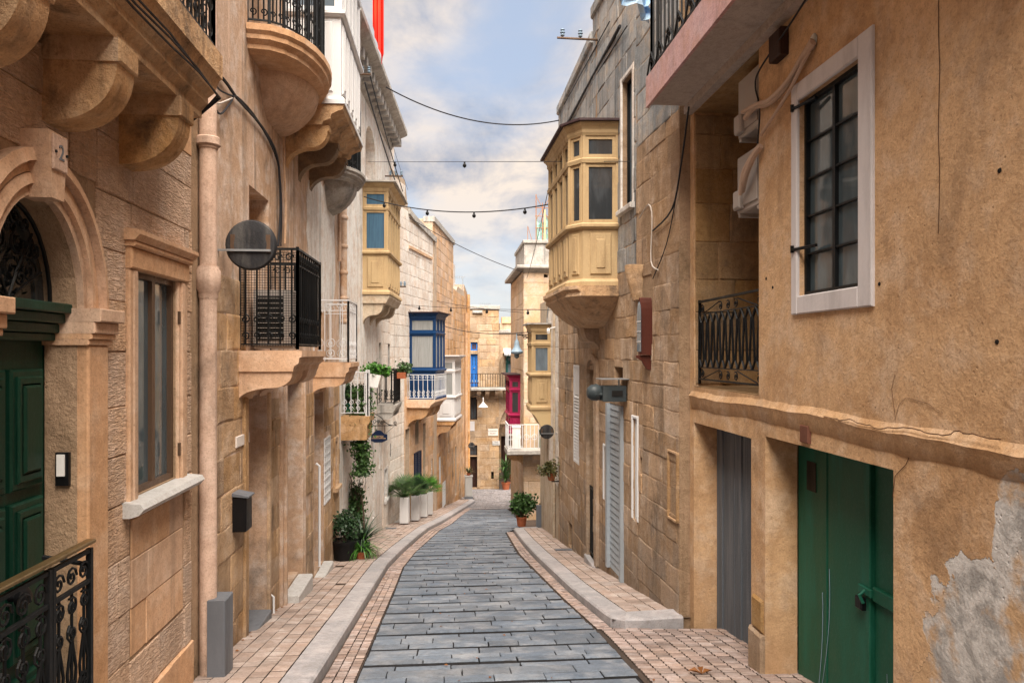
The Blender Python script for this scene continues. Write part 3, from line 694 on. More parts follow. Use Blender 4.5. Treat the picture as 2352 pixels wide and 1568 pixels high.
while y < 26.0:
    rows = rnd.choice([(.12, .19, .21), (.18, .21, .13), (.17, .17, .17), (.22, .26), (.11, .22, .20), (.13, .14, .21)])
    yb = y
    for ri, h in enumerate(rows):
        h *= 1.0 if y < 13 else .9
        x0 = lerp_tab(RLe, y+h/2)+.01; x1 = lerp_tab(RRe, y+h/2)-.01; x = x0-rnd.uniform(0, .2)
        while x < x1:
            l = rnd.uniform(.26, .62); a, b = max(x, x0), min(x+l, x1); x += l
            if b-a < .05: continue
            g_ = .006 if rnd.random() < .8 else .012
            lst.append((rnd.choice(ms), slopeM((a+b)/2, y+h/2, gz(y+h/2)-.050+rnd.uniform(-.004, .005)+.012*(1-(y+h/2-yb)/.6), b-a-g_, .058, h-.016, rnd.uniform(-.004, .004), rnd.uniform(-.004, .004))))
        y += h
    y += .046
place(road, 'paving_stone', lst)
# small setts where the slabs end
ms = pieces('cobble', 'cobble', .02, .05, 'pave_joint'); lst = []; y = 26.3
while y < 39.8:
    x0 = lerp_tab(KL, y)+.02 if y < 30.6 else (.7 if y < 33 else .9); x1 = 2.1 if y < 26.4 else 4.2
    x = x0+rnd.uniform(-.1, 0)
    while x < x1:
        l = rnd.uniform(.14, .26); a, b = max(x, x0), min(x+l, x1); x += l
        if b-a > .05: lst.append((rnd.choice(ms), slopeM((a+b)/2, y+.075, gz(y+.075)-.02+rnd.uniform(-.004, .004), b-a-.012, .03, .14)))
    y += .152
square = strip('street_paving', 'pave_joint', lambda y: lerp_tab(KL, y), lambda y: 2.2 if y < 26 else 9, 26.25, 45, -.02)
place(square, 'cobble', lst, 250)
# gutters of little setts
def gutter(x_of, cols, bw, bl, y0, y1, name, yaw=0):
    ms = pieces('sett', 'sett', .03, .05, 'pave_joint'); lst = []; y = y0
    while y < y1:
        for c in range(cols):
            x = x_of(y, c)
            lst.append((rnd.choice(ms), slopeM(x, y+rnd.uniform(-.004, .004), gz(y)-.014+rnd.uniform(-.002, .003), bw-.010, .026, bl-.012, yaw)))
        y += bl
    return lst
gl = strip('gutter', 'pave_joint', lambda y: lerp_tab(KL, y)-.02, lambda y: lerp_tab(RLe, y)-.005, 1.5, 27, -.008)
lst = gutter(lambda y, c: lerp_tab(KL, y)+.02+(lerp_tab(RLe, y)-lerp_tab(KL, y)-.03)*(c+.5)/3, 3, .085, .075, 4.2, 27, 'sett')
place(gl, 'sett', lst)
gr_ = strip('forecourt', 'pave_joint', lambda y: lerp_tab(RRe, y)+.005, lambda y: 2.75 if y < 7.3 else lerp_tab(KR, y)+.02, 1.5, 17.6, -.008)
lst = gutter(lambda y, c: lerp_tab(RRe, y)+.03+(lerp_tab(KR, max(7.4, y))-lerp_tab(RRe, y)-.05)*(c+.5)/3, 3, .065, .07, 7.35, 17.6, 'sett')
lst2 = []; ms = pieces('sett', 'sett', .03, .05, 'pave_joint'); y = 3.6; ci = 0
while y < 7.33:
    x = lerp_tab(RRe, y)+.05
    k = 0
    while x < 2.72:
        w_ = .125; yy = y-.16*(x-1.5)+.02*math.sin(x*5)
        if 3.4 < yy < 7.36: lst2.append((rnd.choice(ms), slopeM(x+w_/2, yy, gz(yy)-.014+rnd.uniform(-.002, .003), w_-.009, .026, .062, -.16)))
        x += w_; k += 1
    y += .07
place(gr_, 'sett', lst2+lst)
# pavements
lp = strip('pavement', 'pave_joint', lambda y: lerp_tab(WL, y)-.3, lambda y: lerp_tab(KL, y)-.01, -2, 36, .078)
def kerb(path, name, wd=.235, h=.1, ln=(.9, 1.3), side=1, root=None, nmax=200):
    """kerb stones following a plan path, street face on the given side"""
    out = []; 
    f_ = []; acc = 0
    pts = [Vector(p) for p in path]; d = [0]
    for a, b in zip(pts, pts[1:]): d.append(d[-1]+(b-a).length)
    def at(s):
        for i in range(len(d)-1):
            if s <= d[i+1]+1e-9: return pts[i]+(pts[i+1]-pts[i])*((s-d[i])/(d[i+1]-d[i]))
        return pts[-1]
    s = 0
    while s < d[-1]-.05:
        l = rnd.uniform(*ln); e = min(d[-1], s+l)
        k = MB(); n = max(1, int((e-s)/.18)); rings = []
        for i in range(n+1):
            q = s+(e-s-.008)*i/n; p = at(q); t = (at(min(d[-1], q+.05))-at(max(0, q-.05))).normalized(); w = Vector((t.y, -t.x))*side
            z = gz(p.y)+h; i_ = p-w*wd
            c = .018
            rings.append([(i_.x, i_.y, z), (p.x-w.x*c, p.y-w.y*c, z), (p.x, p.y, z-c), (p.x+w.x*.004, p.y+w.y*.004, z-h-.05), (i_.x, i_.y, z-h-.05)])
        k.loft(rings); k.build('kerb_stone', 'kerb_stone', root); s = e
kerb([(v, y) for y, v in KL], 'kerb', root=lp)
kerb([(1.0, 30.6), (.93, 31.2), (.72, 31.9), (.5, 32.4)], 'kerb', root=lp, wd=.2)
ms = pieces('paver', 'paver', .010, .022, 'pave_joint'); lst = []; y = 4.0
while y < 31:
    L = lerp_tab(WL, y)+.005; Rr = lerp_tab(KL, y)-.245; n = max(2, round((Rr-L)/.14)); h = .155
    for c in range(n):
        if rnd.random() < .01: continue
        sh = (.5 if rnd.random() < .5 else 0)
        lst.append((rnd.choice(ms), slopeM(L+(Rr-L)*(c+.5)/n, y+h/2, gz(y+h/2)+.074+rnd.uniform(-.002, .003), (Rr-L)/n-.009, .024, h-.011)))
    y += h
place(lp, 'paver', lst)
rp = strip('pavement', 'pave_joint', lambda y: lerp_tab(KR, y)+.02, lambda y: lerp_tab(WR, y)+.2, 7.40, 17.6, .078)
crn = [(2.36, 7.36), (2.1, 7.33), (1.86, 7.29), (1.72, 7.31), (1.65, 7.38), (1.62, 7.5)]
kerb(crn+[(v, y) for y, v in KR[1:]]+[(1.56, 17.75), (1.75, 17.85), (2.1, 17.9)], 'kerb', wd=.23, side=-1, root=rp)
ms = pieces('paver', 'paver', .010, .022, 'pave_joint'); lst = []; y = 7.56
while y < 17.6:
    L = lerp_tab(KR, y)+.24; Rr = lerp_tab(WR, y); n = max(2, round((Rr-L)/.15)); h = .16
    for c in range(n): lst.append((rnd.choice(ms), slopeM(L+(Rr-L)*(c+.5)/n, y+h/2, gz(y+h/2)+.074+rnd.uniform(-.002, .003), (Rr-L)/n-.009, .024, h-.011)))
    y += h
place(rp, 'paver', lst)

# ------------------------------------------------------------------ left side
F1 = Frame((-1.92, -3), (-1.92, 13)); F2 = Frame((-1.92, 13), (-1.59, 19.6)); F3 = Frame((-1.59, 19.6), (-.58, 24.1)); F4 = Frame((-.58, 24.1), (.60, 33.1)); F5 = Frame((.60, 33.1), (.84, 37.6))
U = lambda y: y+3            # station on F1 from street distance
# house with the arched green door
A = thing('stone_house', 'tooled limestone house with arched green door and brown framed window at far left', 'house', (-1.92, 4, -.6), 'limestone houses along the left side')
dA = (U(3.21), U(3.99), -.55, 1.93, .16, .50); wA = (U(4.70), U(5.36), .83, 2.20, .10)
wall(A, F1, U(-3), U(5.84), -1.6, 7.6, [dA, wA], 'mortar')
sh = [(U(3.0), U(4.18), -.55, 2.62), (U(4.62), U(5.52), .74, 2.42), (U(4.60), U(5.50), -.15, .73)]
stones(A, F1, U(2.6), U(5.66), -.42, 3.15, 'limestone_tooled', .305, (.5, .8), sh, .012, .007, seed=4, cham=.012, jit=.006)
stones(A, F1, U(2.6), U(5.66), -1.1, -.42, 'limestone_smooth', .33, (.5, .9), [], .035, .006, seed=5, cham=.012, jit=.004)
stones(A, F1, U(4.62), U(5.48), -.13, .70, 'limestone_smooth', .28, (.4, .7), [], -.02+.035, .005, seed=6, cham=.01, jit=.003)
stones(A, F1, U(4.9), U(5.66), 3.15, 7.5, 'limestone_smooth', .3, (.4, .7), [], .012, .006, seed=8, cham=.012, jit=.006)
# arch mouldings: concentric elliptical ribs, imposts, piers, keystone
def arch_ring(f, uc, zs, a0, b0, a1, b1, w0, w1, zb=None, n=20):
    m = MB(); rings = []
    pts = [(-1, None)]+[(k, k) for k in range(n+1)]+[(-1, None)]
    seq = []
    if zb is not None: seq.append((uc+a0, uc+a1, zb, zb))
    for k in range(n+1):
        t = math.pi*k/n; seq.append((uc+a0*math.cos(t), uc+a1*math.cos(t), zs+b0*math.sin(t), zs+b1*math.sin(t)))
    if zb is not None: seq.append((uc-a0, uc-a1, zb, zb))
    for (ui, uo, zi, zo) in seq: rings.append([f.P(ui, w0, zi), f.P(ui, w1, zi), f.P(uo, w1*.8, zo), f.P(uo, w0, zo)])
    m.loft(rings); return m
uc = U(3.60)
for (a0, b0, a1, b1, w1) in ((.39, .50, .445, .55, .035), (.445, .55, .505, .60, .055), (.505, .60, .56, .65, .04), (.56, .65, .62, .71, .075)):
    arch_ring(F1, uc, 1.93, a0, b0, a1-.004, b1-.004, -.02, w1).build('archivolt', 'limestone_smooth', A, True)
m = MB()
for u0, u1 in ((U(3.99), U(4.22)), (U(2.98), U(3.21))):
    m.box(F1, u0+.004, u1, -.01, .055, -.55, 1.74, .01)
pier = m.build('door_pier', 'limestone_smooth', A)
m = MB()
for u0, u1 in ((U(3.99), U(4.24)), (U(2.96), U(3.21))):
    m = MB()
    for z0, z1, w in ((1.74, 1.77, .065), (1.77, 1.80, .08), (1.80, 1.86, .095), (1.86, 1.93, .125)): m.box(F1, u0-.015, u1+w*.15, -.2, w, z0, z1-.001, .006)
    m.build('impost', 'limestone_smooth', A)
m = MB(); m.prism(F1, [(uc-.105, 2.40), (uc+.0, 2.40), (uc+.03, 2.70), (uc-.135, 2.70)], 0, .13, 'w'); key = m.build('keystone', 'limestone_smooth', A)
m = MB(); m.box(F1, uc-.11, uc+.01, .131, .142, 2.53, 2.69, .004); pq = m.build('number_tile', 'pipe_stone', A)
plaque_text(pq, '2', .10, F1, uc-.048, .1435, 2.61, 'grey_box')
for q_ in (-.097, -.004): s_ = MB(); s_.lathe(F1.P(uc+q_, .14, 2.61), [(.007, 0), (.007, .008)], 8, (1, 0, 0)); s_.build('screw', 'black_iron', pq)
# green door with panels, cornice and wrought iron fanlight
m = MB(); m.box(F1, dA[0], dA[1], -0.210, -0.165, -.55, 1.78)
gd = m.build('door', 'dark_green_paint', A, label='dark green panelled door under the iron fanlight')
for z0, z1 in ((-.48, .14), (.22, .98), (1.04, 1.62)):
    for u0, u1 in ((dA[1]-.33, dA[1]-.05), (dA[0]+.03, dA[1]-.37)):
        m = MB(); m.box(F1, u0, u1, -0.165, -0.135, z0, z1, .01); m.box(F1, u0+.035, u1-.035, -0.135, -0.120, z0+.035, z1-.035, .008); m.box(F1, u0+.06, u1-.06, -0.120, -0.108, z0+.07, z1-.07, .02)
        m.build('door_panel', 'dark_green_paint', gd)
m = MB()
for z0, z1, w in ((1.76, 1.80, -0.100), (1.80, 1.85, -0.080), (1.85, 1.90, -0.050), (1.90, 1.95, -0.020)): m.box(F1, dA[0], dA[1]-.001, -0.230, w, z0, z1-.001, .006)
m.build('door_cornice', 'dark_green_paint', gd)
k = MB(); k.lathe(F1.P(dA[1]-.36, -0.130, .56), [(.02, 0), (.018, .03), (.045, .045), (.05, .07), (.03, .09), (.002, .095)], 14, (1, 0, 0)); k.build('door_knob', 'black_plastic', gd, True)
m = MB(); m.prism(F1, [(uc+.40*math.cos(t*math.pi/14), 1.93+.51*math.sin(t*math.pi/14)) for t in range(15)], -0.170, -0.160, 'w'); fl = m.build('fanlight', 'glass_dark', A)
s_ = MB(); fn = lambda x, z: F1.P(x, -0.120, z)
s_.tube([fn(uc+.365*math.cos(t*math.pi/16), 1.95+.47*math.sin(t*math.pi/16)) for t in range(17)], .011, 6)
for sx in (-1, 1):
    for (cx, cz, r_, tr, a0) in ((.17, 2.10, .075, 1.6, 0), (.08, 2.22, .06, 1.5, 2), (.22, 2.2, .045, 1.5, 4), (.1, 2.06, .05, 1.6, 1), (.05, 2.34, .045, 1.4, 0), (.14, 2.32, .035, 1.4, 3)):
        s_.tube(spiral((uc+sx*cx, cz), r_, tr, fn, 16, sx=sx, a0=a0), .007, 5)
    s_.tube([fn(uc, 1.95), fn(uc+sx*.08, 2.1), fn(uc+sx*.20, 2.28)], .008, 5); s_.tube([fn(uc, 1.95), fn(uc+sx*.16, 2.04), fn(uc+sx*.28, 2.1)], .008, 5)
for k_ in range(60):
    a = rnd.uniform(.1, 3.04); q = rnd.uniform(.1, .9); x = uc+.27*q*math.cos(a); z = 1.96+.46*q*math.sin(a); d = rnd.uniform(.01, .024)
    t_ = rnd.uniform(0, 6.28); s_.quad(fn(x-d*math.cos(t_), z-d*math.sin(t_)), F1.P(x, -0.105, z+d*.4), fn(x+d*math.cos(t_), z+d*math.sin(t_)), F1.P(x, -0.130, z-d*.5))
s_.build('scrollwork', 'black_iron', fl)
# steps inside the porch and the doorbell
m = MB(); m.box(F1, U(3.2), U(4.1), 0, .16, -.9, -.40); m.box(F1, U(3.22), U(4.08), -.25, -.001, -.9, -.55+.16); m.build('door_step', 'kerb_stone', A)
bx = MB(); bx.box(WF, -2.015, -1.95, 3.965, 3.988, 1.02, 1.19); be = bx.build('doorbell', 'black_plastic', A, label='black and white doorbell box on the porch reveal')
bx = MB(); bx.box(WF, -2.005, -1.967, 3.955, 3.9645, 1.07, 1.18); bx.build('push_plate', 'white_plastic', be)
# brown framed window with stone surround, sill and hood
window(A, F1, wA[0], wA[1], wA[2], wA[3], -.055, 'bronze_frame', 'glass_grey', 2, 1, .035, .05, label='brown framed two-leaf window on the tooled limestone wall')
m = MB(); a, b, c, d = wA[:4]
for i, (o0, o1, w) in enumerate(((0, .04, .02), (.04, .10, .035), (.10, .15, .03))):
    m.box(F1, a-o1, a-o0-.001, 0, w, c-.04, d-.001, .008); m.box(F1, b+o0+.001, b+o1, 0, w, c-.04, d-.001, .008)
m.box(F1, a-.155, b+.155, -.004, .045, d+.001, d+.129, .01); m.box(F1, a-.165, b+.165, -.003, .07, d+.131, d+.164, .01)
m.prism(F1, [(.001, d+.166), (.07, d+.166), (.10, d+.2), (.10, d+.225), (.001, d+.24)], a-.18, b+.18)
m.build('window_surround', 'limestone_smooth', A)
m = MB(); m.prism(F1, [(-.09, c-.0), (.02, c-.01), (.11, c-.02), (.13, c-.05), (.10, c-.085), (.05, c-.1), (.0, c-.1)], a-.2, b+.22); m.build('window_sill', 'marble', A)
for z in (.98, 1.9):
    m = MB(); m.tube([F1.P(b+.012, .02, z), F1.P(b+.012, .02, z+.09)], .012, 6); m.build('hinge', 'bronze_frame', A)
# balcony overhead on block and quarter round corbels
bal = MB(); z0 = 3.19
bal.prism(F1, [(0, z0), (.34, z0), (.34, z0+.05), (.38, z0+.09), (.38, z0+.13), (.42, z0+.16), (.45, z0+.24), (.47, z0+.25), (.47, z0+.40), (0, z0+.40)], U(-.5), U(4.86))
bs = bal.build('balcony', 'corbel_stone', A, label='thick moulded stone balcony over the arched green door')
for yc in (1.3, 2.12, 2.96, 3.74, 4.54):
    m = MB(); q_corbel(m, F1, U(yc), .19, .365, 3.19, .40, .115); m.build('corbel', 'corbel_stone', bs, True)
m = MB(); m.prism(F1, [(0, 3.13), (.17, 3.13), (.25, 3.19), (.40, 3.35), (.40, 3.19+.18), (0, 3.4)], U(4.665), U(4.84)); m.build('end_moulding', 'corbel_stone', bs)
railing(A, [F1.P(U(-.4), .42, 0)[:2], F1.P(U(4.83), .42, 0)[:2], F1.P(U(4.83), .01, 0)[:2]], z0+.41, z0+1.35, 'black_iron', 'dense', .13, .008, sub=True, label='black scrolled railing of the overhead balcony')
m = MB()
for k_ in range(3):
    m.tube([F1.P(U(1+.42*i), .475+.012*math.sin(i+k_), z0+.10+.02*k_+.015*math.sin(i*1.7+k_)) for i in range(10)]+[F1.P(U(4.9), .3, z0+.02), F1.P(U(4.95), .1, z0-.1)], .006, 5)
m.build('wiring', 'cable', A)
# stone-coloured rain pipe at the corner
m = MB(); pu = U(5.84); m.tube([F1.P(pu, .07, -1.0), F1.P(pu, .07, 7.3)], .064, 14)
for z, k_ in ((2.10, 1), (3.25, .4)): m.lathe(F1.P(pu, .07, z), [(.063, 0), (.073, .03*k_), (.073, .06*k_), (.092, .09*k_), (.092, .22*k_), (.08, .245*k_), (.08, .26*k_), (.063, .26*k_)], 16)
dp = m.build('rain_pipe', 'pipe_stone', A, True)
m = MB(); m.tube([F1.P(pu+.13, .025, -.4), F1.P(pu+.13, .025, 2.0)], .014, 6); m.build('cable_conduit', 'grey_box', A)
m = MB(); m.box(F1, pu-.09, pu+.13, .09, .22, gz(5.8)+.08, gz(5.8)+.68, .008); tag(m.build('junction_post', 'grey_box', None), 'tall grey metal box on the pavement below the rain pipe', 'metal box')
# iron gate with brass rail in front of the green door
GF = Frame((-1.70, 2.2), (-1.70, 3.66)); g_ = thing('iron_gate', 'black scrolled iron gate with brass handrail beside the arched green door', 'gate', (-1.7, 3, gz(3)+.08))
zb_ = gz(3.2)+.14; zt_ = .80
for (a, b) in ((.0, .68), (.72, 1.09), (1.12, 1.45)):
    m = MB()
    for u in (a, b): m.box(GF, u-.012, u+.012, -.012, .012, zb_, zt_-.02)
    for z in (zb_+.03, zt_-.18, zt_-.04): m.box(GF, a+.012, b-.012, -.009, .009, z, z+.018)
    pn = m.build('gate_panel', 'black_iron', g_)
    s_ = MB(); fn = lambda x, z: GF.P(x, 0, z); n = max(2, int((b-a)/.10))
    for k_ in range(n):
        u = a+(b-a)*(k_+.5)/n; q = (b-a)/n
        s_.tube([fn(u, zb_+.04), fn(u, zt_-.18)], .007, 5)
        for (z, r_, sx, a0) in ((zt_-.11, q*.42, 1, 0), (zt_-.24, q*.42, -1, 1), (zt_-.36, q*.4, 1, 2), (zt_-.62, q*.45, -1, 0), (zb_+.2, q*.45, 1, 3), (zb_+.34, q*.4, -1, 4)):
            s_.tube(spiral((u, z), r_, 1.6, fn, 14, sx=sx, a0=a0), .006, 5)
        s_.tube([fn(u-q/2, zb_+.05), fn(u-q*.1, zb_+.4), fn(u-q*.35, zb_+.6), fn(u, zb_+.75)], .007, 5); s_.tube([fn(u+q/2, zb_+.05), fn(u+q*.1, zb_+.4), fn(u+q*.35, zb_+.6), fn(u, zb_+.75)], .007, 5)
        for k2 in range(7):
            x = u+rnd.uniform(-q*.4, q*.4); z = zb_+rnd.uniform(.12, .5); d = .018; s_.quad(GF.P(x-d, 0, z), GF.P(x, .012, z+d*1.3), GF.P(x+d, 0, z), GF.P(x, -.01, z-d*1.3))
    s_.build('scrollwork', 'black_iron', pn)
m = MB(); m.box(GF, -.02, 1.47, -.022, .022, zt_, zt_+.018, .004); m.build('handrail', 'brass', g_)
m = MB(); m.tube([GF.P(1.45, 0, zt_-.1), GF.P(1.45, -.1, zt_-.08), GF.P(1.45, -.21, zt_-.06)], .012, 6); m.build('wall_stay', 'black_iron', g_)

# plastered house with number 22
B = thing('stone_house', 'pink plastered house with number 22 door, caged balconies and small window niche', 'house', (-1.92, 9, -1.3), 'limestone houses along the left side')
P1 = lambda px, w=0: F1.u(px, w)
h_niche = (P1(572), P1(617), F1.z(572, 512), F1.z(600, 447), .35)
h_d1 = (P1(566), P1(612), gz(7.6)+.1, F1.z(600, 905), .30)
h_d2 = (P1(650), P1(686), gz(9.2)+.28, F1.z(650, 870), .22)
h_d3 = (P1(722), P1(742), gz(11.2)+.2, F1.z(722, 905), .30)
h_w4 = (P1(744), P1(756), F1.z(750, 1150), F1.z(750, 1005), .05)
h_w5 = (P1(767), P1(773), F1.z(770, 1115), F1.z(770, 1015), .2)
h_w6 = (P1(735), P1(741), 1.55, 2.9, .3); h_w7 = (P1(800), P1(806), 1.0, 2.35, .2)
hb = [h_niche, h_d1, h_d2, h_d3, h_w4, h_w5, h_w6]
wall(B, F1, U(5.84), U(12.98), -3, 8.6, hb, 'plaster_pink')
stones(B, F1, U(6.0), h_d1[0]-.03, -1.6, 2.35, 'limestone_rough', .30, (.35, .6), [], .012, .004, seed=11)
stones(B, F1, h_d1[1]+.10, h_d2[0]-.15, -2.0, 1.2, 'limestone_rough', .3, (.35, .7), hb, .01, .004, seed=12)
stones(B, F1, h_d2[1]+.2, U(12.98), -2.4, 1.15, 'limestone_rough', .27, (.35, .6), [(x[0]-.1, x[1]+.1, x[2], x[3]+.1) for x in hb], .012, .005, seed=13)
m = MB(); pts_ = []; rq = random.Random(9)
for k in range(28):
    a = k/28*2*math.pi; q = (abs(math.cos(a))**6+abs(math.sin(a))**6)**(-1/6)*rq.uniform(.86, 1.04); pts_.append((U(11.3)+1.25*q*math.cos(a), 3.3+1.0*q*math.sin(a)))
m.prism(F1, pts_, .0, .006, 'w'); m.build('plaster_patch', 'white_render', B)
# recess behind door one: side walls of blocks and a dark door
m = MB(); m.box(F1, h_d1[0], h_d1[1], -.33, -.30, h_d1[2], h_d1[3]); m.build('blocked_doorway', 'ochre_block', B)
JF = Frame(F1.P(h_d1[1], 0, 0)[:2], F1.P(h_d1[1], -.3, 0)[:2], 1)
m = MB(); m.box(F1, h_d1[0]+.02, h_d1[1]-.02, -.28, .06, h_d1[2]-.25, h_d1[2]+.04, .01); m.build('door_step', 'grey_box', B)
m = MB(); m.box(F1, h_d1[0]-.14, h_d1[0]-.02, 0, .03, h_d1[2], h_d1[3], .01); m.box(F1, h_d1[1]+.02, h_d1[1]+.10, 0, .03, h_d1[2], h_d1[3], .01); m.build('door_surround', 'limestone_rough', B)
door(B, F1, h_d2[0], h_d2[1], h_d2[2], h_d2[3], -.19, 'brown_wood', 1, 4, label='brown wooden door numbered 22')
m = MB()
for w_, o0, o1 in ((.05, 0, .06), (.07, .06, .13), (.04, .13, .2)):
    m.box(F1, h_d2[0]-o1, h_d2[0]-o0-.002, 0, w_, h_d2[2]-.15, h_d2[3]+o1, .012); m.box(F1, h_d2[1]+o0+.002, h_d2[1]+o1, 0, w_, h_d2[2]-.15, h_d2[3]+o1, .012)
m.box(F1, h_d2[0], h_d2[1], 0, .06, h_d2[3]+.001, h_d2[3]+.13, .01); m.build('door_surround', 'plaster_pink', B)
m = MB(); m.box(F1, h_d2[0]+.0, h_d2[1]+.0, -.2, .18, gz(9.2)+.03, gz(9.2)+.25, .015); m.build('door_step', 'marble', B)
m = MB(); m.box(F1, h_d2[0]+.06, h_d2[0]+.38, -.165, -.155, F1.z(660, 990), F1.z(660, 970)+.02, .004); pq = m.build('number_tile', 'black_plastic', B)
plaque_text(pq, '22', .13, F1, h_d2[0]+.22, -.152, F1.z(660, 981), 'offwhite_panel')
m = MB(); m.box(F1, h_d2[0]+.06, h_d2[0]+.17, -.165, -.13, F1.z(660, 1050), F1.z(660, 1042), .004); m.build('door_lock', 'black_plastic', B)
door(B, F1, h_d3[0], h_d3[1], h_d3[2], h_d3[3], -.28, 'brown_wood', 1, 3, knob=False)
m = MB(); m.box(F1, h_d3[0]-.06, h_d3[1]+.05, -.25, .15, h_d3[2]-.2, h_d3[2]-.01, .015); m.build('door_step', 'marble', B)
m = MB(); m.box(F1, h_niche[0], h_niche[1], -.36, -.345, h_niche[2], h_niche[3]); m.build('niche_back', 'ochre_block', B)
m = MB(); a, b, c, d = h_w4[:4]; m.box(F1, a, b, -.06, -.045, c, d); lw = m.build('lattice_window', 'glass_grey', B, label='white lattice window low on the wall')
s_ = MB()
for k_ in range(9): z = c+(d-c)*k_/8; s_.box(F1, a-.02, b+.02, .0, .02, z-.012, z+.012)
for k_ in range(4): u = a+(b-a)*k_/3; s_.box(F1, u-.012, u+.012, .001, .022, c, d)
s_.build('lattice', 'white_iron', lw)
window(B, F1, h_w5[0], h_w5[1], h_w5[2], h_w5[3], -.15, 'brown_wood', 'glass_dark', 1, 2, .04); surround(B, F1, h_w5[0], h_w5[1], h_w5[2], h_w5[3], .09, .03, 'limestone_rough')
window(B, F1, h_w6[0], h_w6[1], h_w6[2], h_w6[3], -.25, 'dark_wood', 'glass_dark', 1, 2, .04)
# balcony cage with scroll railing
def stone_balcony(root, f, u0, u1, w, zf, zbot, mat, ncorb, chk=.16, label=None, hslab=.2):
    m = MB(); prof = [(0, zf-hslab), (w*.86, zf-hslab), (w*.88, zf-hslab*.75), (w*.95, zf-hslab*.6), (w*.96, zf-hslab*.35), (w, zf-hslab*.3), (w, zf), (0, zf)]
    m.prism(f, prof, u0, u1); o = m.build('balcony', mat, root)
    if label: o['label'] = label
    for k in range(ncorb):
        u = u0+chk/2+.02+(u1-u0-chk-.04)*k/max(1, ncorb-1); c = MB()
        zt = zf-hslab; H = zt-zbot; P_ = w*.86
        pts = [(0, zt), (P_, zt)]
        for j in range(9): a = j/8*math.pi/2; pts.append((P_*(.62+.36*math.cos(a)), zt-.02-H*.48*math.sin(a)))
        for j in range(1, 8): a = j/7*math.pi/2; pts.append((P_*(.62-.62*math.sin(a)), zt-.02-H*.48-(H*.52-.02)*(1-math.cos(a))))
        c.prism(f, pts, u-chk/2, u+chk/2); c.build('corbel', mat, o, True)
    return o
u0, u1 = U(6.87), U(8.16)
stone_balcony(B, F1, u0, u1, .57, 1.72, 1.26, 'limestone_smooth', 2, .5, 'stone balcony carrying the black cage', .19)
pth = [F1.P(u0+.06, 0, 0)[:2], F1.P(u0+.06, .52, 0)[:2], F1.P(u1-.07, .52, 0)[:2], F1.P(u1-.07, 0, 0)[:2]]
railing(B, pth, 1.73, 2.66, 'black_iron', 'scroll', .105, .009, label='black wrought iron balcony cage with mesh around air conditioners')
m = MB(); q = u0+.075
for k_ in range(22): w_ = .01+.5*k_/21; m.tube([F1.P(q, w_, 1.76), F1.P(q, w_, 2.62)], .0022, 4)
for k_ in range(38): z = 1.76+.86*k_/37; m.tube([F1.P(q, 0, z), F1.P(q, .51, z)], .0022, 4)
for k_ in range(32): u_ = q+(u1-.15-q)*k_/31; m.tube([F1.P(u_, .505, 1.76), F1.P(u_, .505, 2.6)], .004, 4)
m.build('wire_mesh', 'black_iron', B, kind='stuff')
def air_conditioner(f, u0, u1, w0, w1, z0, z1, label, face='near', group='air conditioners on the facades'):
    t = thing('air_conditioner', label, 'air conditioner', f.P((u0+u1)/2, (w0+w1)/2, z0), group)
    m = MB(); m.box(f, u0, u1, w0, w1, z0+.03, z1, .012); m.box(f, u0+.03, u0+.07, w0, w1+.0, z0, z0+.03); m.box(f, u1-.07, u1-.03, w0, w1, z0, z0+.03); m.build('casing', 'ac_white', t)
    if face == 'near':
        g = MB(); cw = (w0+w1)/2-.02; cz = (z0+z1)/2
        g.box(f, u0-.006, u0-.001, w0+.03, w1-.09, z0+.08, z1-.06); g.build('fan_opening', 'dark_interior', t)
        g = MB()
        for k in range(9): z = z0+.1+(z1-z0-.18)*k/8; g.box(f, u0-.014, u0-.007, w0+.03, w1-.09, z-.005, z+.005)
        g.build('grille', 'ac_white', t)
    else:
        g = MB(); g.box(f, u0+.05, u1-.12, w1+.002, w1+.012, z0+.08, z1-.06, .004); g.build('service_cover', 'ac_white', t)
        g = MB(); g.box(f, u1-.16, u1-.02, w1+.002, w1+.05, z0+.06, z0+.22, .015); g.build('valve_cover', 'ac_white', t)
    return t
air_conditioner(F1, U(7.22), U(7.55), .05, .42, 1.74, 2.30, 'grey air conditioner inside the black wire cage balcony')
# second caged balcony, white
u0, u1 = P1(719), U(11.55)
stone_balcony(B, F1, u0-.02, u1, .52, 1.56, 1.12, 'limestone_smooth', 2, .42, 'moulded stone balcony carrying the white cage', .2)
pth = [F1.P(u0+.04, 0, 0)[:2], F1.P(u0+.04, .48, 0)[:2], F1.P(u1-.05, .48, 0)[:2], F1.P(u1-.05, 0, 0)[:2]]
railing(B, pth, 1.57, 2.45, 'white_iron', 'scroll', .16, .006, label='tall white wrought iron balcony cage')
m = MB(); m.box(F1, u0+.06, u1-.07, .455, .462, 1.6, 2.36); m.build('plastic_screen', 'offwhite_panel', B)
# bowed balcony high up
pth = arc_path(F1, P1(567), U(9.05), .56, 12)
slab(B, pth, 1, 4.56, 4.80, 'limestone_smooth', label='bowed stone balcony with black railing high on the pink wall')
railing(B, offset_path(pth, -.03, 1), 4.82, 5.85, 'black_iron', 'dense', .2, .009, sub=True, label='black bowed railing high on the pink wall')
m = MB(); us = (P1(597), U(8.9))
rings = []
for k_ in range(9):
    t_ = k_/8; z = 4.56-.42*t_; q = math.cos(t_*math.pi/2)**.6 if t_ < 1 else 0.02
    hw = (us[1]-us[0])/2*(.5+.5*q); c = (us[0]+us[1])/2
    rings.append([F1.P(c-hw*math.cos(math.pi*j/10), (.46*q)*math.sin(math.pi*j/10)**.7 if 0 < j < 10 else 0, z) for j in range(11)])
m.loft(rings); m.build('corbel', 'limestone_smooth', B, True)
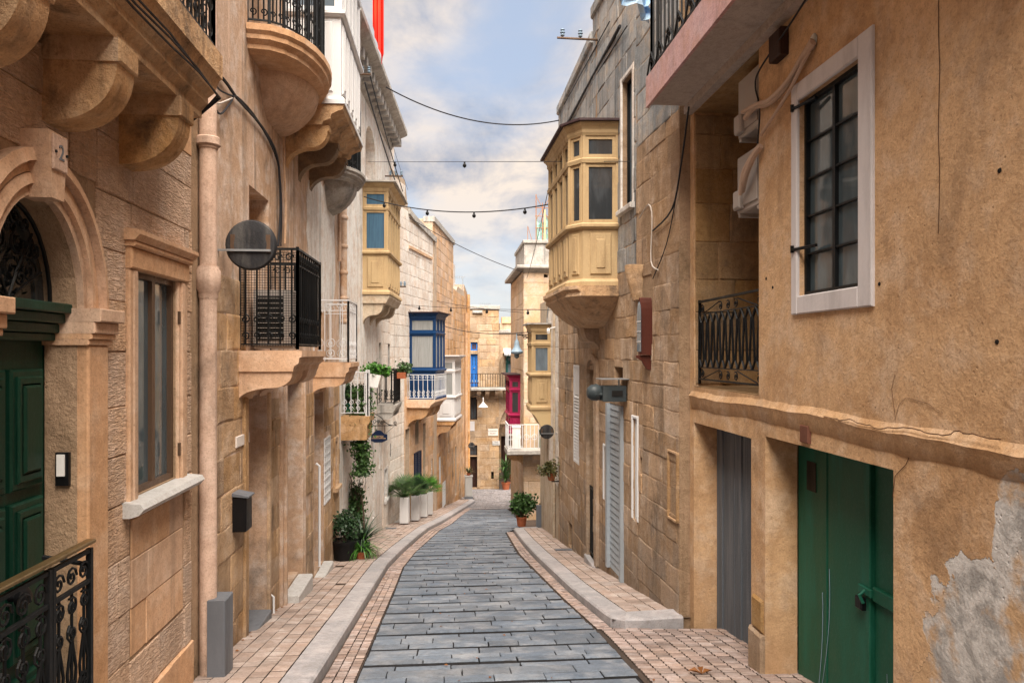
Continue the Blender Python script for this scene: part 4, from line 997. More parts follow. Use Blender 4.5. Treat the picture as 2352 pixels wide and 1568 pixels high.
# white enclosed balcony with stone base and three scroll brackets
u0, u1 = P1(655), U(10.55); zb = 4.60
m = MB(); m.prism(F1, [(0, 4.36), (.42, 4.36), (.44, 4.40), (.52, 4.43), (.53, 4.48), (.60, 4.52), (.66, 4.54), (.68, 4.60), (0, 4.60)], u0-.03, u1+.04); eb = m.build('balcony_base', 'corbel_stone', B, label='moulded stone base under the white enclosed balcony')
for k_ in range(3):
    m = MB(); u_ = u0+.1+.72*k_; pts = [(0, 4.36), (.5, 4.36), (.5, 4.30)]
    for j in range(10): a = j/9*math.pi/2; pts.append((.28+.2*math.cos(a), 4.30-.2*math.sin(a)))
    for j in range(1, 9): a = j/8*math.pi/2; pts.append((.28-.28*math.sin(a), 4.10-.22*(1-math.cos(a))))
    m.prism(F1, pts, u_-.08, u_+.08); m.build('corbel', 'corbel_stone' if k_ == 0 else 'crusted_stone', eb, True)
gallery(B, rect_path(F1, u0, u1, .64), 4.602, 7.1, 'white_paint', 1, (1, 5, 1), 'white enclosed balcony with glazed front high on the left', .42, ('glass_sky', 'glass_sky'))
# small bowed black balcony beyond it
pth = arc_path(F1, P1(737)+.1, U(12.7), .50, 10)
slab(B, pth, 1, 4.35, 4.52, 'parapet_grey', label='small dark bowed balcony beyond the white enclosed one')
railing(B, offset_path(pth, -.03, 1), 4.53, 5.6, 'black_iron', 'dense', .22, .01, sub=False, label='black railing of the small bowed balcony')
m = MB(); rings = []; us = (U(11.5), U(12.55))
for k_ in range(8):
    t_ = k_/7; z = 4.35-.42*t_; q = math.cos(t_*math.pi/2)**.6 if t_ < 1 else 0.02; hw = (us[1]-us[0])/2*(.5+.5*q); c = (us[0]+us[1])/2
    rings.append([F1.P(c-hw*math.cos(math.pi*j/10), (.42*q)*math.sin(math.pi*j/10)**.7 if 0 < j < 10 else 0, z) for j in range(11)])
m.loft(rings); m.build('corbel', 'parapet_grey', B, True)
# services on the wall
def wall_cable(root, f, pts, r=.012, mat='cable', w=.03, sag=0):
    m = MB(); P_ = [Vector(f.P(f.u(a, w), w+.006*math.sin(a*3.1), f.z(a, b, w))) for a, b in pts]; out = []
    for i in range(len(P_)-1):
        p0, p1, p2, p3 = P_[max(0, i-1)], P_[i], P_[i+1], P_[min(len(P_)-1, i+2)]
        for k in range(4):
            t = k/4; out.append(.5*((2*p1)+(p2-p0)*t+(2*p0-5*p1+4*p2-p3)*t*t+(3*p1-p0-3*p2+p3)*t**3))
    out.append(P_[-1]); m.tube(out, r, 5); return m.build('wiring', mat, root)
wall_cable(B, F1, [(486, 150), (520, 190), (545, 225), (600, 290), (635, 360), (643, 470), (640, 565)], .014)
wall_cable(B, F1, [(487, 240), (505, 262), (530, 235), (545, 222), (592, 278), (638, 370), (648, 470), (646, 565)], .009)
wall_cable(B, F1, [(487, 165), (500, 200), (520, 215), (540, 222)], .008); wall_cable(B, F1, [(487, 225), (500, 238), (520, 232), (545, 220)], .008, 'cable_pale')
wall_cable(B, F1, [(650, 240), (652, 300), (651, 380), (655, 470), (653, 560)], .012, 'limestone_smooth')
m = MB(); m.box(F1, P1(539), P1(568), .0, .02, F1.z(540, 1028), F1.z(540, 1003), .004); m.build('blank_sign', 'offwhite_panel', B)
m = MB(); m.box(F1, U(8.15), U(8.5), .0, .02, F1.z(620, 990), F1.z(620, 968), .004); m.build('blank_sign', 'ochre_block', B)
for px0, py0, py1, r_ in ((622, 1370, 1450, .012), (729, 1070, 1300, .018), (776, 450, 600, .03), (792, 440, 640, .02)):
    m = MB(); u_ = P1(px0); m.tube([F1.P(u_, .03, F1.z(px0, py1)), F1.P(u_, .03, F1.z(px0, py0)), F1.P(u_, -.02, F1.z(px0, py0)+.04)], r_, 6); m.build('service_pipe', 'limestone_smooth' if r_ > .025 else 'white_iron', B)
m = MB(); m.tube([F1.P(P1(780), .07, 2.2), F1.P(P1(780), .07, 4.5)], .06, 10)
for z in (2.2, 2.6, 3.05, 3.5, 4.0): m.lathe(F1.P(P1(780), .07, z), [(.06, 0), (.075, .02), (.075, .06), (.06, .08)], 10)
m.build('rain_pipe', 'plaster_pink', B, True)
# wall mailbox and traffic mirror seen from behind
t = thing('mailbox', 'black metal mailbox on the stone wall before the first doorway', 'mailbox', F1.P(P1(528), 0, F1.z(528, 1225)))
m = MB(); ua, ub = P1(531), P1(545); za, zb = F1.z(531, 1222), F1.z(531, 1140); m.box(F1, ua, ub, .01, .13, za, zb, .006); m.build('box', 'black_plastic', t)
m = MB(); m.prism(F1, [(.005, zb), (.15, zb-.015), (.15, zb-.002), (.005, zb+.03)], ua-.01, ub+.01); m.build('lid', 'grey_box', t)
def mirror_back(f, u, w, z, r_, label, wallw=0, group='round traffic mirrors seen from behind'):
    t = thing('traffic_mirror', label, 'mirror', f.P(u, 0, z), group)
    m = MB(); c = Vector(f.P(u, w, z)); ax = Vector((f.U.x, f.U.y, 0)); m.lathe(c+ax*.0, [(0.001, -.02), (r_*.6, -.03), (r_*.93, -.02), (r_, 0), (r_, .012), (r_*.97, .02), (.001, .02)], 36, ax); m.build('mirror_disc', 'sign_back', t, True)
    m = MB(); m.box(f, u-.05, u-.03, wallw, w+r_*.8, z-r_*.27, z-r_*.19); m.build('bracket', 'steel', t)
    for s_ in (-1, 1):
        m = MB(); m.box(f, u-.029, u-.02, w+s_*r_*.68-.018, w+s_*r_*.68+.018, z-r_*.3, z+r_*.4); m.build('mounting_rail', 'bronze_frame', t)
    return t
wz = 6.35; X_ = ray(577, 0); xx = X_[0]/X_[1]*wz; t_ = wz/X_[1]
mirror_back(F1, U(wz), xx+1.92, CZ+(810-563)/1700*t_, 58/1700*t_, 'large round grey traffic mirror seen from behind, beside the black cage')

def hol(f, p0, p1, pt, pb, d=.15, rise=0):
    a, b = f.u(p0), f.u(p1); c = (p0+p1)/2
    return (min(a, b), max(a, b), f.z(c, pb), f.z(c, pt), d, rise)
def insul(f, u, w, z, n, label, vert=True):
    """small rack of insulators on a wall arm"""
    t = thing('insulator_rack', label, 'insulator', f.P(u, 0, z), 'insulator racks on the facades')
    m = MB(); m.tube([f.P(u, 0, z), f.P(u, w, z)], .018, 6); m.build('arm', 'bronze_frame', t)
    for k in range(n):
        m = MB(); m.lathe(f.P(u, w*(k+1)/(n+.3), z+.02), [(.012, 0), (.035, .02), (.02, .04), (.04, .06), (.02, .08), (.035, .1), (.01, .12)], 8); m.build('insulator', 'lamp_blue', t, True)
    return t
def cable(pts, r, label, mat='cable', sag=.3, n=24, bulbs=0, group='cables strung across the street'):
    a, b = Vector(pts[0]), Vector(pts[-1])
    P_ = [a+(b-a)*(k/n)-Vector((0, 0, sag*4*(k/n)*(1-k/n))) for k in range(n+1)]
    m = MB(); m.tube(P_, r, 5)
    if bulbs:
        t = thing('cable', label, 'cable', a, group); m.build('wire', mat, t)
        for k in range(bulbs):
            p = P_[int((k+.5)/bulbs*n)]; q = MB(); q.lathe(p+Vector((0, 0, -.11)), [(.002, 0), (.03, .02), (.035, .05), (.016, .08), (.014, .11)], 8); q.build('lamp_holder', 'black_plastic', t, True)
        return t
    return tag(m.build('cable', mat, None), label, 'cable', group)

# tall pale house with heavy cornice
C = thing('town_house', 'tall pale rendered house with heavy cornice and yellow enclosed balcony', 'house', F2.P(3, 0, -2.3), 'limestone houses along the left side')
hc = [hol(F2, 839.6, 862, 345, 418, .3, .5), hol(F2, 905.6, 916, 734, 850, .25), hol(F2, 890, 896, 790, 846, .12), hol(F2, 870, 876, 787, 847, .15),
      hol(F2, 882, 889, 1078, 1144, .12), hol(F2, 895.4, 901.5, 1046, 1199, .14), hol(F2, 856, 860, 1010, 1190, .12), hol(F2, 870, 873, 990, 1075, .12)]
wall(C, F2, 0, F2.L, -4.2, 7.35, hc, 'white_render')
stones(C, F2, F2.u(878), F2.L, -3.2, 3.0, 'white_block', .28, (.4, .65), hc, .012, .006, seed=21, cap=230)
mth_ = MB(); mth_.prism(F2, [(0, 7.0), (.06, 7.02), (.10, 7.12), (.22, 7.2), (.26, 7.3), (.40, 7.36), (.46, 7.40), (.46, 7.5), (0, 7.62)], -.5, F2.L+.02); mth_.build('cornice', 'parapet_grey', C)
for k_ in range(16):
    m = MB(); u_ = .2+k_*.41; m.box(F2, u_, u_+.16, .0, .32, 7.06, 7.24, .01); m.build('cornice_bracket', 'parapet_grey', C)
m = MB(); a, b, c, d = hc[0][:4]; m.box(F2, a, b, -.3, -.28, c, d+.5); m.build('blind_arch_back', 'corbel_stone', C)
for i, (hh, mt) in enumerate(((hc[1], 'white_block'), (hc[2], 'blue_paint'), (hc[3], 'teal_paint'), (hc[4], 'navy_paint'), (hc[5], 'navy_paint'), (hc[6], 'grey_wood'), (hc[7], 'teal_paint'))):
    if i == 4:
        door(C, F2, hh[0], hh[1], hh[2], hh[3], -.12, mt, 1, 3, label='navy blue street door'); m = MB(); m.box(F2, hh[0]-.1, hh[1]+.3, -.1, .22, hh[2]-.3, hh[2]-.02, .01); m.build('door_step', 'marble', C)
    else: window(C, F2, hh[0], hh[1], hh[2], hh[3], -hh[4]+.02, mt, 'glass_dark', 1, 2, .05)
m = MB(); a, b = hc[5][:2]; m.prism(F2, [(a, hc[5][3]+.02), (b, hc[5][3]+.02), (b, hc[5][3]+.35), ((a+b)/2, hc[5][3]+.5), (a, hc[5][3]+.35)], .004, .02, 'w'); m.build('lunette', 'glass_dark', C)
surround(C, F2, hc[4][0], hc[4][1], hc[4][2], hc[4][3], .06, .02, 'marble')
u0 = F2.u(833); w_ = F2.w(891, u0); u1 = u0+2.0
ztop, zbot = F2.z(833, 421), F2.z(833, 676)
gallery(C, rect_path(F2, u0, u1, w_), zbot, ztop, 'yellow_paint', 1, (1, 5, 1), 'pale yellow enclosed timber balcony with blue curtained side windows', .37, ('curtain_blue', 'curtain_blue'), roof='parapet_grey', cornice=.12)
m = MB(); m.prism(F2, [(0, zbot-.18), (w_*.92, zbot-.18), (w_*.98, zbot-.12), (w_+.03, zbot-.05), (w_+.03, zbot-.002), (0, zbot-.002)], u0-.02, u1+.02); eb = m.build('balcony_base', 'cream_plaster', C)
for k_ in range(3):
    m = MB(); s_corbel(m, F2, u0+.12+.88*k_, .2, w_*.82, zbot-.18, .42); m.build('corbel', 'cream_plaster', eb, True)
# plant balcony with white railing
u0 = F1.u(782)-.0; w_ = .5; zf = .59
m = MB(); m.prism(F1, [(0, zf-.42), (w_*.9, zf-.42), (w_*.92, zf-.16), (w_, zf-.12), (w_, zf), (0, zf)], u0, U(14.0)); m.build('balcony', 'limestone_rough', B, label='small stone balcony full of plants')
pth = [F1.P(u0+.03, 0, 0)[:2], F1.P(u0+.03, w_-.03, 0)[:2], F1.P(U(13.9), w_-.03, 0)[:2]]
railing(B, pth, zf+.01, 1.37, 'white_iron', 'scroll', .13, .008, sub=False, label='white scrolled railing of the plant balcony')
m = MB(); m.box(F1, u0+.02, u0+.07, w_-.07, w_+.0, zf, 1.40); m.build('railing_post', 'white_iron', B)
# dark iron balcony on the pale house
u0 = F2.u(866); w_ = F2.w(905, u0); u1 = u0+1.2; zf = F2.z(866, 930)
stone_balcony(C, F2, u0-.03, u1, w_+.05, zf, zf-.45, 'parapet_grey', 2, .2, 'weathered grey stone balcony with dark iron railing', .18)
railing(C, rect_path(F2, u0, u1-.05, w_), zf+.01, F2.z(866, 849), 'black_iron', 'scroll', .14, .011, sub=False, label='dark iron railing with plants on it')

# house with blue enclosed balcony
D = thing('stone_house', 'pale stone house with deep blue enclosed balcony and sloping parapet', 'house', F3.P(2, 0, -3.2), 'limestone houses along the left side')
hd = [hol(F3, 930, 940, 985, 1165, .3), hol(F3, 952, 963, 1037, 1140, .1), hol(F3, 953, 961, 930, 1020, .2), hol(F3, 990, 997, 1052, 1101, .12), hol(F3, 971, 977, 972, 1165, .2), hol(F3, 1003, 1006, 975, 1010, .15)]
zt1, zt2 = F3.z(938, 482), F3.z(999, 549)
topD = lambda u: 6.55 if u < F3.u(937) else zt1+(zt2-zt1)*min(1, max(0, (u-F3.u(937))/(F3.u(999)-F3.u(937))))**.7
wall(D, F3, 0.002, F3.L, -5, topD, hd, 'mortar_light')
stones(D, F3, 0.02, F3.L, -3.6, 6.4, 'white_block', .30, (.4, .6), hd+[(F3.u(928), F3.L, -3.6, 1.0)], .012, .01, topf=topD, seed=23, cap=220)
stones(D, F3, F3.u(928), F3.L, -3.6, 1.0, 'orange_block', .30, (.4, .6), hd, .012, .006, seed=24, cap=75)
m = MB(); pr = [F3.P(F3.u(937)+k*.1*(F3.u(999)-F3.u(937)), .06, 0) for k in range(11)]
for k in range(10):
    a = F3.u(937)+(F3.u(999)-F3.u(937))*k/10; b = a+(F3.u(999)-F3.u(937))/10
    m.add([F3.P(a, .07, topD(a)-.12), F3.P(b, .07, topD(b)-.12), F3.P(b, .07, topD(b)+.05), F3.P(a, .07, topD(a)+.05), F3.P(a, -.3, topD(a)-.12), F3.P(b, -.3, topD(b)-.12), F3.P(b, -.3, topD(b)+.05), F3.P(a, -.3, topD(a)+.05)], [(0, 1, 2, 3), (4, 5, 6, 7), (0, 1, 5, 4), (3, 2, 6, 7), (0, 3, 7, 4), (1, 2, 6, 5)])
m.build('parapet_coping', 'parapet_grey', D)
m = MB(); z = F3.z(945, 575); m.prism(F3, [(0, z), (.05, z+.02), (.05, z+.1), (0, z+.12)], F3.u(938), F3.L-.2); m.build('string_course', 'orange_block', D)
u0 = F3.u(940); w_ = F3.w(1000, u0); u1 = u0+1.15; zt, zb = F3.z(940, 722)+.04, F3.z(940, 915)-.02
gallery(D, rect_path(F3, u0, u1, w_), zb, zt, 'blue_paint', 1, (1, 3, 1), 'deep blue enclosed timber balcony with white curtains', .33, ('curtain_white', 'curtain_white'), cornice=.10)
pth = [F3.P(u0-.22, 0, 0)[:2], F3.P(u0-.22, w_+.0, 0)[:2], F3.P(u0-.005, w_+.0, 0)[:2]]
m = MB(); m.prism(F3, [(0, zb-.22), (w_*.86, zb-.22), (w_*.95, zb-.12), (w_+.05, zb-.06), (w_+.05, zb-.003), (0, zb-.003)], u0-.3, u1+.06); eb = m.build('balcony_base', 'orange_block', D)
for k_ in range(3):
    m = MB(); s_corbel(m, F3, u0-.1+.62*k_, .22, w_*.82, zb-.22, .62); m.build('corbel', 'orange_rough', eb, True)
railing(D, rect_path(F3, u0-.24, u1+.05, w_+.035), zb, zb+.72, 'white_iron', 'scroll', .14, .009, sub=False, label='white scrolled railing in front of the blue balcony')
door(D, F3, hd[0][0], hd[0][1], hd[0][2], hd[0][3], -.27, 'offwhite_panel', 1, 3, knob=False); door(D, F3, hd[4][0], hd[4][1], hd[4][2], hd[4][3], -.18, 'dark_wood', 1, 3, knob=False)
shutter(D, F3, hd[1][0]-.1, hd[1][1]+.1, hd[1][2], hd[1][3], .01, 'navy_paint')
window(D, F3, hd[2][0], hd[2][1], hd[2][2], hd[2][3], -.15, 'dark_wood', 'glass_dark', 1, 2); shutter(D, F3, hd[3][0], hd[3][1], hd[3][2], hd[3][3], -.06, 'white_paint', leaves=1); window(D, F3, hd[5][0], hd[5][1], hd[5][2], hd[5][3], -.12, 'dark_wood')

# house with white enclosed balcony, then the last orange house
E_ = thing('stone_house', 'orange stone house with white enclosed balcony on scroll brackets', 'house', F4.P(3, 0, -3.8), 'limestone houses along the left side')
uE = F4.u(1041)
he = [hol(F4, 1008, 1013, 1048, 1110, .1), hol(F4, 1016, 1022, 1107, 1160, .1), hol(F4, 1039, 1043, 1030, 1110, .15), hol(F4, 1030, 1032, 985, 1040, .15)]
topE = lambda u: 6.05
wall(E_, F4, .002, uE, -6, topE, he, 'mortar_light')
stones(E_, F4, .02, uE, 2.2, 6.0, 'orange_block', .30, (.4, .6), he, .012, .012, seed=31, cap=120); stones(E_, F4, .02, uE, -4.4, 2.2, 'orange_rough', .30, (.4, .6), he, .014, .006, seed=32, cap=175)
m = MB(); m.box(F4, -.02, uE+.03, -.3, .07, 5.95, 6.12); m.build('parapet_coping', 'parapet_grey', E_)
u0 = max(.05, F4.u(1004)); w_ = F4.w(1044, u0); u1 = u0+1.75; zt, zb = F4.z(1004, 818), F4.z(1004, 966)
gallery(E_, rect_path(F4, u0, u1, w_), zb, zt, 'white_paint', 1, (1, 4, 1), 'white enclosed timber balcony with lace curtains', .36, ('curtain_white', 'curtain_white'), roof='white_paint', cornice=.12)
m = MB(); m.prism(F4, [(0, zb-.14), (w_*.9, zb-.14), (w_+.02, zb-.05), (w_+.02, zb-.003), (0, zb-.003)], u0-.02, u1+.02); eb = m.build('balcony_base', 'orange_rough', E_)
for k_ in range(3): m = MB(); s_corbel(m, F4, u0+.12+.72*k_, .2, w_*.8, zb-.14, .45); m.build('corbel', 'orange_rough', eb, True)
shutter(E_, F4, he[0][0], he[0][1], he[0][2], he[0][3], -.05, 'white_paint', leaves=1)
m = MB(); m.box(F4, he[1][0], he[1][1], -.09, -.07, he[1][2], he[1][3]); lw = m.build('lattice_window', 'glass_grey', E_); s_ = MB()
for k_ in range(8): z = he[1][2]+(he[1][3]-he[1][2])*k_/7; s_.box(F4, he[1][0], he[1][1], 0, .02, z-.015, z+.015)
for k_ in range(5): u_ = he[1][0]+(he[1][1]-he[1][0])*k_/4; s_.box(F4, u_-.02, u_+.02, .001, .022, he[1][2], he[1][3])
s_.build('lattice', 'white_iron', lw)
for h_ in he[2:]: window(E_, F4, h_[0], h_[1], h_[2], h_[3], -.12, 'dark_wood')
G_ = thing('stone_house', 'low orange stone house at the bend with dark narrow windows', 'house', F4.P(7, 0, -4.5), 'limestone houses along the left side')
hg = [hol(F4, 1045, 1048.5, 1025, 1135, .2), hol(F4, 1055, 1057, 1080, 1138, .15)]
topG = lambda u: 4.25 if u < F4.u(1049) else 4.45
wall(G_, F4, uE, F4.L, -6, topG, hg, 'mortar_light'); wall(G_, F5, 0.002, F5.L, -7, 4.75, [], 'mortar_light', name='far_wall')
stones(G_, F4, uE+.02, F4.L, -5, 4.2, 'orange_rough', .30, (.4, .6), hg, .014, .008, seed=33, cap=170); stones(G_, F5, .02, F5.L, -5.6, 4.6, 'orange_rough', .30, (.4, .6), [], .014, .008, seed=34, cap=120)
for h_ in hg: door(G_, F4, h_[0], h_[1], h_[2], h_[3], -.17, 'dark_wood', 1, 3, knob=False)
m = MB(); m.box(F4, uE+.1, F4.u(1066), -2.5, -.4, 4.2, 5.6); m.build('roof_room', 'white_render', G_)
for u_, z0_, z1_ in ((F5.L-.3, -5.2, 4.6), (F5.L-.75, -2.2, 4.6), (F5.L-1.3, -1.6, 4.2), (.4, -5, 3.5)):
    m = MB(); m.tube([F5.P(u_, .08, z0_), F5.P(u_, .08, z1_)], .07, 8); m.build('rain_pipe', 'orange_rough', G_, True)

# end of the street
YE = 40.; FE = Frame((-4, YE), (12, YE)); 
H_ = thing('corner_house', 'old stone corner house facing up the street with blue balcony door', 'house', (1.8, YE, -5.6))
def he_(p0, p1, pt, pb, d=.25): return hol(FE, p0, p1, pt, pb, d)
ul, ur = FE.u(1070), FE.u(1146)
hE = [he_(1081, 1097, 786, 805, .15), he_(1081, 1097, 813, 888, .15), he_(1080, 1096, 912, 964, .3), he_(1078, 1096, 1022, 1046, .25), he_(1078, 1096, 1048, 1120, .25), he_(1128, 1134, 1083, 1100, .2)]
zr = FE.z(1110, 702)
wall(H_, FE, ul, ur, -8, zr, hE, 'mortar', depth=5)
stones(H_, FE, ul, ur, -5.9, zr-.25, 'end_block', .38, (.5, .9), hE, .02, .012, seed=41, cap=290)
m = MB(); m.box(FE, ul-.05, ur+.06, -.3, .08, zr-.2, zr+.02, .02); m.build('parapet_coping', 'parapet_grey', H_)
z = FE.z(1090, 830)
m = MB(); m.box(FE, FE.u(1085), FE.u(1108), .02, .14, z+2.6, z+2.75, .02); m.build('string_course', 'parapet_grey', H_)
window(H_, FE, *hE[0][:4], -.1, 'bright_blue', 'brown_wood', 2, 1, .08); door(H_, FE, *hE[1][:4], -.12, 'bright_blue', 2, 3, label='bright blue balcony door', glass_top='glass_dark')
window(H_, FE, *hE[2][:4], -.25, 'dark_wood', 'glass_dark', 2, 1); window(H_, FE, *hE[3][:4], -.2, 'dark_wood'); door(H_, FE, *hE[4][:4], -.22, 'dark_wood', 2, 3, knob=False)
surround(H_, FE, *hE[4][:2], hE[4][2], hE[3][3], .14, .05, 'end_block', 'door_surround', False); surround(H_, FE, *hE[1][:2], hE[1][2], hE[0][3], .1, .03, 'end_block', 'window_surround', False)
m = MB(); m.box(FE, hE[5][0], hE[5][1], -.19, -.17, hE[5][2], hE[5][3]); m.build('niche_back', 'dark_interior', H_)
# right part set back, wide balcony with green glazed room
u2 = FE.u(1212)
hR = [he_(1147, 1152, 920, 965, .3)]
zr2 = FE.z(1170, 758)
FE2 = Frame((-4, YE+.4), (12, YE+.4))
wall(H_, FE2, ur-.2, u2, FE.z(1150, 975), zr2, [], 'end_block', name='upper_wall', depth=4.5)
m = MB(); m.box(FE2, ur-.1, u2+.05, -.3, .08, zr2-.15, zr2+.02, .02); m.build('parapet_coping', 'parapet_grey', H_)
m = MB(); zfl = FE.z(1120, 889); m.box(FE, FE.u(1080), FE.u(1196), 0, .85, zfl-.14, zfl, .02); sb = m.build('balcony', 'parapet_grey', H_, label='long stone balcony with black railing across the corner house')
for p_ in (1099, 1118, 1140, 1160):
    m = MB(); s_corbel(m, FE, FE.u(p_), .22, .75, zfl-.14, .5); m.build('corbel', 'end_block', sb, True)
railing(H_, [FE.P(FE.u(1082), .8, 0)[:2], FE.P(FE.u(1172), .8, 0)[:2]], zfl, FE.z(1120, 857), 'black_iron', 'plain', .13, .014, sub=False, label='black railing of the long balcony')
gallery(H_, rect_path(FE2, FE.u(1163), FE.u(1205), .75), zfl+.0, FE.z(1180, 812), 'teal_paint', 1, (1, 3, 1), 'dark green glazed balcony room with pale wavy awning', .3, ('glass_sky', 'glass_sky'))
m = MB(); n = 16; a, b = FE.u(1155), FE.u(1206); zt = FE.z(1180, 805)
for k_ in range(n):
    x0_ = a+(b-a)*k_/n; x1_ = a+(b-a)*(k_+1)/n
    m.add([FE2.P(x0_, .7, zt+.12), FE2.P(x1_, .7, zt+.12), FE2.P(x1_, 1.5, zt-.14), FE2.P((x0_+x1_)/2, 1.52, zt-.3), FE2.P(x0_, 1.5, zt-.14)], [(0, 1, 2, 3, 4)])
m.build('awning', 'white_paint', H_)
# arch bracket over the passage and the dark passage beyond
m = MB(); sp = FE.z(1154, 985)
pts = [(ur-.02, sp), (ur-.02, sp+1.6), (FE.u(1196), sp+1.9), (FE.u(1196), sp+1.45)]
for k in range(9): a_ = k/8*math.pi/2; pts.append((ur-.02+1.2*(1-math.cos(a_)) if 0 else FE.u(1196)-(FE.u(1196)-ur-.02)*math.sin(a_), sp+1.45-1.45*(1-math.cos(a_))))
m.prism(FE, pts, -.5, -.1, 'w'); m.build('passage_arch', 'end_block', H_)
far = thing('far_house', 'shaded stone house seen through the passage beside the corner house', 'house', (4, 47, -6.2))
FF = Frame((0, 47), (14, 47)); wall(far, FF, 0, 13, -8, 1.0, [(3.2, 3.9, -6, -3.6, .3), (5.2, 5.9, -2.2, -.9, .3)], 'end_block', depth=3); stones(far, FF, 2.5, 8, -6.2, .9, 'end_block', .4, (.5, .9), [(3.2, 3.9, -6, -3.6), (5.2, 5.9, -2.2, -.9)], .02, .012, seed=44, cap=150)
door(far, FF, 3.2, 3.9, -6.2, -3.6, -.25, 'dark_wood', knob=False); window(far, FF, 5.2, 5.9, -2.2, -.9, -.25, 'teal_paint')
t = thing('roof_room', 'small pale rooftop room with curved wall above the corner house', 'house', (4.5, 45, .5))
FG = Frame((0, 44.2), (14, 44.2)); m = MB(); m.box(FG, FG.u(1148), FG.u(1205), -2.5, 0, -1, FG.z(1170, 742)); m.build('wall', 'cream_plaster', t); m = MB(); m.box(FG, FG.u(1152), FG.u(1175), -.4, .1, FG.z(1170, 742), FG.z(1170, 728)); m.build('parapet', 'orange_block', t)
# signs on the corner house
z = FE.z(1139, 1016)
m = MB(); m.box(FE, FE.u(1131), FE.u(1148), .025, .06, FE.z(1139, 1021.5), FE.z(1139, 1012)); nm = m.build('street_sign', 'marble', None); tag(nm, 'white marble street name plaque on the corner house', 'street sign')
plaque_text(nm, 'TRIQ', .09, FE, FE.u(1139.5), .062, FE.z(1139, 1014.6), 'text_dark'); plaque_text(nm, 'SAN PAWL', .075, FE, FE.u(1139.5), .062, FE.z(1139, 1018.8), 'text_dark')
m = MB(); m.box(FE, FE.u(1121), FE.u(1144), .022, .03, FE.z(1130, 1000), FE.z(1130, 984)); pn_ = m.build('painted_notice', 'offwhite_panel', H_)
plaque_text(pn_, 'IL-PARKING', .09, FE, FE.u(1132), .032, FE.z(1130, 989.5), 'text_dark'); plaque_text(pn_, 'PROJBIT', .09, FE, FE.u(1132), .032, FE.z(1130, 995), 'text_dark')
m = MB(); m.box(FE, FE.u(1076), FE.u(1090), .022, .04, FE.z(1082, 989), FE.z(1082, 967), .004); m.build('white_notice', 'painted_grey', H_)

# ------------------------------------------------------------------ right side
R1 = Frame((2.45, -3), (2.45, 7.42), -1); R2 = Frame((2.34, 7.42), (2.18, 11.2), -1); R3 = Frame((2.18, 11.2), (2.16, 14.7), -1); R4 = Frame((2.16, 14.7), (2.20, 18.1), -1)
V = lambda y: y+3
K = thing('ochre_house', 'ochre plastered house with peeling patch, green garage doors and white framed window', 'house', (2.45, 4, -.6), 'houses along the right side')
hk = [(V(4.25), V(5.03), 2.10, 3.47, .10), (V(5.72), V(7.30), 1.36, 4.13, .32), (V(5.87), V(7.30), -1.3, 1.0, .24), (V(3.92), V(5.60), -1.1, 1.05, .26)]
wall(K, R1, 0, R1.L, -2, 8.0, hk, 'ochre_plaster')
# far end strip of the neighbouring plane and pier base
m = MB(); m.box(R1, V(5.60)+.002, V(5.87)-.002, -.2, .035, -1.1, gz(5.7)+.32, .02); m.build('plinth_block', 'limestone_rough', K)
m = MB(); m.box(R1, V(5.60)+.01, V(5.84), -.2, .02, gz(5.7)+.321, gz(5.7)+.6, .03); m.build('broken_quoin', 'ochre_block', K)
# sloping ledge with cracks
m = MB(); n = 60; rings = []
for k in range(n+1):
    u_ = V(-2)+(V(7.36)-V(-2))*k/n; j = rnd.uniform(-.008, .008); j2 = rnd.uniform(-.006, .006); zc = 1.27+.012*math.sin(u_*1.7)+.006*math.sin(u_*5.1)
    rings.append([R1.P(u_, -.01, zc-.13+j), R1.P(u_, .008+j2*.5, zc-.11+j), R1.P(u_, .020+j2*.6, zc-.04+j*.6), R1.P(u_, .034+j2*.5, zc+.0+j2), R1.P(u_, .012, zc+.03+j2), R1.P(u_, -.01, zc+.07+j)])
m.loft(rings); m.build('ledge', 'ochre_plaster', K, True)
m = MB(); pts = []; z = 1.315; u_ = V(3.0)
for k in range(40): u_ += rnd.uniform(.02, .08); z += rnd.uniform(-.014, .014)+(1.30-z)*.2; pts.append(R1.P(u_, .034, z))
m.tube(pts[:34], .003, 4); m.tube([R1.P(V(3.9), .004, 1.33), R1.P(V(3.86), .004, 1.42), R1.P(V(3.80), .004, 1.46), R1.P(V(3.62), .004, 1.44), R1.P(V(3.5), .004, 1.40)], .0012, 4)
m.tube([R1.P(V(3.9), .004, 1.36), R1.P(V(3.93), .004, 1.5), R1.P(V(3.9), .004, 1.58)], .0012, 4); m.tube([R1.P(V(3.72), .004, 1.22), R1.P(V(3.8), .004, 1.1), R1.P(V(3.9), .004, 1.02), R1.P(V(3.92), .004, .9)], .002, 4)
m.tube([R1.P(R1.u(2158)+.006*math.sin(i*1.9), .003, 4.6-2.3*i/14) for i in range(15)], .0022, 4)
m.build('crack', 'brown_wood', K)
for px_, py_ in ((2296, 392), (2290, 785), (2020, 652), (1775, 660), (1490, 640)):
    m = MB(); m.lathe(R1.P(R1.u(max(px_, 1760)), .001, R1.z(max(px_, 1760), py_)), [(.001, .004), (.010, .003), (.013, -.001)], 7, (-1, 0, 0)); m.build('wall_plug', 'dark_interior', K)
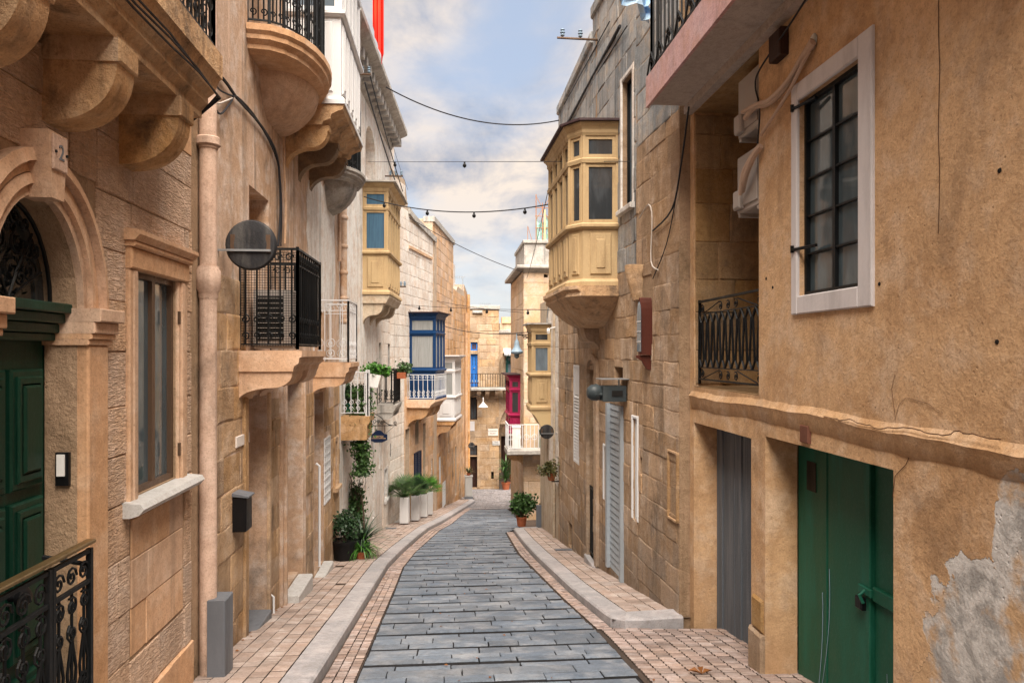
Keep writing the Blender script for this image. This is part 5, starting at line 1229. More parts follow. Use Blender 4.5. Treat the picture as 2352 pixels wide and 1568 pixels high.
# white framed window with black iron panes
window(K, R1, hk[0][0], hk[0][1], hk[0][2], hk[0][3], -.075, 'black_iron', 'glass_grey', 2, 5, .028, .034, rbar=.014, label='black iron window of ten panes in a white painted surround')
m = MB(); a, b, c, d = hk[0][:4]
m.box(R1, a-.15, a-.001, -.0, .022, c-.13, d+.13, .008); m.box(R1, b+.001, b+.09, -.0, .022, c-.13, d+.13, .008); m.box(R1, a, b, .0, .021, d+.001, d+.129, .008); m.box(R1, a, b, .0, .021, c-.129, c-.001, .008)
m.build('window_surround', 'painted_grey', K)
for z in (d-.04, c+.33):
    m = MB(); m.tube([R1.P(b+.05, .03, z), R1.P(b-.2, -.02, z+.0)], .012, 6); m.tube([R1.P(b+.05, .03, z-.02), R1.P(b+.05, .03, z+.03)], .014, 6); m.build('shutter_pin', 'black_iron', K)
# grey plank door and green steel doors
m = MB(); a, b, c, d = hk[2][:4]; m.box(R1, a, b, -.30, -.26, c, d); gd = m.build('door', 'grey_wood', K, label='weathered grey plank door')
n = 9
for k in range(n):
    m = MB(); x0_ = a+(b-a)*k/n; m.box(R1, x0_+.004, x0_+(b-a)/n-.004, -.259, -.235-(.012 if k % 3 == 1 else 0), c, d-.02, .004); m.build('plank', 'grey_wood', gd)
a, b, c, d = hk[3][:4]; m = MB(); m.box(R1, a, b, -.33, -.30, c, d); gd = m.build('door', 'green_panel', K, label='green painted steel double door with hasp')
e = [b, b-.46, b-.46-.55, a]
for k in range(3):
    m = MB(); x0_, x1_ = e[k+1], e[k]; m.box(R1, x0_+.008, x1_-.008, -.299, -.262-(.03 if k == 2 else 0), c, d-.06, .006); m.build('door_leaf', 'green_panel', gd)
m = MB(); m.box(R1, a, b, -.30, -.24, d-.05, d, .006); m.build('door_frame', 'green_panel', gd)
m = MB(); m.box(R1, b-.30, b-.16, -.2615, -.256, .66, .88); m.build('notice_plate', 'black_plastic', gd)
hz_ = .12
m = MB(); m.box(R1, e[2]-.28, e[2]-.02, -.29, -.262, hz_-.02, hz_+.07, .006); m.box(R1, e[2]-.03, e[2]+.12, -.262, -.245, hz_+.0, hz_+.05, .004); m.tube([R1.P(e[2]+.04, -.25, hz_+.03), R1.P(e[2]+.04, -.21, hz_+.0), R1.P(e[2]+.03, -.23, hz_-.05)], .012, 6); m.build('hasp', 'green_panel', gd)
m = MB(); m.box(R1, e[2]+.03, e[2]+.11, -.25, -.215, hz_-.10, hz_-.02, .008); m.build('padlock', 'black_iron', gd)
m = MB()
for cu_, z0_, z1_, bow_ in ((b-.30, -.95, -.05, .10), (b-.34, -.9, .15, .16), (e[2]-.12, -.8, -.3, .07)):
    m.tube([R1.P(cu_-bow_*math.sin(i/8*math.pi*.6), -.2595, z0_+(z1_-z0_)*i/8) for i in range(9)], .0022, 4)
m.build('scuff_mark', 'lamp_blue', gd)
m = MB(); m.box(R1, V(4.86), V(4.98), .0, .025, 1.08, 1.2, .006); m.build('clay_tile', 'red_clay', K)
# loggia: side wall of blocks, back wall, floor, railing
L_ = Frame((2.80, 7.30), (3.72, 7.30), 1)
LG = Frame((2.45, 7.30), (3.72, 7.30), 1)
m = MB(); m.quad(LG.P(.30, 0.0, 1.3), LG.P(1.27, 0, 1.3), LG.P(1.27, 0, 4.2), LG.P(.30, 0, 4.2)); m.quad((3.72, 7.3, 1.3), (3.72, 5.4, 1.3), (3.72, 5.4, 4.2), (3.72, 7.3, 4.2)); m.quad((2.76, 5.72, 1.3), (3.72, 5.72, 1.3), (3.72, 5.72, 4.2), (2.76, 5.72, 4.2))
m.quad((2.45, 5.6, 1.365), (3.75, 5.6, 1.365), (3.75, 7.35, 1.365), (2.45, 7.35, 1.365)); m.quad((2.46, 5.6, 4.125), (3.75, 5.6, 4.125), (3.75, 7.35, 4.125), (2.46, 7.35, 4.125)); m.build('loggia_walls', 'ochre_block', K)
stones(K, LG, .01, 1.27, 1.38, 4.1, 'ochre_block', .36, (.4, .75), [], .016, .008, seed=51, cham=.02)
railing(K, [R1.P(V(5.74), -.05, 0)[:2], R1.P(V(7.28), -.05, 0)[:2]], 1.39, 2.22, 'black_iron', 'vee', .155, .011, side=-1, label='black iron loggia railing of tapering paired bars')
# slab balcony overhead with pink fascia and black railing
m = MB(); m.prism(R1, [(0, 4.2), (.455, 4.2), (.455, 4.46), (0, 4.46)], V(-1), V(7.33)); sb = m.build('balcony', 'grey_soffit', K, label='flat concrete balcony with pink fascia overhead')
m = MB(); m.prism(R1, [(.456, 4.17), (.485, 4.17), (.485, 4.47), (.456, 4.47)], V(-1), V(7.34)); m.build('fascia', 'pink_fascia', sb)
m = MB(); m.box(R1, V(-1), V(7.36), 0.002, .085, 4.12, 4.199); m.build('soffit_beam', 'grey_soffit', sb)
pth = [R1.P(V(2), .44, 0)[:2], R1.P(V(7.28), .44, 0)[:2], R1.P(V(7.28), .02, 0)[:2]]
f_ = Frame(pth[0], pth[1], -1)
rl = railing(K, pth, 4.50, 5.5, 'black_iron', 'plain', .13, .010, side=-1, label='black iron railing above the pink fascia')
m = MB()
for k_ in range(14):
    u_ = 1.2+.3*k_; m.tube([f_.P(u_, .012, 4.52), f_.P(u_+.16, .012, 4.70), f_.P(u_+.30, .012, 4.52)], .010, 5); m.tube(spiral((u_+.15, 4.63), .05, 1.4, lambda x, z: f_.P(x, .012, z)), .008, 4)
m.build('scrollwork', 'black_iron', rl)
air_conditioner(R1, V(5.73), V(6.20), -.34, -.02, 3.50, 4.03, 'upper of two white air conditioners in the loggia opening', 'side')
air_conditioner(R1, V(5.73), V(6.22), -.34, -.02, 2.86, 3.38, 'lower of two white air conditioners in the loggia opening', 'side')
def pipe_on(f, pts, r, mat, name, parent):
    m = MB(); P_ = [Vector(f.P(f.u(a, w), w, f.z(a, b, w))) for a, b, w in pts]; out = []
    for i in range(len(P_)-1):
        p0, p1, p2, p3 = P_[max(0, i-1)], P_[i], P_[i+1], P_[min(len(P_)-1, i+2)]
        for k in range(5):
            t = k/5; out.append(.5*((2*p1)+(p2-p0)*t+(2*p0-5*p1+4*p2-p3)*t*t+(3*p1-p0-3*p2+p3)*t**3))
    out.append(P_[-1]); m.tube(out, r, 8); return m.build(name, mat, parent, True)
pb = thing('pipe_bundle', 'wrapped air conditioner pipes running up the ochre wall to a hole', 'pipes', R1.P(V(5.2), 0, 3.3))
pipe_on(R1, [(1712, 272, .03), (1735, 246, .03), (1765, 238, .04), (1800, 205, .04), (1835, 150, .04), (1868, 98, .03)], .022, 'pipe_wrap', 'pipe', pb)
pipe_on(R1, [(1706, 258, .03), (1738, 240, .06), (1766, 230, .06), (1806, 190, .06), (1840, 135, .05), (1866, 92, .03)], .018, 'pipe_wrap', 'pipe', pb)
pipe_on(R1, [(1860, 118, .03), (1842, 150, .05), (1815, 205, .05), (1780, 262, .04), (1748, 310, .03)], .012, 'pipe_wrap', 'pipe', pb)
pipe_on(R1, [(1704, 440, .03), (1712, 405, .05), (1730, 360, .05), (1747, 335, .03)], .026, 'pipe_wrap', 'pipe', pb)
pipe_on(R1, [(1700, 448, .05), (1706, 400, .07), (1722, 365, .06), (1742, 338, .04)], .016, 'pipe_wrap', 'pipe', pb)
m = MB(); c_ = Vector(R1.P(R1.u(1869, .0), .0, R1.z(1869, 96))); m.lathe(c_, [(.001, .004), (.055, .004), (.05, .008), (.001, .008)], 14, (-1, 0, 0)); m.build('wall_hole', 'white_render', pb)
m = MB(); m.box(R1, R1.u(1812), R1.u(1785), .0, .07, R1.z(1800, 135), R1.z(1800, 72), .01); mb_ = m.build('junction_box', 'dark_wood', K)
pipe_on(R1, [(1740, 330, .03), (1745, 250, .02), (1735, 200, .02), (1745, 160, .05), (1812, 60, .07), (1850, 0, .08)], .007, 'cable', 'wiring', K)
# iron leaf on the forecourt
m = MB(); lx, ly = 1.95, 5.62; z = gz(ly)+.03
for k_ in range(3):
    a = k_*1.1; m.add([(lx, ly, z), (lx+.07*math.cos(a), ly+.07*math.sin(a), z+.03), (lx+.11*math.cos(a+.4), ly+.11*math.sin(a+.4), z+.005), (lx+.05*math.cos(a+.9), ly+.05*math.sin(a+.9), z+.025)], [(0, 1, 2, 3)])
tag(m.build('dry_leaf', 'dry_leaf', None), 'curled brown dead leaf on the small paving setts', 'leaf')

# rough stone house with shrine
S_ = thing('stone_house', 'rough limestone house with red shrine box, grey louvred garage door and tall window', 'house', (2.3, 9, -1.3), 'houses along the right side')
h2 = [hol(R2, 1430, 1454, 175, 475, .14), hol(R2, 1411.5, 1430.6, 843, 869, .3), hol(R2, 1399.5, 1432, 929, 1318, .06), hol(R2, 1455, 1465, 962, 1194, .08), hol(R2, 1470, 1476, 1051, 1089, .2), hol(R2, 1388.6, 1398, 1028, 1150, .1), hol(R2, 1393, 1398, 1010, 1012, .05)]
wall(S_, R2, .002, R2.L, -3.2, 6.9, h2, 'mortar')
stones(S_, R2, .02, R2.L, -2.4, 2.75, 'limestone_right', .27, (.32, .6), h2+[(R2.u(1500), R2.u(1465), 1.8, 2.6)], .011, .005, seed=61, cap=200)
stones(S_, R2, .02, R2.u(1462), 2.75, 4.2, 'limestone_right', .30, (.4, .7), h2, .010, .004, seed=62, cap=60, cham=.02)
stones(S_, R2, R2.u(1462), R2.L, 2.75, 6.85, 'stone_slate_stain', .32, (.4, .6), h2, .012, .008, seed=63, cap=200, cham=.02); stones(S_, R2, .02, R2.u(1462), 4.2, 6.85, 'stone_slate_stain', .32, (.4, .6), h2, .012, .008, seed=64, cap=60, cham=.02)
m = MB(); m.quad(R2.P(.001, 0, -3), R2.P(.001, -.2, -3), R2.P(.001, -.2, 6.9), R2.P(.001, 0, 6.9)); 
window(S_, R2, *h2[0][:4], -.1, 'black_iron', 'glass_sky', 2, 1, .03, .03); surround(S_, R2, *h2[0][:4], .07, .02, 'white_render', 'window_surround')
m = MB(); a, b, c, d = h2[2][:4]; fw = .05
m.box(R2, a-.03, a+fw, -.05, .05, c, d); m.box(R2, b-fw, b+.03, -.05, .05, c, d); gd = m.build('garage_door', 'shutter_metal', S_, label='grey metal garage door with slanted louvres')
n = 26
for k in range(n):
    m = MB(); z0_ = c+(d-c)*k/n; m.prism(R2, [(-.045, z0_), (-.004, z0_), (.004, z0_+.012), (-.008, z0_+(d-c)/n-.007), (-.045, z0_+(d-c)/n-.007)], a+fw, b-fw); m.build('slat', 'shutter_metal', gd)
for i in (3, 5):
    h_ = h2[i]; window(S_, R2, *h_[:4], -.06, 'white_paint', 'glass_dark', 1, 3, .04); surround(S_, R2, *h_[:4], .045, .02, 'white_paint', sill=False)
for i in (1, 4):
    h_ = h2[i]; m = MB(); m.box(R2, h_[0], h_[1], -h_[4]-.02, -h_[4]+.0, h_[2], h_[3]); m.build('vent_back', 'dark_interior', S_)
t = thing('shrine_box', 'red brown wall shrine with arched glass front on the rough stone wall', 'shrine', R2.P(R2.u(1490), 0, 1.9))
us = R2.u(1493); ue = R2.u(1473, .13); w_ = .14; z0_, z1_ = R2.z(1485, 815), R2.z(1485, 725)
m = MB(); n = 8; prof = [(us, z0_), (ue, z0_), (ue, z1_)]+[((us+ue)/2+(ue-us)/2*math.cos(math.pi*k/n), z1_+.20*math.sin(math.pi*k/n)) for k in range(1, n)]+[(us, z1_)]
m.prism(R2, prof, .0, w_, 'w'); m.build('case', 'shrine_wood', t)
m = MB(); cx_ = (us+ue)/2; hw = (ue-us)/2-.03; prof = [(cx_-hw, z0_+.04), (cx_+hw, z0_+.04), (cx_+hw, z1_)]+[(cx_+hw*math.cos(math.pi*k/n), z1_+.15*math.sin(math.pi*k/n)) for k in range(1, n)]+[(cx_-hw, z1_)]
m.prism(R2, prof, w_+.001, w_+.006, 'w'); m.build('glass_door', 'glass_sky', t)
m = MB(); m.prism(R2, [(0, z0_-.17), (.05, z0_-.17), (.12, z0_-.06), (.18, z0_-.03), (.18, z0_-.002), (0, z0_-.002)], us-.03, ue+.03); m.build('shelf', 'shrine_wood', t)
m = MB()
for k in range(3): z = z0_+.04+(z1_-z0_)*(k+1)/4; m.box(R2, cx_-hw, cx_+hw, w_+.007, w_+.011, z-.006, z+.006)
m.build('glazing_bars', 'white_paint', t)
# stone bracket stub, floodlight, cables
m = MB(); uu = R2.u(1470); zz_ = R2.z(1470, 645); rings = []
for k in range(8):
    t_ = k/7; hw = .16*(1-.45*t_)*(1+.1*math.sin(k*2.3)); rings.append([R2.P(uu-hw+.33*hw*j, (.19*(1-.55*t_**1.5))*(math.sin(math.pi*j/6)**.5 if 0 < j < 6 else 0)+.0, zz_+.18-.42*t_+.01*math.sin(k+j)) for j in range(7)])
m.loft(rings); m.build('stone_bracket', 'limestone_rough', S_, True)
m = MB(); m.box(R2, R2.u(1448), R2.u(1440), .0, .03, 2.2, 3.0); 
t = thing('floodlight', 'grey floodlight housing on a bracket over the louvred garage door', 'light', R2.P(R2.u(1440), 0, 1.1))
m = MB(); m.tube([R2.P(R2.u(1440), 0, R2.z(1440, 905)), R2.P(R2.u(1440), .42, R2.z(1440, 905))], .025, 8); m.build('arm', 'dark_metal', t)
uf = R2.u(1436); zf = R2.z(1440, 903)
m = MB(); m.box(R2, uf-.16, uf+.10, .03, .33, zf-.10, zf+.10, .01); m.build('housing', 'dark_metal', t)
m = MB(); m.box(R2, uf-.17, uf-.162, .08, .22, zf-.03, zf+.04); m.build('slot', 'dark_interior', t)
m = MB(); m.lathe(R2.P(uf, .33, zf+.01), [(.09, 0), (.11, .05), (.10, .12), (.06, .17), (.001, .18)], 16, (R2.W.x, R2.W.y, 0)); m.build('lamp_head', 'dark_metal', t, True)
m = MB(); m.box(R2, uf-.2, uf+.14, .0, .36, zf+.18, zf+.19); m.box(R2, uf-.1, uf-.08, .1, .12, zf+.1, zf+.18); m.build('rain_cover', 'steel', t)
wall_cable(S_, R2, [(1582, 245), (1565, 380), (1545, 480), (1500, 530)], .010, 'cable'); wall_cable(S_, R2, [(1500, 640), (1530, 560), (1552, 450), (1570, 330), (1583, 250)], .006)
wall_cable(S_, R2, [(1470, 500), (1490, 470), (1497, 500), (1496, 600), (1512, 620)], .008, 'cable_pale')
m = MB(); a_, b_ = R2.u(1560), R2.u(1538); z0_, z1_ = R2.z(1550, 1195), R2.z(1550, 1040)
for q in ((a_, b_, z1_, z1_+.02), (a_, b_, z0_, z0_+.02), (a_, a_+.02, z0_, z1_), (b_-.02, b_, z0_, z1_)): m.box(R2, q[0], q[1], .0, .03, q[2], q[3])
m.build('blocked_opening_frame', 'limestone_rough', S_)

# house with bowed yellow balcony
J_ = thing('stone_house', 'slate stained stone house with big bowed yellow timber balcony', 'house', (2.17, 13, -2), 'houses along the right side')
h3 = [hol(R3, 1354, 1372, 850, 1285, .22, .16), hol(R3, 1317.6, 1330.7, 838, 1063, .05), hol(R3, 1306, 1314, 1200, 1256, .2), hol(R3, 1297, 1301, 900, 935, .1)]
wall(J_, R3, .002, R3.L, -3.8, 6.55, h3, 'mortar')
stones(J_, R3, .02, R3.L, -2.8, 3.0, 'limestone_right', .27, (.32, .6), h3, .011, .006, seed=71, cap=180); stones(J_, R3, .02, R3.L, 3.0, 6.5, 'stone_slate_stain', .32, (.4, .6), h3, .012, .008, seed=72, cap=110, cham=.02)
m = MB(); m.box(R2, R2.u(1462), R2.L, -.35, .05, 6.80, 6.98, .02); m.build('parapet_coping', 'stone_slate_stain', S_); m = MB(); m.box(R3, 0, R3.L, -.35, .05, 6.45, 6.62, .02); m.build('parapet_coping', 'stone_slate_stain', J_)
a, b, c, d = h3[0][:4]
m = MB(); m.box(R3, a, b, -.25, -.2, c, d+.25); m.build('door', 'brown_wood', J_)
arch_ring(R3, (a+b)/2, d, (b-a)/2+.001, .161, (b-a)/2+.09, .25, -.01, .05, c).build('door_surround', 'limestone_right', J_)
m = MB(); m.box(R3, a-.1, b+.1, .0, .12, d+.42, d+.5, .01); m.build('hood_moulding', 'limestone_right', J_)
gt = MB(); gt.box(R3, a, b, -.02, .0, c+.05, c+.08); gt.box(R3, a, b, -.02, .0, c+1.05, c+1.09); gg = gt.build('door_gate', 'black_iron', J_, label='black barred half gate in the arched doorway')
for k in range(8): u_ = a+(b-a)*(k+.5)/8; g2 = MB(); g2.tube([R3.P(u_, -.01, c+.05), R3.P(u_, -.01, c+1.05)], .012, 5); g2.build('bar', 'black_iron', gg)
m = MB(); m.box(R3, a-.05, b+.05, -.2, .08, c-.25, c-.0, .01); m.build('door_step', 'kerb_stone', J_)
shutter(J_, R3, *h3[1][:4], -.03, 'white_paint', leaves=1, n=30, solid=.33)
h_ = h3[2]; m = MB(); m.box(R3, h_[0], h_[1], -h_[4]-.02, -h_[4], h_[2], h_[3]); m.build('dark_opening_back', 'dark_interior', J_); window(J_, R3, *h3[3][:4], -.08, 'dark_wood')  # dark sheet in the small opening, its shade put into the colour
# bowed balcony plan: quarter round then straight
JW = Frame((2.24, 9.78), (2.17, 14.7), -1); bw = .60
pth = [JW.P(0, 0, 0)[:2], JW.P(.04, .47, 0)[:2], JW.P(.27, .62, 0)[:2], JW.P(2.0, bw+.04, 0)[:2], JW.P(2.3, 0, 0)[:2]]
zbw, ztw = 2.60, 4.78
gallery(J_, pth, zbw, ztw, 'yellow_paint', -1, (1, 1, 4, 1), 'large bowed yellow timber balcony with dark roof on curved stone base', .36, ('glass_dark', 'glass_dark'), roof='roof_dark', cornice=.08, roof_over=.05)
m = MB(); rings = []
for o_, z in ((.09, zbw-.001), (.09, zbw-.05), (.04, zbw-.09), (.05, zbw-.14), (-.02, zbw-.2), (-.06, zbw-.27), (-.14, zbw-.36), (-.22, zbw-.44), (-.30, zbw-.50), (-.38, zbw-.54)):
    pp = []
    for (x, y) in pth:
        q = (Vector((x, y))-JW.a).dot(JW.W); u_ = (Vector((x, y))-JW.a).dot(JW.U); s_ = max(.03, (q+o_)/bw if q > .01 else 0)
        f_ = max(.12, 1+o_*1.9); uc_ = 1.15
        pp.append(JW.P(uc_+(u_-uc_)*min(1.06, f_), max(0, q+(o_ if q > .01 else 0)) if q > .01 else 0, z))
    rings.append(pp)
m.loft(rings); m.build('curved_base', 'corbel_stone', J_, True)
m = MB(); s_corbel(m, R2, R2.L-.15, .5, .24, 2.1, .4); m.build('corbel', 'limestone_right', S_, True)

# low house with second yellow balcony, pale plaster foot
M_ = thing('stone_house', 'low pale house with narrow yellow enclosed balcony at the side street', 'house', (2.18, 16.5, -2.4), 'houses along the right side')
h4 = [hol(R4, 1252, 1258, 850, 930, .1), hol(R4, 1257, 1261, 1000, 1060, .1)]
wall(M_, R4, .002, R4.L, -4.5, 2.9, h4, 'cream_plaster')
stones(M_, R4, .02, R4.L*.55, -1.0, 2.9, 'white_block', .28, (.4, .6), h4, .012, .006, seed=75, cap=100)
u0 = R4.u(1266); w_ = R4.w(1222, u0); zt, zb = R4.z(1266, 745), R4.z(1266, 940)
gallery(M_, [R4.P(u0, 0, 0)[:2], R4.P(u0, w_, 0)[:2], R4.P(u0+.9, w_, 0)[:2], R4.P(u0+.9, 0, 0)[:2]], zb, zt, 'yellow_paint', -1, (1, 2, 1), 'narrow yellow enclosed timber balcony above the mirror', .40, ('glass_sky', 'glass_dark'), roof='parapet_grey', cornice=.06)
m = MB(); pr_ = [(0, zb-.001), (w_+.03, zb-.001), (w_+.03, zb-.06), (w_*.9, zb-.12), (w_*.8, zb-.16), (w_*.55, zb-.36), (0, zb-.42)]; m.prism(R4, pr_, u0-.02, u0+.92); m.build('balcony_base', 'yellow_pale', M_)
m = MB(); m.tube([R4.P(.5, .03, -2.2), R4.P(.5, .03, 2.6)], .03, 6); m.build('rain_pipe', 'cream_plaster', M_, True)
for px0, pts in ((1268, [(1268, 560), (1262, 640), (1255, 700), (1268, 740)]),): wall_cable(M_, R4, [(1262, 690), (1256, 730), (1258, 800), (1257, 980)], .012, 'steel')
window(M_, R4, *h4[0][:4], -.08, 'white_paint'); window(M_, R4, *h4[1][:4], -.08, 'white_paint')

# tower house across the side street
T_ = thing('tower_house', 'tall block-built house with grey parapet, white railed balcony and magenta gallery', 'house', (2.6, 21.8, -3.2))
TF = Frame((2.155, 21.8), (6.5, 21.8)); TS = Frame((2.155, 21.8), (2.155, 26.5), -1)
zc, zp = TF.z(1230, 618), TF.z(1230, 554)
hT = [(.60, .72, TF.z(1221, 637), TF.z(1221, 630), .3)]
wall(T_, TF, 0, 4.3, -4.5, zc, hT, 'mortar_light', depth=4.7)
wall(T_, TS, 0, 4.7, -4.5, zc-.002, [], 'tower_block', name='side_wall', depth=.2, back=False)
stones(T_, TF, 0, 2.2, -.2, zc-.05, 'tower_block', .40, (.5, .8), hT, .012, .008, seed=81, cap=90); stones(T_, TF, 0, 2.2, -3.4, -.2, 'tower_block', .42, (.6, .9), [], .014, .006, seed=82, cap=60)
stones(T_, TS, 0.0, 4.6, -3.6, zc-.05, 'tower_block', .40, (.5, .8), [], .012, .008, seed=83, cap=110)
m = MB(); m.box(TF, -.22, 4.3, -4.7, .2, zc, zc+.10, .02); m.prism(TF, [(0, zc-.12), (.18, zc-.001), (0, zc-.001)], -.02, 4.3); m.build('cornice', 'parapet_grey', T_)
m = MB(); m.box(TF, 0.02, 4.3, -3, -.02, zc+.101, zp-.06); m.box(TF, -.02, 4.3, -3, .03, zp-.06, zp+.03, .01); m.build('parapet', 'parapet_grey', T_)
# white balcony
zf = TF.z(1200, 1028); zr_ = TF.z(1200, 972); xl = TF.P(0, 0, 0)[0]
TB = Frame((1.62, 21.8), (3.4, 21.8)); 
m = MB(); m.box(TB, 0, 1.35, -.6, .55, zf-.14, zf, .02); sb = m.build('balcony', 'parapet_grey', T_, label='balcony slab with white ringed railing')
pth = [(1.66, 22.3), (1.66, 21.29), (2.94, 21.29), (2.94, 21.78)]
railing(T_, pth, zf+.01, zr_+.02, 'white_iron', 'ring', .115, .011, sub=True, label='white railing with ring ornaments')
m = MB(); s_corbel(m, TS, .3, .3, .5, zf-.14, .45); m.build('corbel', 'corbel_stone', sb, True); m = MB(); s_corbel(m, TF, .35, .2, .4, zf-.14, .3); m.build('corbel', 'tower_block', sb, True)
t = thing('gas_cabinet', 'white cabinet standing on the white railed balcony', 'cabinet', (1.9, 21.6, zf))
m = MB(); m.box(WF, 1.80, 2.04, 21.55, 21.75, zf+.01, zf+.62, .01); m.build('casing', 'white_plastic', t); m = MB(); m.box(WF, 1.79, 2.05, 21.53, 21.76, zf+.62, zf+.66); m.build('lid', 'white_plastic', t)
t = thing('green_bin', 'green plastic bin on the white railed balcony', 'bin', (2.75, 21.6, zf)); m = MB(); m.box(WF, 2.62, 2.88, 21.5, 21.75, zf+.01, zf+.50, .01); m.build('body', 'net_green', t); m = MB(); m.box(WF, 2.60, 2.90, 21.48, 21.77, zf+.501, zf+.54); m.build('lid', 'green_panel', t)
# magenta gallery on the street side
u0 = 1.0; w_ = TS.w(1171, u0); gallery(T_, rect_path(TS, u0, u0+1.5, w_), TS.z(1185, 1000, .2), TS.z(1185, 862, .2), 'magenta_paint', -1, (1, 2, 1), 'magenta enclosed timber balcony behind the white railing', .30, ('glass_dark', 'glass_dark'))
# side street closing wall
W_ = thing('side_street_house', 'pale house closing the side street on the right', 'house', (9, 20, -3))
SF = Frame((6.45, 17), (6.45, 21.7), -1); wall(W_, SF, 0, 4.7, -5, 3.0, [], 'cream_plaster', depth=2)
# lantern on a scrolled arm
t = thing('street_lantern', 'grey blue street lantern on a scrolled arm beside the yellow balcony', 'street lamp', (1.9, 17.3, 1.9))
ly = 17.3; X_ = ray(1187, 0); lx = X_[0]/X_[1]*ly; tt = ly/X_[1]; zl = CZ+(810-790)/1700*tt
m = MB(); m.lathe((lx, ly, zl-.24), [(.07, 0), (.13, .02), (.15, .06), (.12, .1), (.07, .17), (.06, .24), (.05, .3), (.015, .36), (.012, .5)], 16); m.build('lamp_hood', 'lamp_blue', t, True)
m = MB(); m.lathe((lx, ly, zl-.34), [(.02, 0), (.06, .03), (.065, .1)], 12); m.build('lamp_glass', 'glass_grey', t, True)
m = MB(); m.tube([(lx, ly, zl+.22), (lx+.2, ly, zl+.22), (2.19, ly, zl+.22)], .014, 6); m.tube([(lx+.12, ly, zl+.2), (lx+.3, ly, zl+.12), (2.19, ly, zl-.05)], .011, 6); fn = lambda x, z: (x, ly, z); m.tube(spiral((lx+.2, zl+.15), .05, 1.5, fn), .009, 5); m.tube(spiral((lx+.34, zl+.12), .06, 1.5, fn), .009, 5); m.build('arm', 'black_iron', t)
# mirrors
def mirror_px(f, cx, cy, r_, Y, label):
    X_ = ray(cx, cy); t_ = Y/X_[1]; p = Vector((X_[0]*t_, Y)); u_ = (p-f.a).dot(f.U); w_ = (p-f.a).dot(f.W)
    return mirror_back(f, u_, w_, CZ+X_[2]*t_, r_/1700*t_, label)
mirror_px(R4, 1256, 991, 16.5, 14.9, 'dark traffic mirror seen from behind on the right, below the narrow yellow balcony')
mirror_px(F4, 1000.5, 1003, 10.3, 25.6, 'small traffic mirror seen from behind below the white enclosed balcony')
mirror_px(F5, 1083, 1023, 7.6, 35.5, 'smallest traffic mirror seen from behind at the far end of the left houses')
# restaurant sign on scrolled bracket
us = F2.u(852); t = thing('restaurant_sign', 'dark blue hanging restaurant sign on a black scrolled bracket', 'sign', F2.P(us, 0, -.5))
q0 = Vector(F2.P(us, 0, 0)); yq = q0.y; HF = Frame((q0.x, yq), (q0.x+1, yq)); xs = lambda px: HF.u(px); zq = lambda py: HF.z(880, py)
m = MB(); m.box(HF, 0, xs(912), -.008, .008, zq(977)-.008, zq(977)+.008); fn = lambda x, z: HF.P(x, 0, z)
m.tube([fn(.0, zq(952)), fn(xs(862), zq(951)), fn(xs(868), zq(953)), fn(xs(877), zq(960)), fn(xs(884), zq(969)), fn(xs(893), zq(975)), fn(xs(902), zq(977))], .009, 6)
for (px, py, r_, sx, a0) in ((859, 968, 7, -1, 4.7), (878, 971, 4.6, 1, 0), (908, 971, 4.4, -1, 4.0), (869, 966, 4, 1, 3)): m.tube(spiral((xs(px), zq(py)), r_/1700*yq, 1.6, fn, 16, sx=sx, a0=a0), .008, 5)
m.tube([fn(xs(883), zq(977)), fn(xs(883), zq(995))], .005, 5); m.tube([fn(xs(862), zq(977)), fn(xs(862), zq(995))], .005, 5); m.tube([fn(xs(905), zq(979)), fn(xs(886), zq(995))], .004, 5); m.build('bracket', 'black_iron', t)
m = MB(); ax_, bx_ = xs(848.5), xs(889.6); cx_ = (ax_+bx_)/2; pts = [(ax_, zq(1010)), (ax_, zq(997)), (ax_+.06, zq(996)), (cx_-.10, zq(993))]
pts += [(cx_+.09*math.cos(math.pi-math.pi*k/8), zq(993)+.05*math.sin(math.pi*k/8)) for k in range(1, 8)]+[(cx_+.10, zq(993)), (bx_-.06, zq(996)), (bx_, zq(997)), (bx_, zq(1010)), (cx_+.08, zq(1015.5)), (cx_-.08, zq(1015.5))]
m.prism(HF, pts, -.012, .012, 'w'); sg = m.build('board', 'navy_paint', t)
plaque_text(sg, 'LIFESTYLE', .052, HF, cx_, .0135, zq(1002), 'text_gold'); m = MB(); m.box(HF, ax_+.03, bx_-.03, .0125, .014, zq(1006)-.004, zq(1006)+.003); m.build('gold_line', 'text_gold', sg)

# ------------------------------------------------------------------ plants
def leaves(m, c, rx, ry, rz, n, size, clumps=14, droop=0, seed=1):
    rd = random.Random(seed); c = Vector(c)
    cl = []
    for k in range(clumps):
        v = Vector((rd.gauss(0, 1), rd.gauss(0, 1), rd.gauss(0, 1))).normalized()*rd.uniform(.25, .95)
        cl.append((Vector((v.x*rx, v.y*ry, v.z*rz)), rd.uniform(.22, .42)))
    for k in range(n):
        o, s_ = rd.choice(cl); v = Vector((rd.gauss(0, .5), rd.gauss(0, .5), rd.gauss(0, .5)))
        p = c+o+Vector((v.x*rx*s_*1.6, v.y*ry*s_*1.6, v.z*rz*s_*1.6)); L = size*rd.uniform(.6, 1.35); w = L*.42
        d = Vector((rd.gauss(0, 1), rd.gauss(0, 1), rd.gauss(0, .8)-droop)).normalized(); a = d.cross(Vector((rd.gauss(0, 1), rd.gauss(0, 1), rd.gauss(0, 1)))).normalized(); nn = d.cross(a)
        m.add([p, p+d*L*.5+a*w+nn*L*.08, p+d*L, p+d*L*.5-a*w+nn*L*.08], [(0, 1, 2), (0, 2, 3)])
    return [c+o for o, _ in cl]
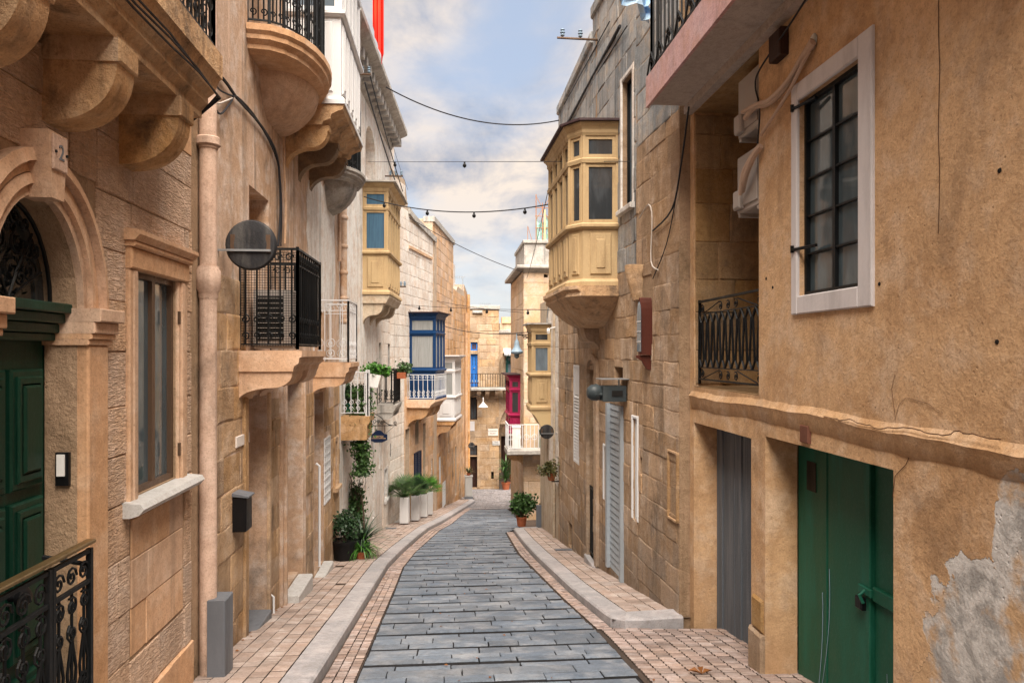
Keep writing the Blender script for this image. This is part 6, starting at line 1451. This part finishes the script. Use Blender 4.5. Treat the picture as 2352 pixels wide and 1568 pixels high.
def straps(m, c, n, L, w, up=.9, seed=1, spread=1., stiff=.5):
    rd = random.Random(seed); c = Vector(c)
    for k in range(n):
        a = rd.uniform(0, 6.28); l = L*rd.uniform(.6, 1.15); el = rd.uniform(.25, 1.35)*up; h = Vector((math.cos(a), math.sin(a), 0)); s_ = Vector((-h.y, h.x, 0)); vs = []; fs = []; p = c+h*.02; an = el; N_ = 7
        for i in range(N_+1):
            t = i/N_; ww = w*(1-t**2)*.5+.001; vs += [p-s_*ww, p+s_*ww]
            if i: fs.append((2*i-2, 2*i-1, 2*i+1, 2*i))
            p = p+(h*math.cos(an)*spread+Vector((0, 0, math.sin(an))))*(l/N_); an -= (1-stiff)*2.6/N_*rd.uniform(.7, 1.2)
        m.add(vs, fs)
def fans(m, c, n, L, seed=1):
    rd = random.Random(seed); c = Vector(c)
    for k in range(n):
        a = rd.uniform(0, 6.28); el = rd.uniform(.2, 1.35); d = Vector((math.cos(a)*math.cos(el), math.sin(a)*math.cos(el), math.sin(el))); s_ = Vector((-math.sin(a), math.cos(a), 0)); u_ = s_.cross(d)
        q = c+d*L*rd.uniform(.35, .55); m.tube([c, q], .005, 4)
        for j in range(13):
            b = (j-6)/6*1.25; e = (d*math.cos(b)+s_*math.sin(b)); l = L*.55*rd.uniform(.8, 1.1)*(1-.25*abs(b)); n_ = e.cross(u_).normalized(); tip = q+e*l-Vector((0, 0, l*.18))
            m.add([q, q+e*l*.5+n_*.010, tip, q+e*l*.5-n_*.010], [(0, 1, 2, 3)])
def pot(t, c, r0, r1, h, mat='terracotta', rim=True):
    m = MB(); pr = [(.001, 0), (r0, 0), (r1, h*.85)]
    if rim: pr += [(r1*1.1, h*.85), (r1*1.12, h), (r1*.98, h), (r1*.95, h*.93), (.001, h*.93)]
    else: pr += [(r1, h), (r1*.93, h), (r1*.9, h*.93), (.001, h*.93)]
    m.lathe(c, pr, 20); return m.build('pot', mat, t, True)
def stems(m, c, tips, r=.008):
    for q in tips:
        c_ = Vector(c); mid = (c_+q)/2+Vector((rnd.uniform(-.04, .04), rnd.uniform(-.04, .04), .03)); m.tube([c_, mid, q], r, 5, r*.4)
# the group of pots by the left wall
def gpt(px, py, h=.1): # point on the pavement
    x, y, z = ray(px, py); t = (1.7-h)/(-z-.1466*y); return Vector((x*t, y*t, 1.7+z*t))
p0 = gpt(790, 1286); t = thing('potted_plant', 'bushy dark plant in a round black pot by the left wall', 'plant', p0, 'potted plants by the left wall')
sc = 1.15/1700*p0.y
pot(t, p0, 18*sc, 22*sc, 40*sc, 'black_plastic')
m = MB(); tp = leaves(m, p0+Vector((.02, 0, 68*sc)), 30*sc, 26*sc, 30*sc, 1100, .055, 16, .1, 5); m.build('foliage', 'leaf_dark', t); m = MB(); stems(m, p0+Vector((0, 0, .2)), tp); m.build('stems', 'bark', t)
p1 = p0+Vector((.26, .16, 0)); p1.z = gz(p1.y)+.08; t = thing('potted_plant', 'spider plant with arching strap leaves in a small terracotta pot', 'plant', p1, 'potted plants by the left wall')
pot(t, p1, .07, .09, .14); m = MB(); straps(m, p1+Vector((0, 0, .15)), 70, .42, .022, 1.0, 7, 1, .15); m.build('foliage', 'leaf_bright', t)
p2 = Vector((-1.50, 12.9, 0)); p2.z = gz(p2.y)+.08; t = thing('potted_plant', 'spiky blue green agave like plant in a tall grey pot', 'plant', p2, 'potted plants by the left wall')
sc = p2.y/1700*1.25; pot(t, p2, 8*sc, 12*sc, 26*sc, 'grey_box'); m = MB(); straps(m, p2+Vector((0, 0, 28*sc)), 120, 66*sc, .026, 1.0, 9, 1, .62); m.build('foliage', 'leaf_blue', t)
m = MB(); m.tube([p2+Vector((.02, .05, .2)), p2+Vector((.0, .1, .7)), p2+Vector((-.03, .1, 1.0))], .014, 6); m.build('trunk', 'bark', t)
p2b = Vector((-1.35, 13.4, gz(13.4)+.08)); t = thing('potted_plant', 'low spiky plant with curling dry leaves in a pale bucket', 'plant', p2b, 'potted plants by the left wall')
pot(t, p2b+Vector((-.1, -.5, 0)), .06, .08, .16, 'white_plastic'); m = MB(); straps(m, p2b+Vector((-.1, -.5, .16)), 50, .4, .02, .8, 19, 1, .3); m.build('foliage', 'leaf_olive', t)
p3 = Vector((-1.72, 13.9, 0)); p3.z = gz(p3.y)+.08; t = thing('potted_plant', 'tall twiggy shrub climbing the left wall with bare branch tips', 'shrub', p3, 'potted plants by the left wall'); sc = p3.y/1700
pot(t, p3, .12, .15, .28, 'black_plastic'); m = MB(); tp = leaves(m, p3+Vector((-.02, 0, 92*sc)), 22*sc, 22*sc, 60*sc, 1700, .05, 26, 0, 11); m.build('foliage', 'leaf', t)
m = MB(); b_ = p3+Vector((0, 0, .25)); stems(m, b_, tp, .01)
for k in range(16):
    a = rnd.uniform(0, 6.28); top = p3+Vector((math.cos(a)*24*sc, math.sin(a)*16*sc, rnd.uniform(140, 210)*sc)); st_ = p3+Vector((0, 0, 80*sc)); mid = (st_+top)/2+Vector((rnd.uniform(-.08, .08), rnd.uniform(-.06, .06), 0)); m.tube([st_, mid, top], .009, 5, .002)
    m.tube([mid, mid+Vector((rnd.uniform(-.14, .14), rnd.uniform(-.1, .1), rnd.uniform(.05, .2)))], .005, 4, .001)
m.build('branches', 'bark', t)
# trailing plant from the white balcony and window box
yb = 13.5; t = thing('trailing_plant', 'trailing green creeper hanging down from the plant balcony', 'plant', (-1.45, yb, .6))
m = MB(); rd = random.Random(5)
for k in range(3000):
    s_ = rd.random()**.8; z = 1.12-1.6*s_; px = 831+4*math.sin(s_*9); wd = .24*(1-.35*s_)*(.6+.4*abs(math.sin(s_*14+1)))
    X_ = ray(px, 0); x = X_[0]/X_[1]*yb; p = Vector((x+rd.gauss(0, wd*.5), yb-.1+rd.gauss(0, .10), z)); d = Vector((rd.gauss(0, 1), rd.gauss(0, 1), rd.gauss(-.6, .8))).normalized(); a = d.cross(Vector((rd.gauss(0, 1), 1, rd.gauss(0, 1)))).normalized(); L = rd.uniform(.03, .07)
    m.add([p, p+d*L*.5+a*L*.4, p+d*L, p+d*L*.5-a*L*.4], [(0, 1, 2, 3)])
m.build('foliage', 'leaf', t); m = MB(); X_ = ray(831, 0)
for k in range(4): x = X_[0]/X_[1]*yb+.04*k-.06; m.tube([(x, yb-.1, .9), (x+.03, yb-.08, 0), (x-.02, yb-.1, -.45)], .008, 4)
m.build('stems', 'bark', t)
q = Vector(F1.P(U(13.35), .52, 1.17)); t = thing('window_box', 'white hanging planter with bright green leaves on the balcony corner', 'planter', q)
X_ = ray(862, 0); x = X_[0]/X_[1]*13.6; m = MB(); m.prism(WF, [(x-.10, 1.10), (x+.07, 1.08), (x+.13, 1.30), (x-.14, 1.34)], 13.3, 13.62, 'w'); m.build('pot', 'white_plastic', t); m = MB(); leaves(m, (x+.04, 13.45, 1.38), .22, .2, .10, 700, .06, 12, .3, 21); m.build('foliage', 'leaf_bright', t)
for k, (px, py, r_, mt, lab) in enumerate(((800, 925, .13, 'leaf_dark', 'dark bushy plant behind the white balcony railing'), (826, 900, .14, 'leaf_olive', 'olive green plant beside the post of the white balcony railing'), (790, 870, .12, 'leaf', 'small leafy plant with bare twigs at the wall end of the plant balcony'))):
    X_ = ray(px, py); yy = 13.6; q = Vector((X_[0]/X_[1]*yy, yy, .6)); t = thing('potted_plant', lab, 'plant', q, 'pots on the plant balcony'); pot(t, q, .08, .11, .2, ('green_panel', 'white_plastic', 'terracotta')[k]); m = MB(); tp = leaves(m, q+Vector((0, 0, .38)), r_, r_, r_*1.2, 350, .05, 9, 0, 30+k); m.build('foliage', mt, t)
    m = MB(); stems(m, q+Vector((0, 0, .18)), tp+[q+Vector((rnd.uniform(-.3, .3), rnd.uniform(-.2, .2), rnd.uniform(.6, 1.0))) for _ in range(6 if k == 2 else 1)], .006); m.build('stems', 'bark', t)
# dark balcony flowers
q = Vector(F2.P(F2.u(875), .5, 1.25)); t = thing('balcony_plant', 'leafy green plant spilling over the dark iron balcony rail', 'plant', q); m = MB(); leaves(m, q+Vector((.05, .1, .05)), .2, .3, .16, 600, .06, 12, .4, 41); m.build('foliage', 'leaf', t); m = MB(); m.box(WF, q.x-.1, q.x+.1, q.y-.25, q.y+.35, q.z-.16, q.z-.02, 0); m.build('trough', 'terracotta', t)
# white planters with palms along the left pavement
labs = ('nearest of the white tall planters, with a spiky palm', 'second white tall planter, with a dark bushy palm', 'third white tall planter, with a broad bright fan palm', 'farthest white tall planter, half hidden behind the third')
for k, (pa, pb_, yt, yb_, lh) in enumerate(((918, 938, 1142, 1204, 46), (944, 962, 1138, 1197, 40), (965, 981, 1134, 1189, 42), (982, 993, 1128, 1183, 30))):
    q = gpt((pa+pb_)/2, yb_, .1); tt = q.y/ray((pa+pb_)/2, 0)[1]; w_ = (pb_-pa)/1700*tt/2; h = (yb_-yt)/1700*tt
    t = thing('tall_planter', labs[k], 'planter', q, 'white planters along the left pavement'); m = MB(); z = q.z
    m.prism(WF, [(q.x-w_, q.y), (q.x+w_, q.y), (q.x+w_*1.25, q.y+2*w_), (q.x-w_*.75, q.y+2*w_)], z+.03, z+h, 'z'); bx = m.build('box', 'white_paint', t)
    m = MB(); m.box(WF, q.x-w_*.85, q.x+w_*.85, q.y+.02, q.y+w_*1.8, z-.03, z+.03); m.build('foot', 'dark_wood', t)
    m = MB(); m.box(WF, q.x-w_*.9, q.x+w_*.9, q.y+w_*.1, q.y+w_*1.9, z+h, z+h+.004); m.build('soil', 'soil', t)
    m = MB(); fans(m, (q.x, q.y+w_, z+h), (34, 42, 40, 20)[k], lh/1700*tt*1.35, 50+k)
    if k < 2: straps(m, (q.x, q.y+w_, z+h), 60, lh/1700*tt, .02, 1.1, 55+k, 1, .75)
    m.build('foliage', ('leaf', 'leaf_dark', 'leaf_bright', 'leaf')[k], t)
# bush in terracotta pot at the right pavement end
q = gpt(1198, 1207); t = thing('potted_bush', 'round leafy bush in a terracotta pot at the end of the right pavement', 'plant', q); tt = q.y/ray(1198, 0)[1]; s_ = tt/1700
pot(t, q, 9.5*s_, 12*s_, 22*s_); m = MB(); tp = leaves(m, q+Vector((.04, 0, 50*s_)), 28*s_, 24*s_, 26*s_, 2000, .075, 30, 0, 61); m.build('foliage', 'leaf', t); m = MB(); stems(m, q+Vector((0, 0, .2)), tp, .012); m.build('stems', 'bark', t)
# palm and shrubs at the passage
for k, (px, py, Y, h, lab) in enumerate(((1162, 1120, 39.0, 1.9, 'tall leafy palm in a terracotta pot beside the passage'), (1178, 1114, 43, 1.2, 'small dark plant deeper in the passage'))):
    X_ = ray(px, 0); q = Vector((X_[0]/X_[1]*Y, Y, gz(Y))); t = thing('potted_palm', lab, 'plant', q); pot(t, q, .16, .22, .4, 'terracotta'); m = MB(); straps(m, q+Vector((0, 0, .5)), 60, h*.7, .08, 1.15, 70+k, .6, .6); straps(m, q+Vector((0, 0, 1.1)), 40, h*.5, .07, 1.1, 75+k, .7, .5); m.build('foliage', 'leaf', t); m = MB(); m.tube([q+Vector((0, 0, .3)), q+Vector((.03, 0, 1.2))], .04, 6); m.build('trunk', 'bark', t)
# bracket pot on the right wall and the little plant on the narrow balcony
uu = R3.u(1285); q = Vector(R3.P(uu, .16, R3.z(1290, 1108))); t = thing('wall_pot', 'trailing plant in a terracotta wall pot on the right', 'plant', q); pot(t, q, .06, .10, .16); m = MB(); leaves(m, q+Vector((-.05, 0, .22)), .20, .18, .14, 700, .045, 12, .3, 81); straps(m, q+Vector((0, 0, .15)), 24, .3, .012, 1, 82, 1, .2); m.build('foliage', 'leaf_olive', t)
m = MB(); m.box(R3, uu-.02, uu+.02, 0, .16, q.z-.03, q.z-.01); m.build('bracket', 'black_iron', t)
q = Vector(R4.P(R4.u(1262), .12, R4.z(1262, 868))); t = thing('wall_pot', 'dried dark plant in a little pot beside the narrow yellow balcony', 'plant', q); pot(t, q, .05, .07, .12); m = MB(); leaves(m, q+Vector((0, -.05, .2)), .12, .12, .14, 260, .05, 8, 0, 84); m.build('foliage', 'leaf_dark', t)
# ground covers and grates, utility cabinet
for k, (px, py, sx_, sy_, lab, nm) in enumerate(((1330, 1262, .42, .10, 'flat dark drain cover on the right pavement by the wall', 'drain_cover'), (898, 1213, .25, .12, 'dark drain cover on the left pavement beyond the plants', 'drain_cover'))):
    q = gpt(px-28 if k == 0 else px, py); m = MB(); f_ = Frame((q.x-sx_/2, q.y), (q.x+sx_/2, q.y)); z = gz(q.y)+.099
    m.add([(q.x-sx_/2, q.y-sy_, gz(q.y-sy_)+.101), (q.x+sx_/2, q.y-sy_, gz(q.y-sy_)+.101), (q.x+sx_/2, q.y+sy_, gz(q.y+sy_)+.101), (q.x-sx_/2, q.y+sy_, gz(q.y+sy_)+.101), (q.x-sx_/2, q.y-sy_, gz(q.y-sy_)+.113), (q.x+sx_/2, q.y-sy_, gz(q.y-sy_)+.113), (q.x+sx_/2, q.y+sy_, gz(q.y+sy_)+.113), (q.x-sx_/2, q.y+sy_, gz(q.y+sy_)+.113)], [(0, 1, 2, 3), (4, 5, 6, 7), (0, 1, 5, 4), (1, 2, 6, 5), (2, 3, 7, 6), (3, 0, 4, 7)])
    tag(m.build(nm, 'grey_box', None), lab, 'drain cover')
Y = 31.2; a_, b_ = ray(1068, 0), ray(1085, 0); xa, xb = a_[0]/a_[1]*Y, b_[0]/b_[1]*Y; t = thing('utility_cabinet', 'grey utility cabinet with yellowish plant on top at the end of the left pavement', 'cabinet', (xa, Y, gz(Y))); zb_ = gz(Y)+.06; zt_ = CZ+(810-1093)/1700*Y/a_[1]
m = MB(); m.box(WF, xa, xb, Y, Y+.35, zb_+.14, zt_-.04, 0); m.build('body', 'cabinet_grey', t); m = MB(); m.box(WF, xa-.02, xb+.02, Y-.02, Y+.37, zt_-.039, zt_); m.build('lid', 'cabinet_grey', t); m = MB(); m.box(WF, xa-.02, xb+.02, Y-.02, Y+.37, zb_-.04, zb_+.139); m.build('plinth', 'grey_box', t)
m = MB(); m.box(WF, xa+.03, xb-.03, Y-.012, Y-.001, zb_+.18, zt_-.08); m.build('door', 'cabinet_grey', t)
q = Vector(((xa+xb)/2, Y+.18, zt_)); t = thing('potted_plant', 'small yellowish plant on top of the grey cabinet', 'plant', q); pot(t, q, .06, .08, .1); m = MB(); straps(m, q+Vector((0, 0, .1)), 50, .38, .03, 1.1, 91, 1, .6); m.build('foliage', 'leaf_olive', t)

# ------------------------------------------------------------------ overhead things
Yf = 13.2; xf = lambda px: ray(px, 0)[0]/ray(px, 0)[1]*Yf; zf_ = lambda px, py: CZ+(810-py)/1700*Yf/ray(px, 0)[1]
t = thing('flag', 'red and orange cloth hanging from the roof edge against the sky', 'flag', (xf(862), Yf, 7.5))
m = MB(); n = 16; rings = []
for k in range(n+1):
    u_ = k/n; px = 856+25*u_; zb_ = zf_(px, 60+85*u_**.8 if u_ < .8 else 148-20*(u_-.8)*5); d = .06*math.sin(u_*17)+.03*math.sin(u_*31)
    rings.append([(xf(px)+.01*math.sin(u_*20), Yf+d, zz_*zb_+(1-zz_)*zf_(px, -40)) for zz_ in (0, .35, .7, 1)])
vs = [p for r_ in rings for p in r_]; vs += [(p[0], p[1]+.004, p[2]) for p in vs]; fs = []
for k in range(n):
    for j in range(3): fs += [(k*4+j, k*4+j+1, (k+1)*4+j+1, (k+1)*4+j), ((n+1)*4+k*4+j, (n+1)*4+k*4+j+1, (n+1)*4+(k+1)*4+j+1, (n+1)*4+(k+1)*4+j)]
m.add(vs, fs); m.build('cloth', 'flag_red', t, True)
m = MB(); m.tube([(-1.95, Yf, 7.75), (xf(886), Yf, zf_(884, -42))], .02, 6); m.build('pole', 'steel', t)
insul(F2, .3, .5, F2.z(845, 212, .3), 4, 'insulator rack on the pale house beside the bundle of cables'); insul(F2, F2.L-.9, .45, F2.z(920, 437, .2), 3, 'insulator rack on the pale house above the yellow balcony roof')
insul(F3, .3, .35, F3.z(935, 668), 3, 'insulator rack between the yellow and blue balconies'); insul(F4, .1, .3, F4.z(1005, 735), 3, 'insulator rack above the white enclosed balcony'); insul(F4, 4.0, .4, F4.z(1045, 832), 4, 'insulator rack on the orange house near the bend'); insul(F5, F5.L-.4, .6, F5.z(1072, 880), 4, 'insulator rack at the end of the left houses')
insul(R2, R2.L-.3, .62, R2.z(1415, 20), 2, 'insulator rack on the slate stained wall at upper right')
def pt(px, py, Y): x, y, z = ray(px, py); t_ = Y/y; return (x*t_, Y, CZ+z*t_)
cable([pt(886, 200, 13.5), pt(1287, 276, 14.6)], .012, 'thick black cable sagging across the sky, topmost of all', sag=.32)
cable([pt(845, 372, 17), pt(1465, 371, 9.2)], .005, 'thin straight wire in front of the bowed yellow balcony', sag=.0, bulbs=3)
cable([pt(836, 452, 15.2), pt(1268, 468, 12.6)], .011, 'black cable with lamp holders crossing below the yellow balcony roofs', sag=.22, bulbs=4)
cable([pt(940, 500, 21), pt(1203, 626, 21.7)], .010, 'black cable slanting from the sloping parapet to the tower house', sag=.12)
cable([pt(930, 700, 20.5), pt(1265, 712, 15.5)], .006, 'thin wire with small lamp holders above the blue balcony', sag=.03, bulbs=4)
cable([pt(1000, 690, 25), pt(1203, 718, 21.7)], .007, 'thin wire from the orange house to the tower house', sag=.05)
cable([pt(1010, 745, 24.9), pt(1222, 762, 16.3)], .011, 'black cable from the blue balcony roof to the narrow yellow balcony', sag=.15)
cable([pt(940, 712, 20.5), pt(1060, 800, 33)], .008, 'wire running along the left house fronts over the blue balcony', sag=.2)
cable([pt(1268, 395, 12), pt(1210, 640, 21.6)], .007, 'wire dropping from the bowed balcony roof to the tower house', sag=.1)
for k, (a_, b_, lab) in enumerate((((838, 190, 13.3), (912, 428, 18.6), 'thick cable running down the pale house front'), ((850, 175, 13.6), (925, 440, 18.9), 'second cable beside the thick one on the pale house front'), ((892, 300, 18.5), (937, 436, 20.4), 'thin wire from the cornice end to the insulators'))):
    cable([pt(*a_), pt(*b_)], (.016, .012, .005)[k], lab, sag=.06, group='cables along the left house fronts')
for k, (a_, b_, lab) in enumerate((((1424, 60, 10.4), (1300, 290, 14.2), 'thick cable slanting along the slate stained wall'), ((1440, 60, 10), (1290, 300, 14.5), 'thin cable slanting along the slate stained wall'), ((1400, 50, 10.6), (1296, 240, 14.3), 'upper cable slanting along the slate stained wall'))):
    A_ = R2.P(R2.u(a_[0], .04), .04, R2.z(a_[0], a_[1], .04)); B_ = R3.P(min(R3.L, R3.u(b_[0], .04)), .04, R3.z(b_[0], b_[1], .04)); m = MB(); m.tube([A_, B_], (.022, .008, .008)[k], 6); tag(m.build('cable', 'cable', None), lab, 'cable', 'cables on the slate stained wall')
# scaffold on the tower roof, aerials, blue sheet
t = thing('roof_scaffold', 'rusty scaffold frame with green netting on the tower house roof', 'scaffold', (2.8, 22.5, zp)); m = MB(); zb_ = zp-.02
xs_ = [TF.P(TF.u(p_), 0, 0)[0] for p_ in (1233, 1248, 1262)]
for x, hh in zip(xs_, (1.45, 1.2, 1.35)): m.tube([(x, 22.0, zb_), (x, 22.0, zb_+hh)], .014, 5)
for z in (.45, .8, 1.05): m.tube([(xs_[0]-.03, 22, zb_+z), (xs_[2]+.25, 22, zb_+z)], .010, 5)
m.tube([(xs_[0], 22, zb_+1.4), (xs_[2], 22, zb_+.7)], .008, 5); m.tube([(xs_[0], 22, zb_+.7), (xs_[2], 22, zb_+1.3)], .008, 5); m.tube([(xs_[0]-.25, 22, zb_), (xs_[0]-.25, 22, zb_+.5)], .01, 5); m.tube([(xs_[0]-.25, 22, zb_+.5), (xs_[0]-.1, 22, zb_)], .008, 5); m.build('frame', 'scaffold', t)
m = MB(); vs = []; fs = []
for i in range(9):
    for j in range(7): vs.append((xs_[0]+(xs_[2]-xs_[0])*i/8, 22.03+.03*math.sin(i*2+j), zb_+.02+(.85-.25*math.sin(i/8*math.pi))*j/6))
for i in range(8):
    for j in range(6):
        if (i*3+j*5) % 7: fs.append((i*7+j, i*7+j+1, (i+1)*7+j+1, (i+1)*7+j))
m.add(vs, fs); m.build('netting', 'net_green', t); m = MB(); m.box(WF, xs_[1]+.04, xs_[1]+.09, 21.98, 22.02, zb_, zb_+1.0); m.build('timber_post', 'yellow_pale', t)
for k, (px, py, py2, Y, lab) in enumerate(((1063, 635, 660, 33, 'television aerial above the blue white roof room'), (1125, 697, 712, 40, 'small aerial on the corner house parapet'))):
    q = Vector(pt(px, py2, Y)); tp_ = Vector(pt(px, py, Y)); t = thing('aerial', lab, 'aerial', q, 'rooftop aerials'); m = MB(); m.tube([q-Vector((0, 0, .5)), tp_], .014, 5); m.tube([tp_-Vector((.6, 0, .05)), tp_+Vector((.1, 0, -.02))], .01, 5)
    for j in range(6): m.tube([tp_+Vector((-.55+.1*j, 0, -.12)), tp_+Vector((-.55+.1*j, 0, .05))], .006, 4)
    m.build('mast', 'steel', t)
m = MB(); vs = []; fs = []; c_ = Vector(R1.P(V(7.2), .42, 4.5))
for i in range(13):
    for j in range(7):
        u_, v_ = i/12, j/6; vs.append((c_.x-.02-.5*u_+.04*math.sin(j*2+i), c_.y+.1+.1*math.sin(i*1.3), c_.z+.80-.28*v_*(1-.4*u_)+.35*u_+.03*math.sin(i+j*2)))
for i in range(12):
    for j in range(6): fs.append((i*7+j, i*7+j+1, (i+1)*7+j+1, (i+1)*7+j))
m.add(vs, fs); tag(m.build('plastic_sheet', 'tarp_blue', None, True), 'pale blue plastic sheet caught on the railing at the upper right', 'sheet')
# hanging laundry in the passage arch and lantern on the corner house
Y = 44.0; t = thing('laundry', 'blue and dark clothes drying on a line beyond the passage', 'laundry', pt(1170, 905, Y)); m = MB(); A_, B_ = Vector(pt(1148, 904, Y)), Vector(pt(1176, 904, Y)); m.tube([A_, B_], .008, 4); m.build('line', 'cable', t)
for k, (u_, w_, h, mt) in enumerate(((.3, .35, .8, 'navy_paint'), (.5, .25, 1.0, 'lamp_blue'), (.7, .3, .6, 'black_iron'))):
    m = MB(); p = A_.lerp(B_, u_); m.box(WF, p.x-w_/2, p.x+w_/2, p.y-.01, p.y+.01, p.z-h, p.z); m.build('garment', mt, t)
t = thing('wall_lantern', 'white shaded lamp on a scrolled arm under the long balcony', 'lamp', FE.P(FE.u(1105), 0, 0)); q = Vector(FE.P(FE.u(1108), .9, FE.z(1108, 930, .9))); m = MB(); m.lathe(q-Vector((0, 0, .1)), [(.26, 0), (.24, .03), (.08, .2), (.03, .26), (.03, .5)], 14); m.build('lamp_shade', 'white_iron', t, True); m = MB(); m.tube([q+Vector((0, 0, .4)), q+Vector((-.4, 0, .55)), q+Vector((-.9, .4, .3)), q+Vector((-1.1, .9, .2))], .02, 5); m.build('arm', 'black_iron', t)
# security camera, small boxes
t = thing('security_camera', 'small white security camera on the right wall under the bowed balcony', 'camera', R3.P(R3.u(1272), .1, R3.z(1272, 762))); m = MB(); uu = R3.u(1276); z = R3.z(1276, 760); m.tube([R3.P(uu, 0, z+.08), R3.P(uu, .12, z+.05)], .012, 6); m.build('bracket', 'white_plastic', t); m = MB(); m.tube([R3.P(uu+.06, .14, z+.03), R3.P(uu-.16, .17, z-.03)], .035, 10); m.build('body', 'white_plastic', t, True)
m = MB(); u_ = R4.L-.15; m.box(R4, u_-.1, u_, .0, .12, gz(17.9)+.08, gz(17.9)+.62); tag(m.build('junction_post', 'grey_box', None), 'narrow dark metal box at the foot of the right wall by the bush', 'metal box')

m = MB(); rd = random.Random(77)
for k in range(150):
    y = rd.uniform(4.5, 18); sd_ = rd.random()
    x = lerp_tab(KL, y)+rd.uniform(.01, .12) if sd_ < .35 else (lerp_tab(WL, y)+rd.uniform(.02, .10) if sd_ < .7 else (lerp_tab(RRe, y)+rd.uniform(-1.6, .1)))
    z = gz(y)+(.105 if .35 <= sd_ < .7 else .022); d = rd.uniform(.008, .022); a = rd.uniform(0, 6.28)
    m.add([(x+d*math.cos(a), y+d*math.sin(a), z), (x-d*math.sin(a)*.6, y+d*math.cos(a)*.6, z+d*.5), (x-d*math.cos(a), y-d*math.sin(a), z+.002), (x+d*math.sin(a)*.6, y-d*math.cos(a)*.6, z+d*.2)], [(0, 1, 2), (0, 2, 3)])
tag(m.build('litter', 'dry_leaf', None, kind='stuff'), 'scattered bits of dry leaf along the kerb and wall foot', 'litter')

for o in bpy.data.objects:
    if '_w' in o: del o['_w']
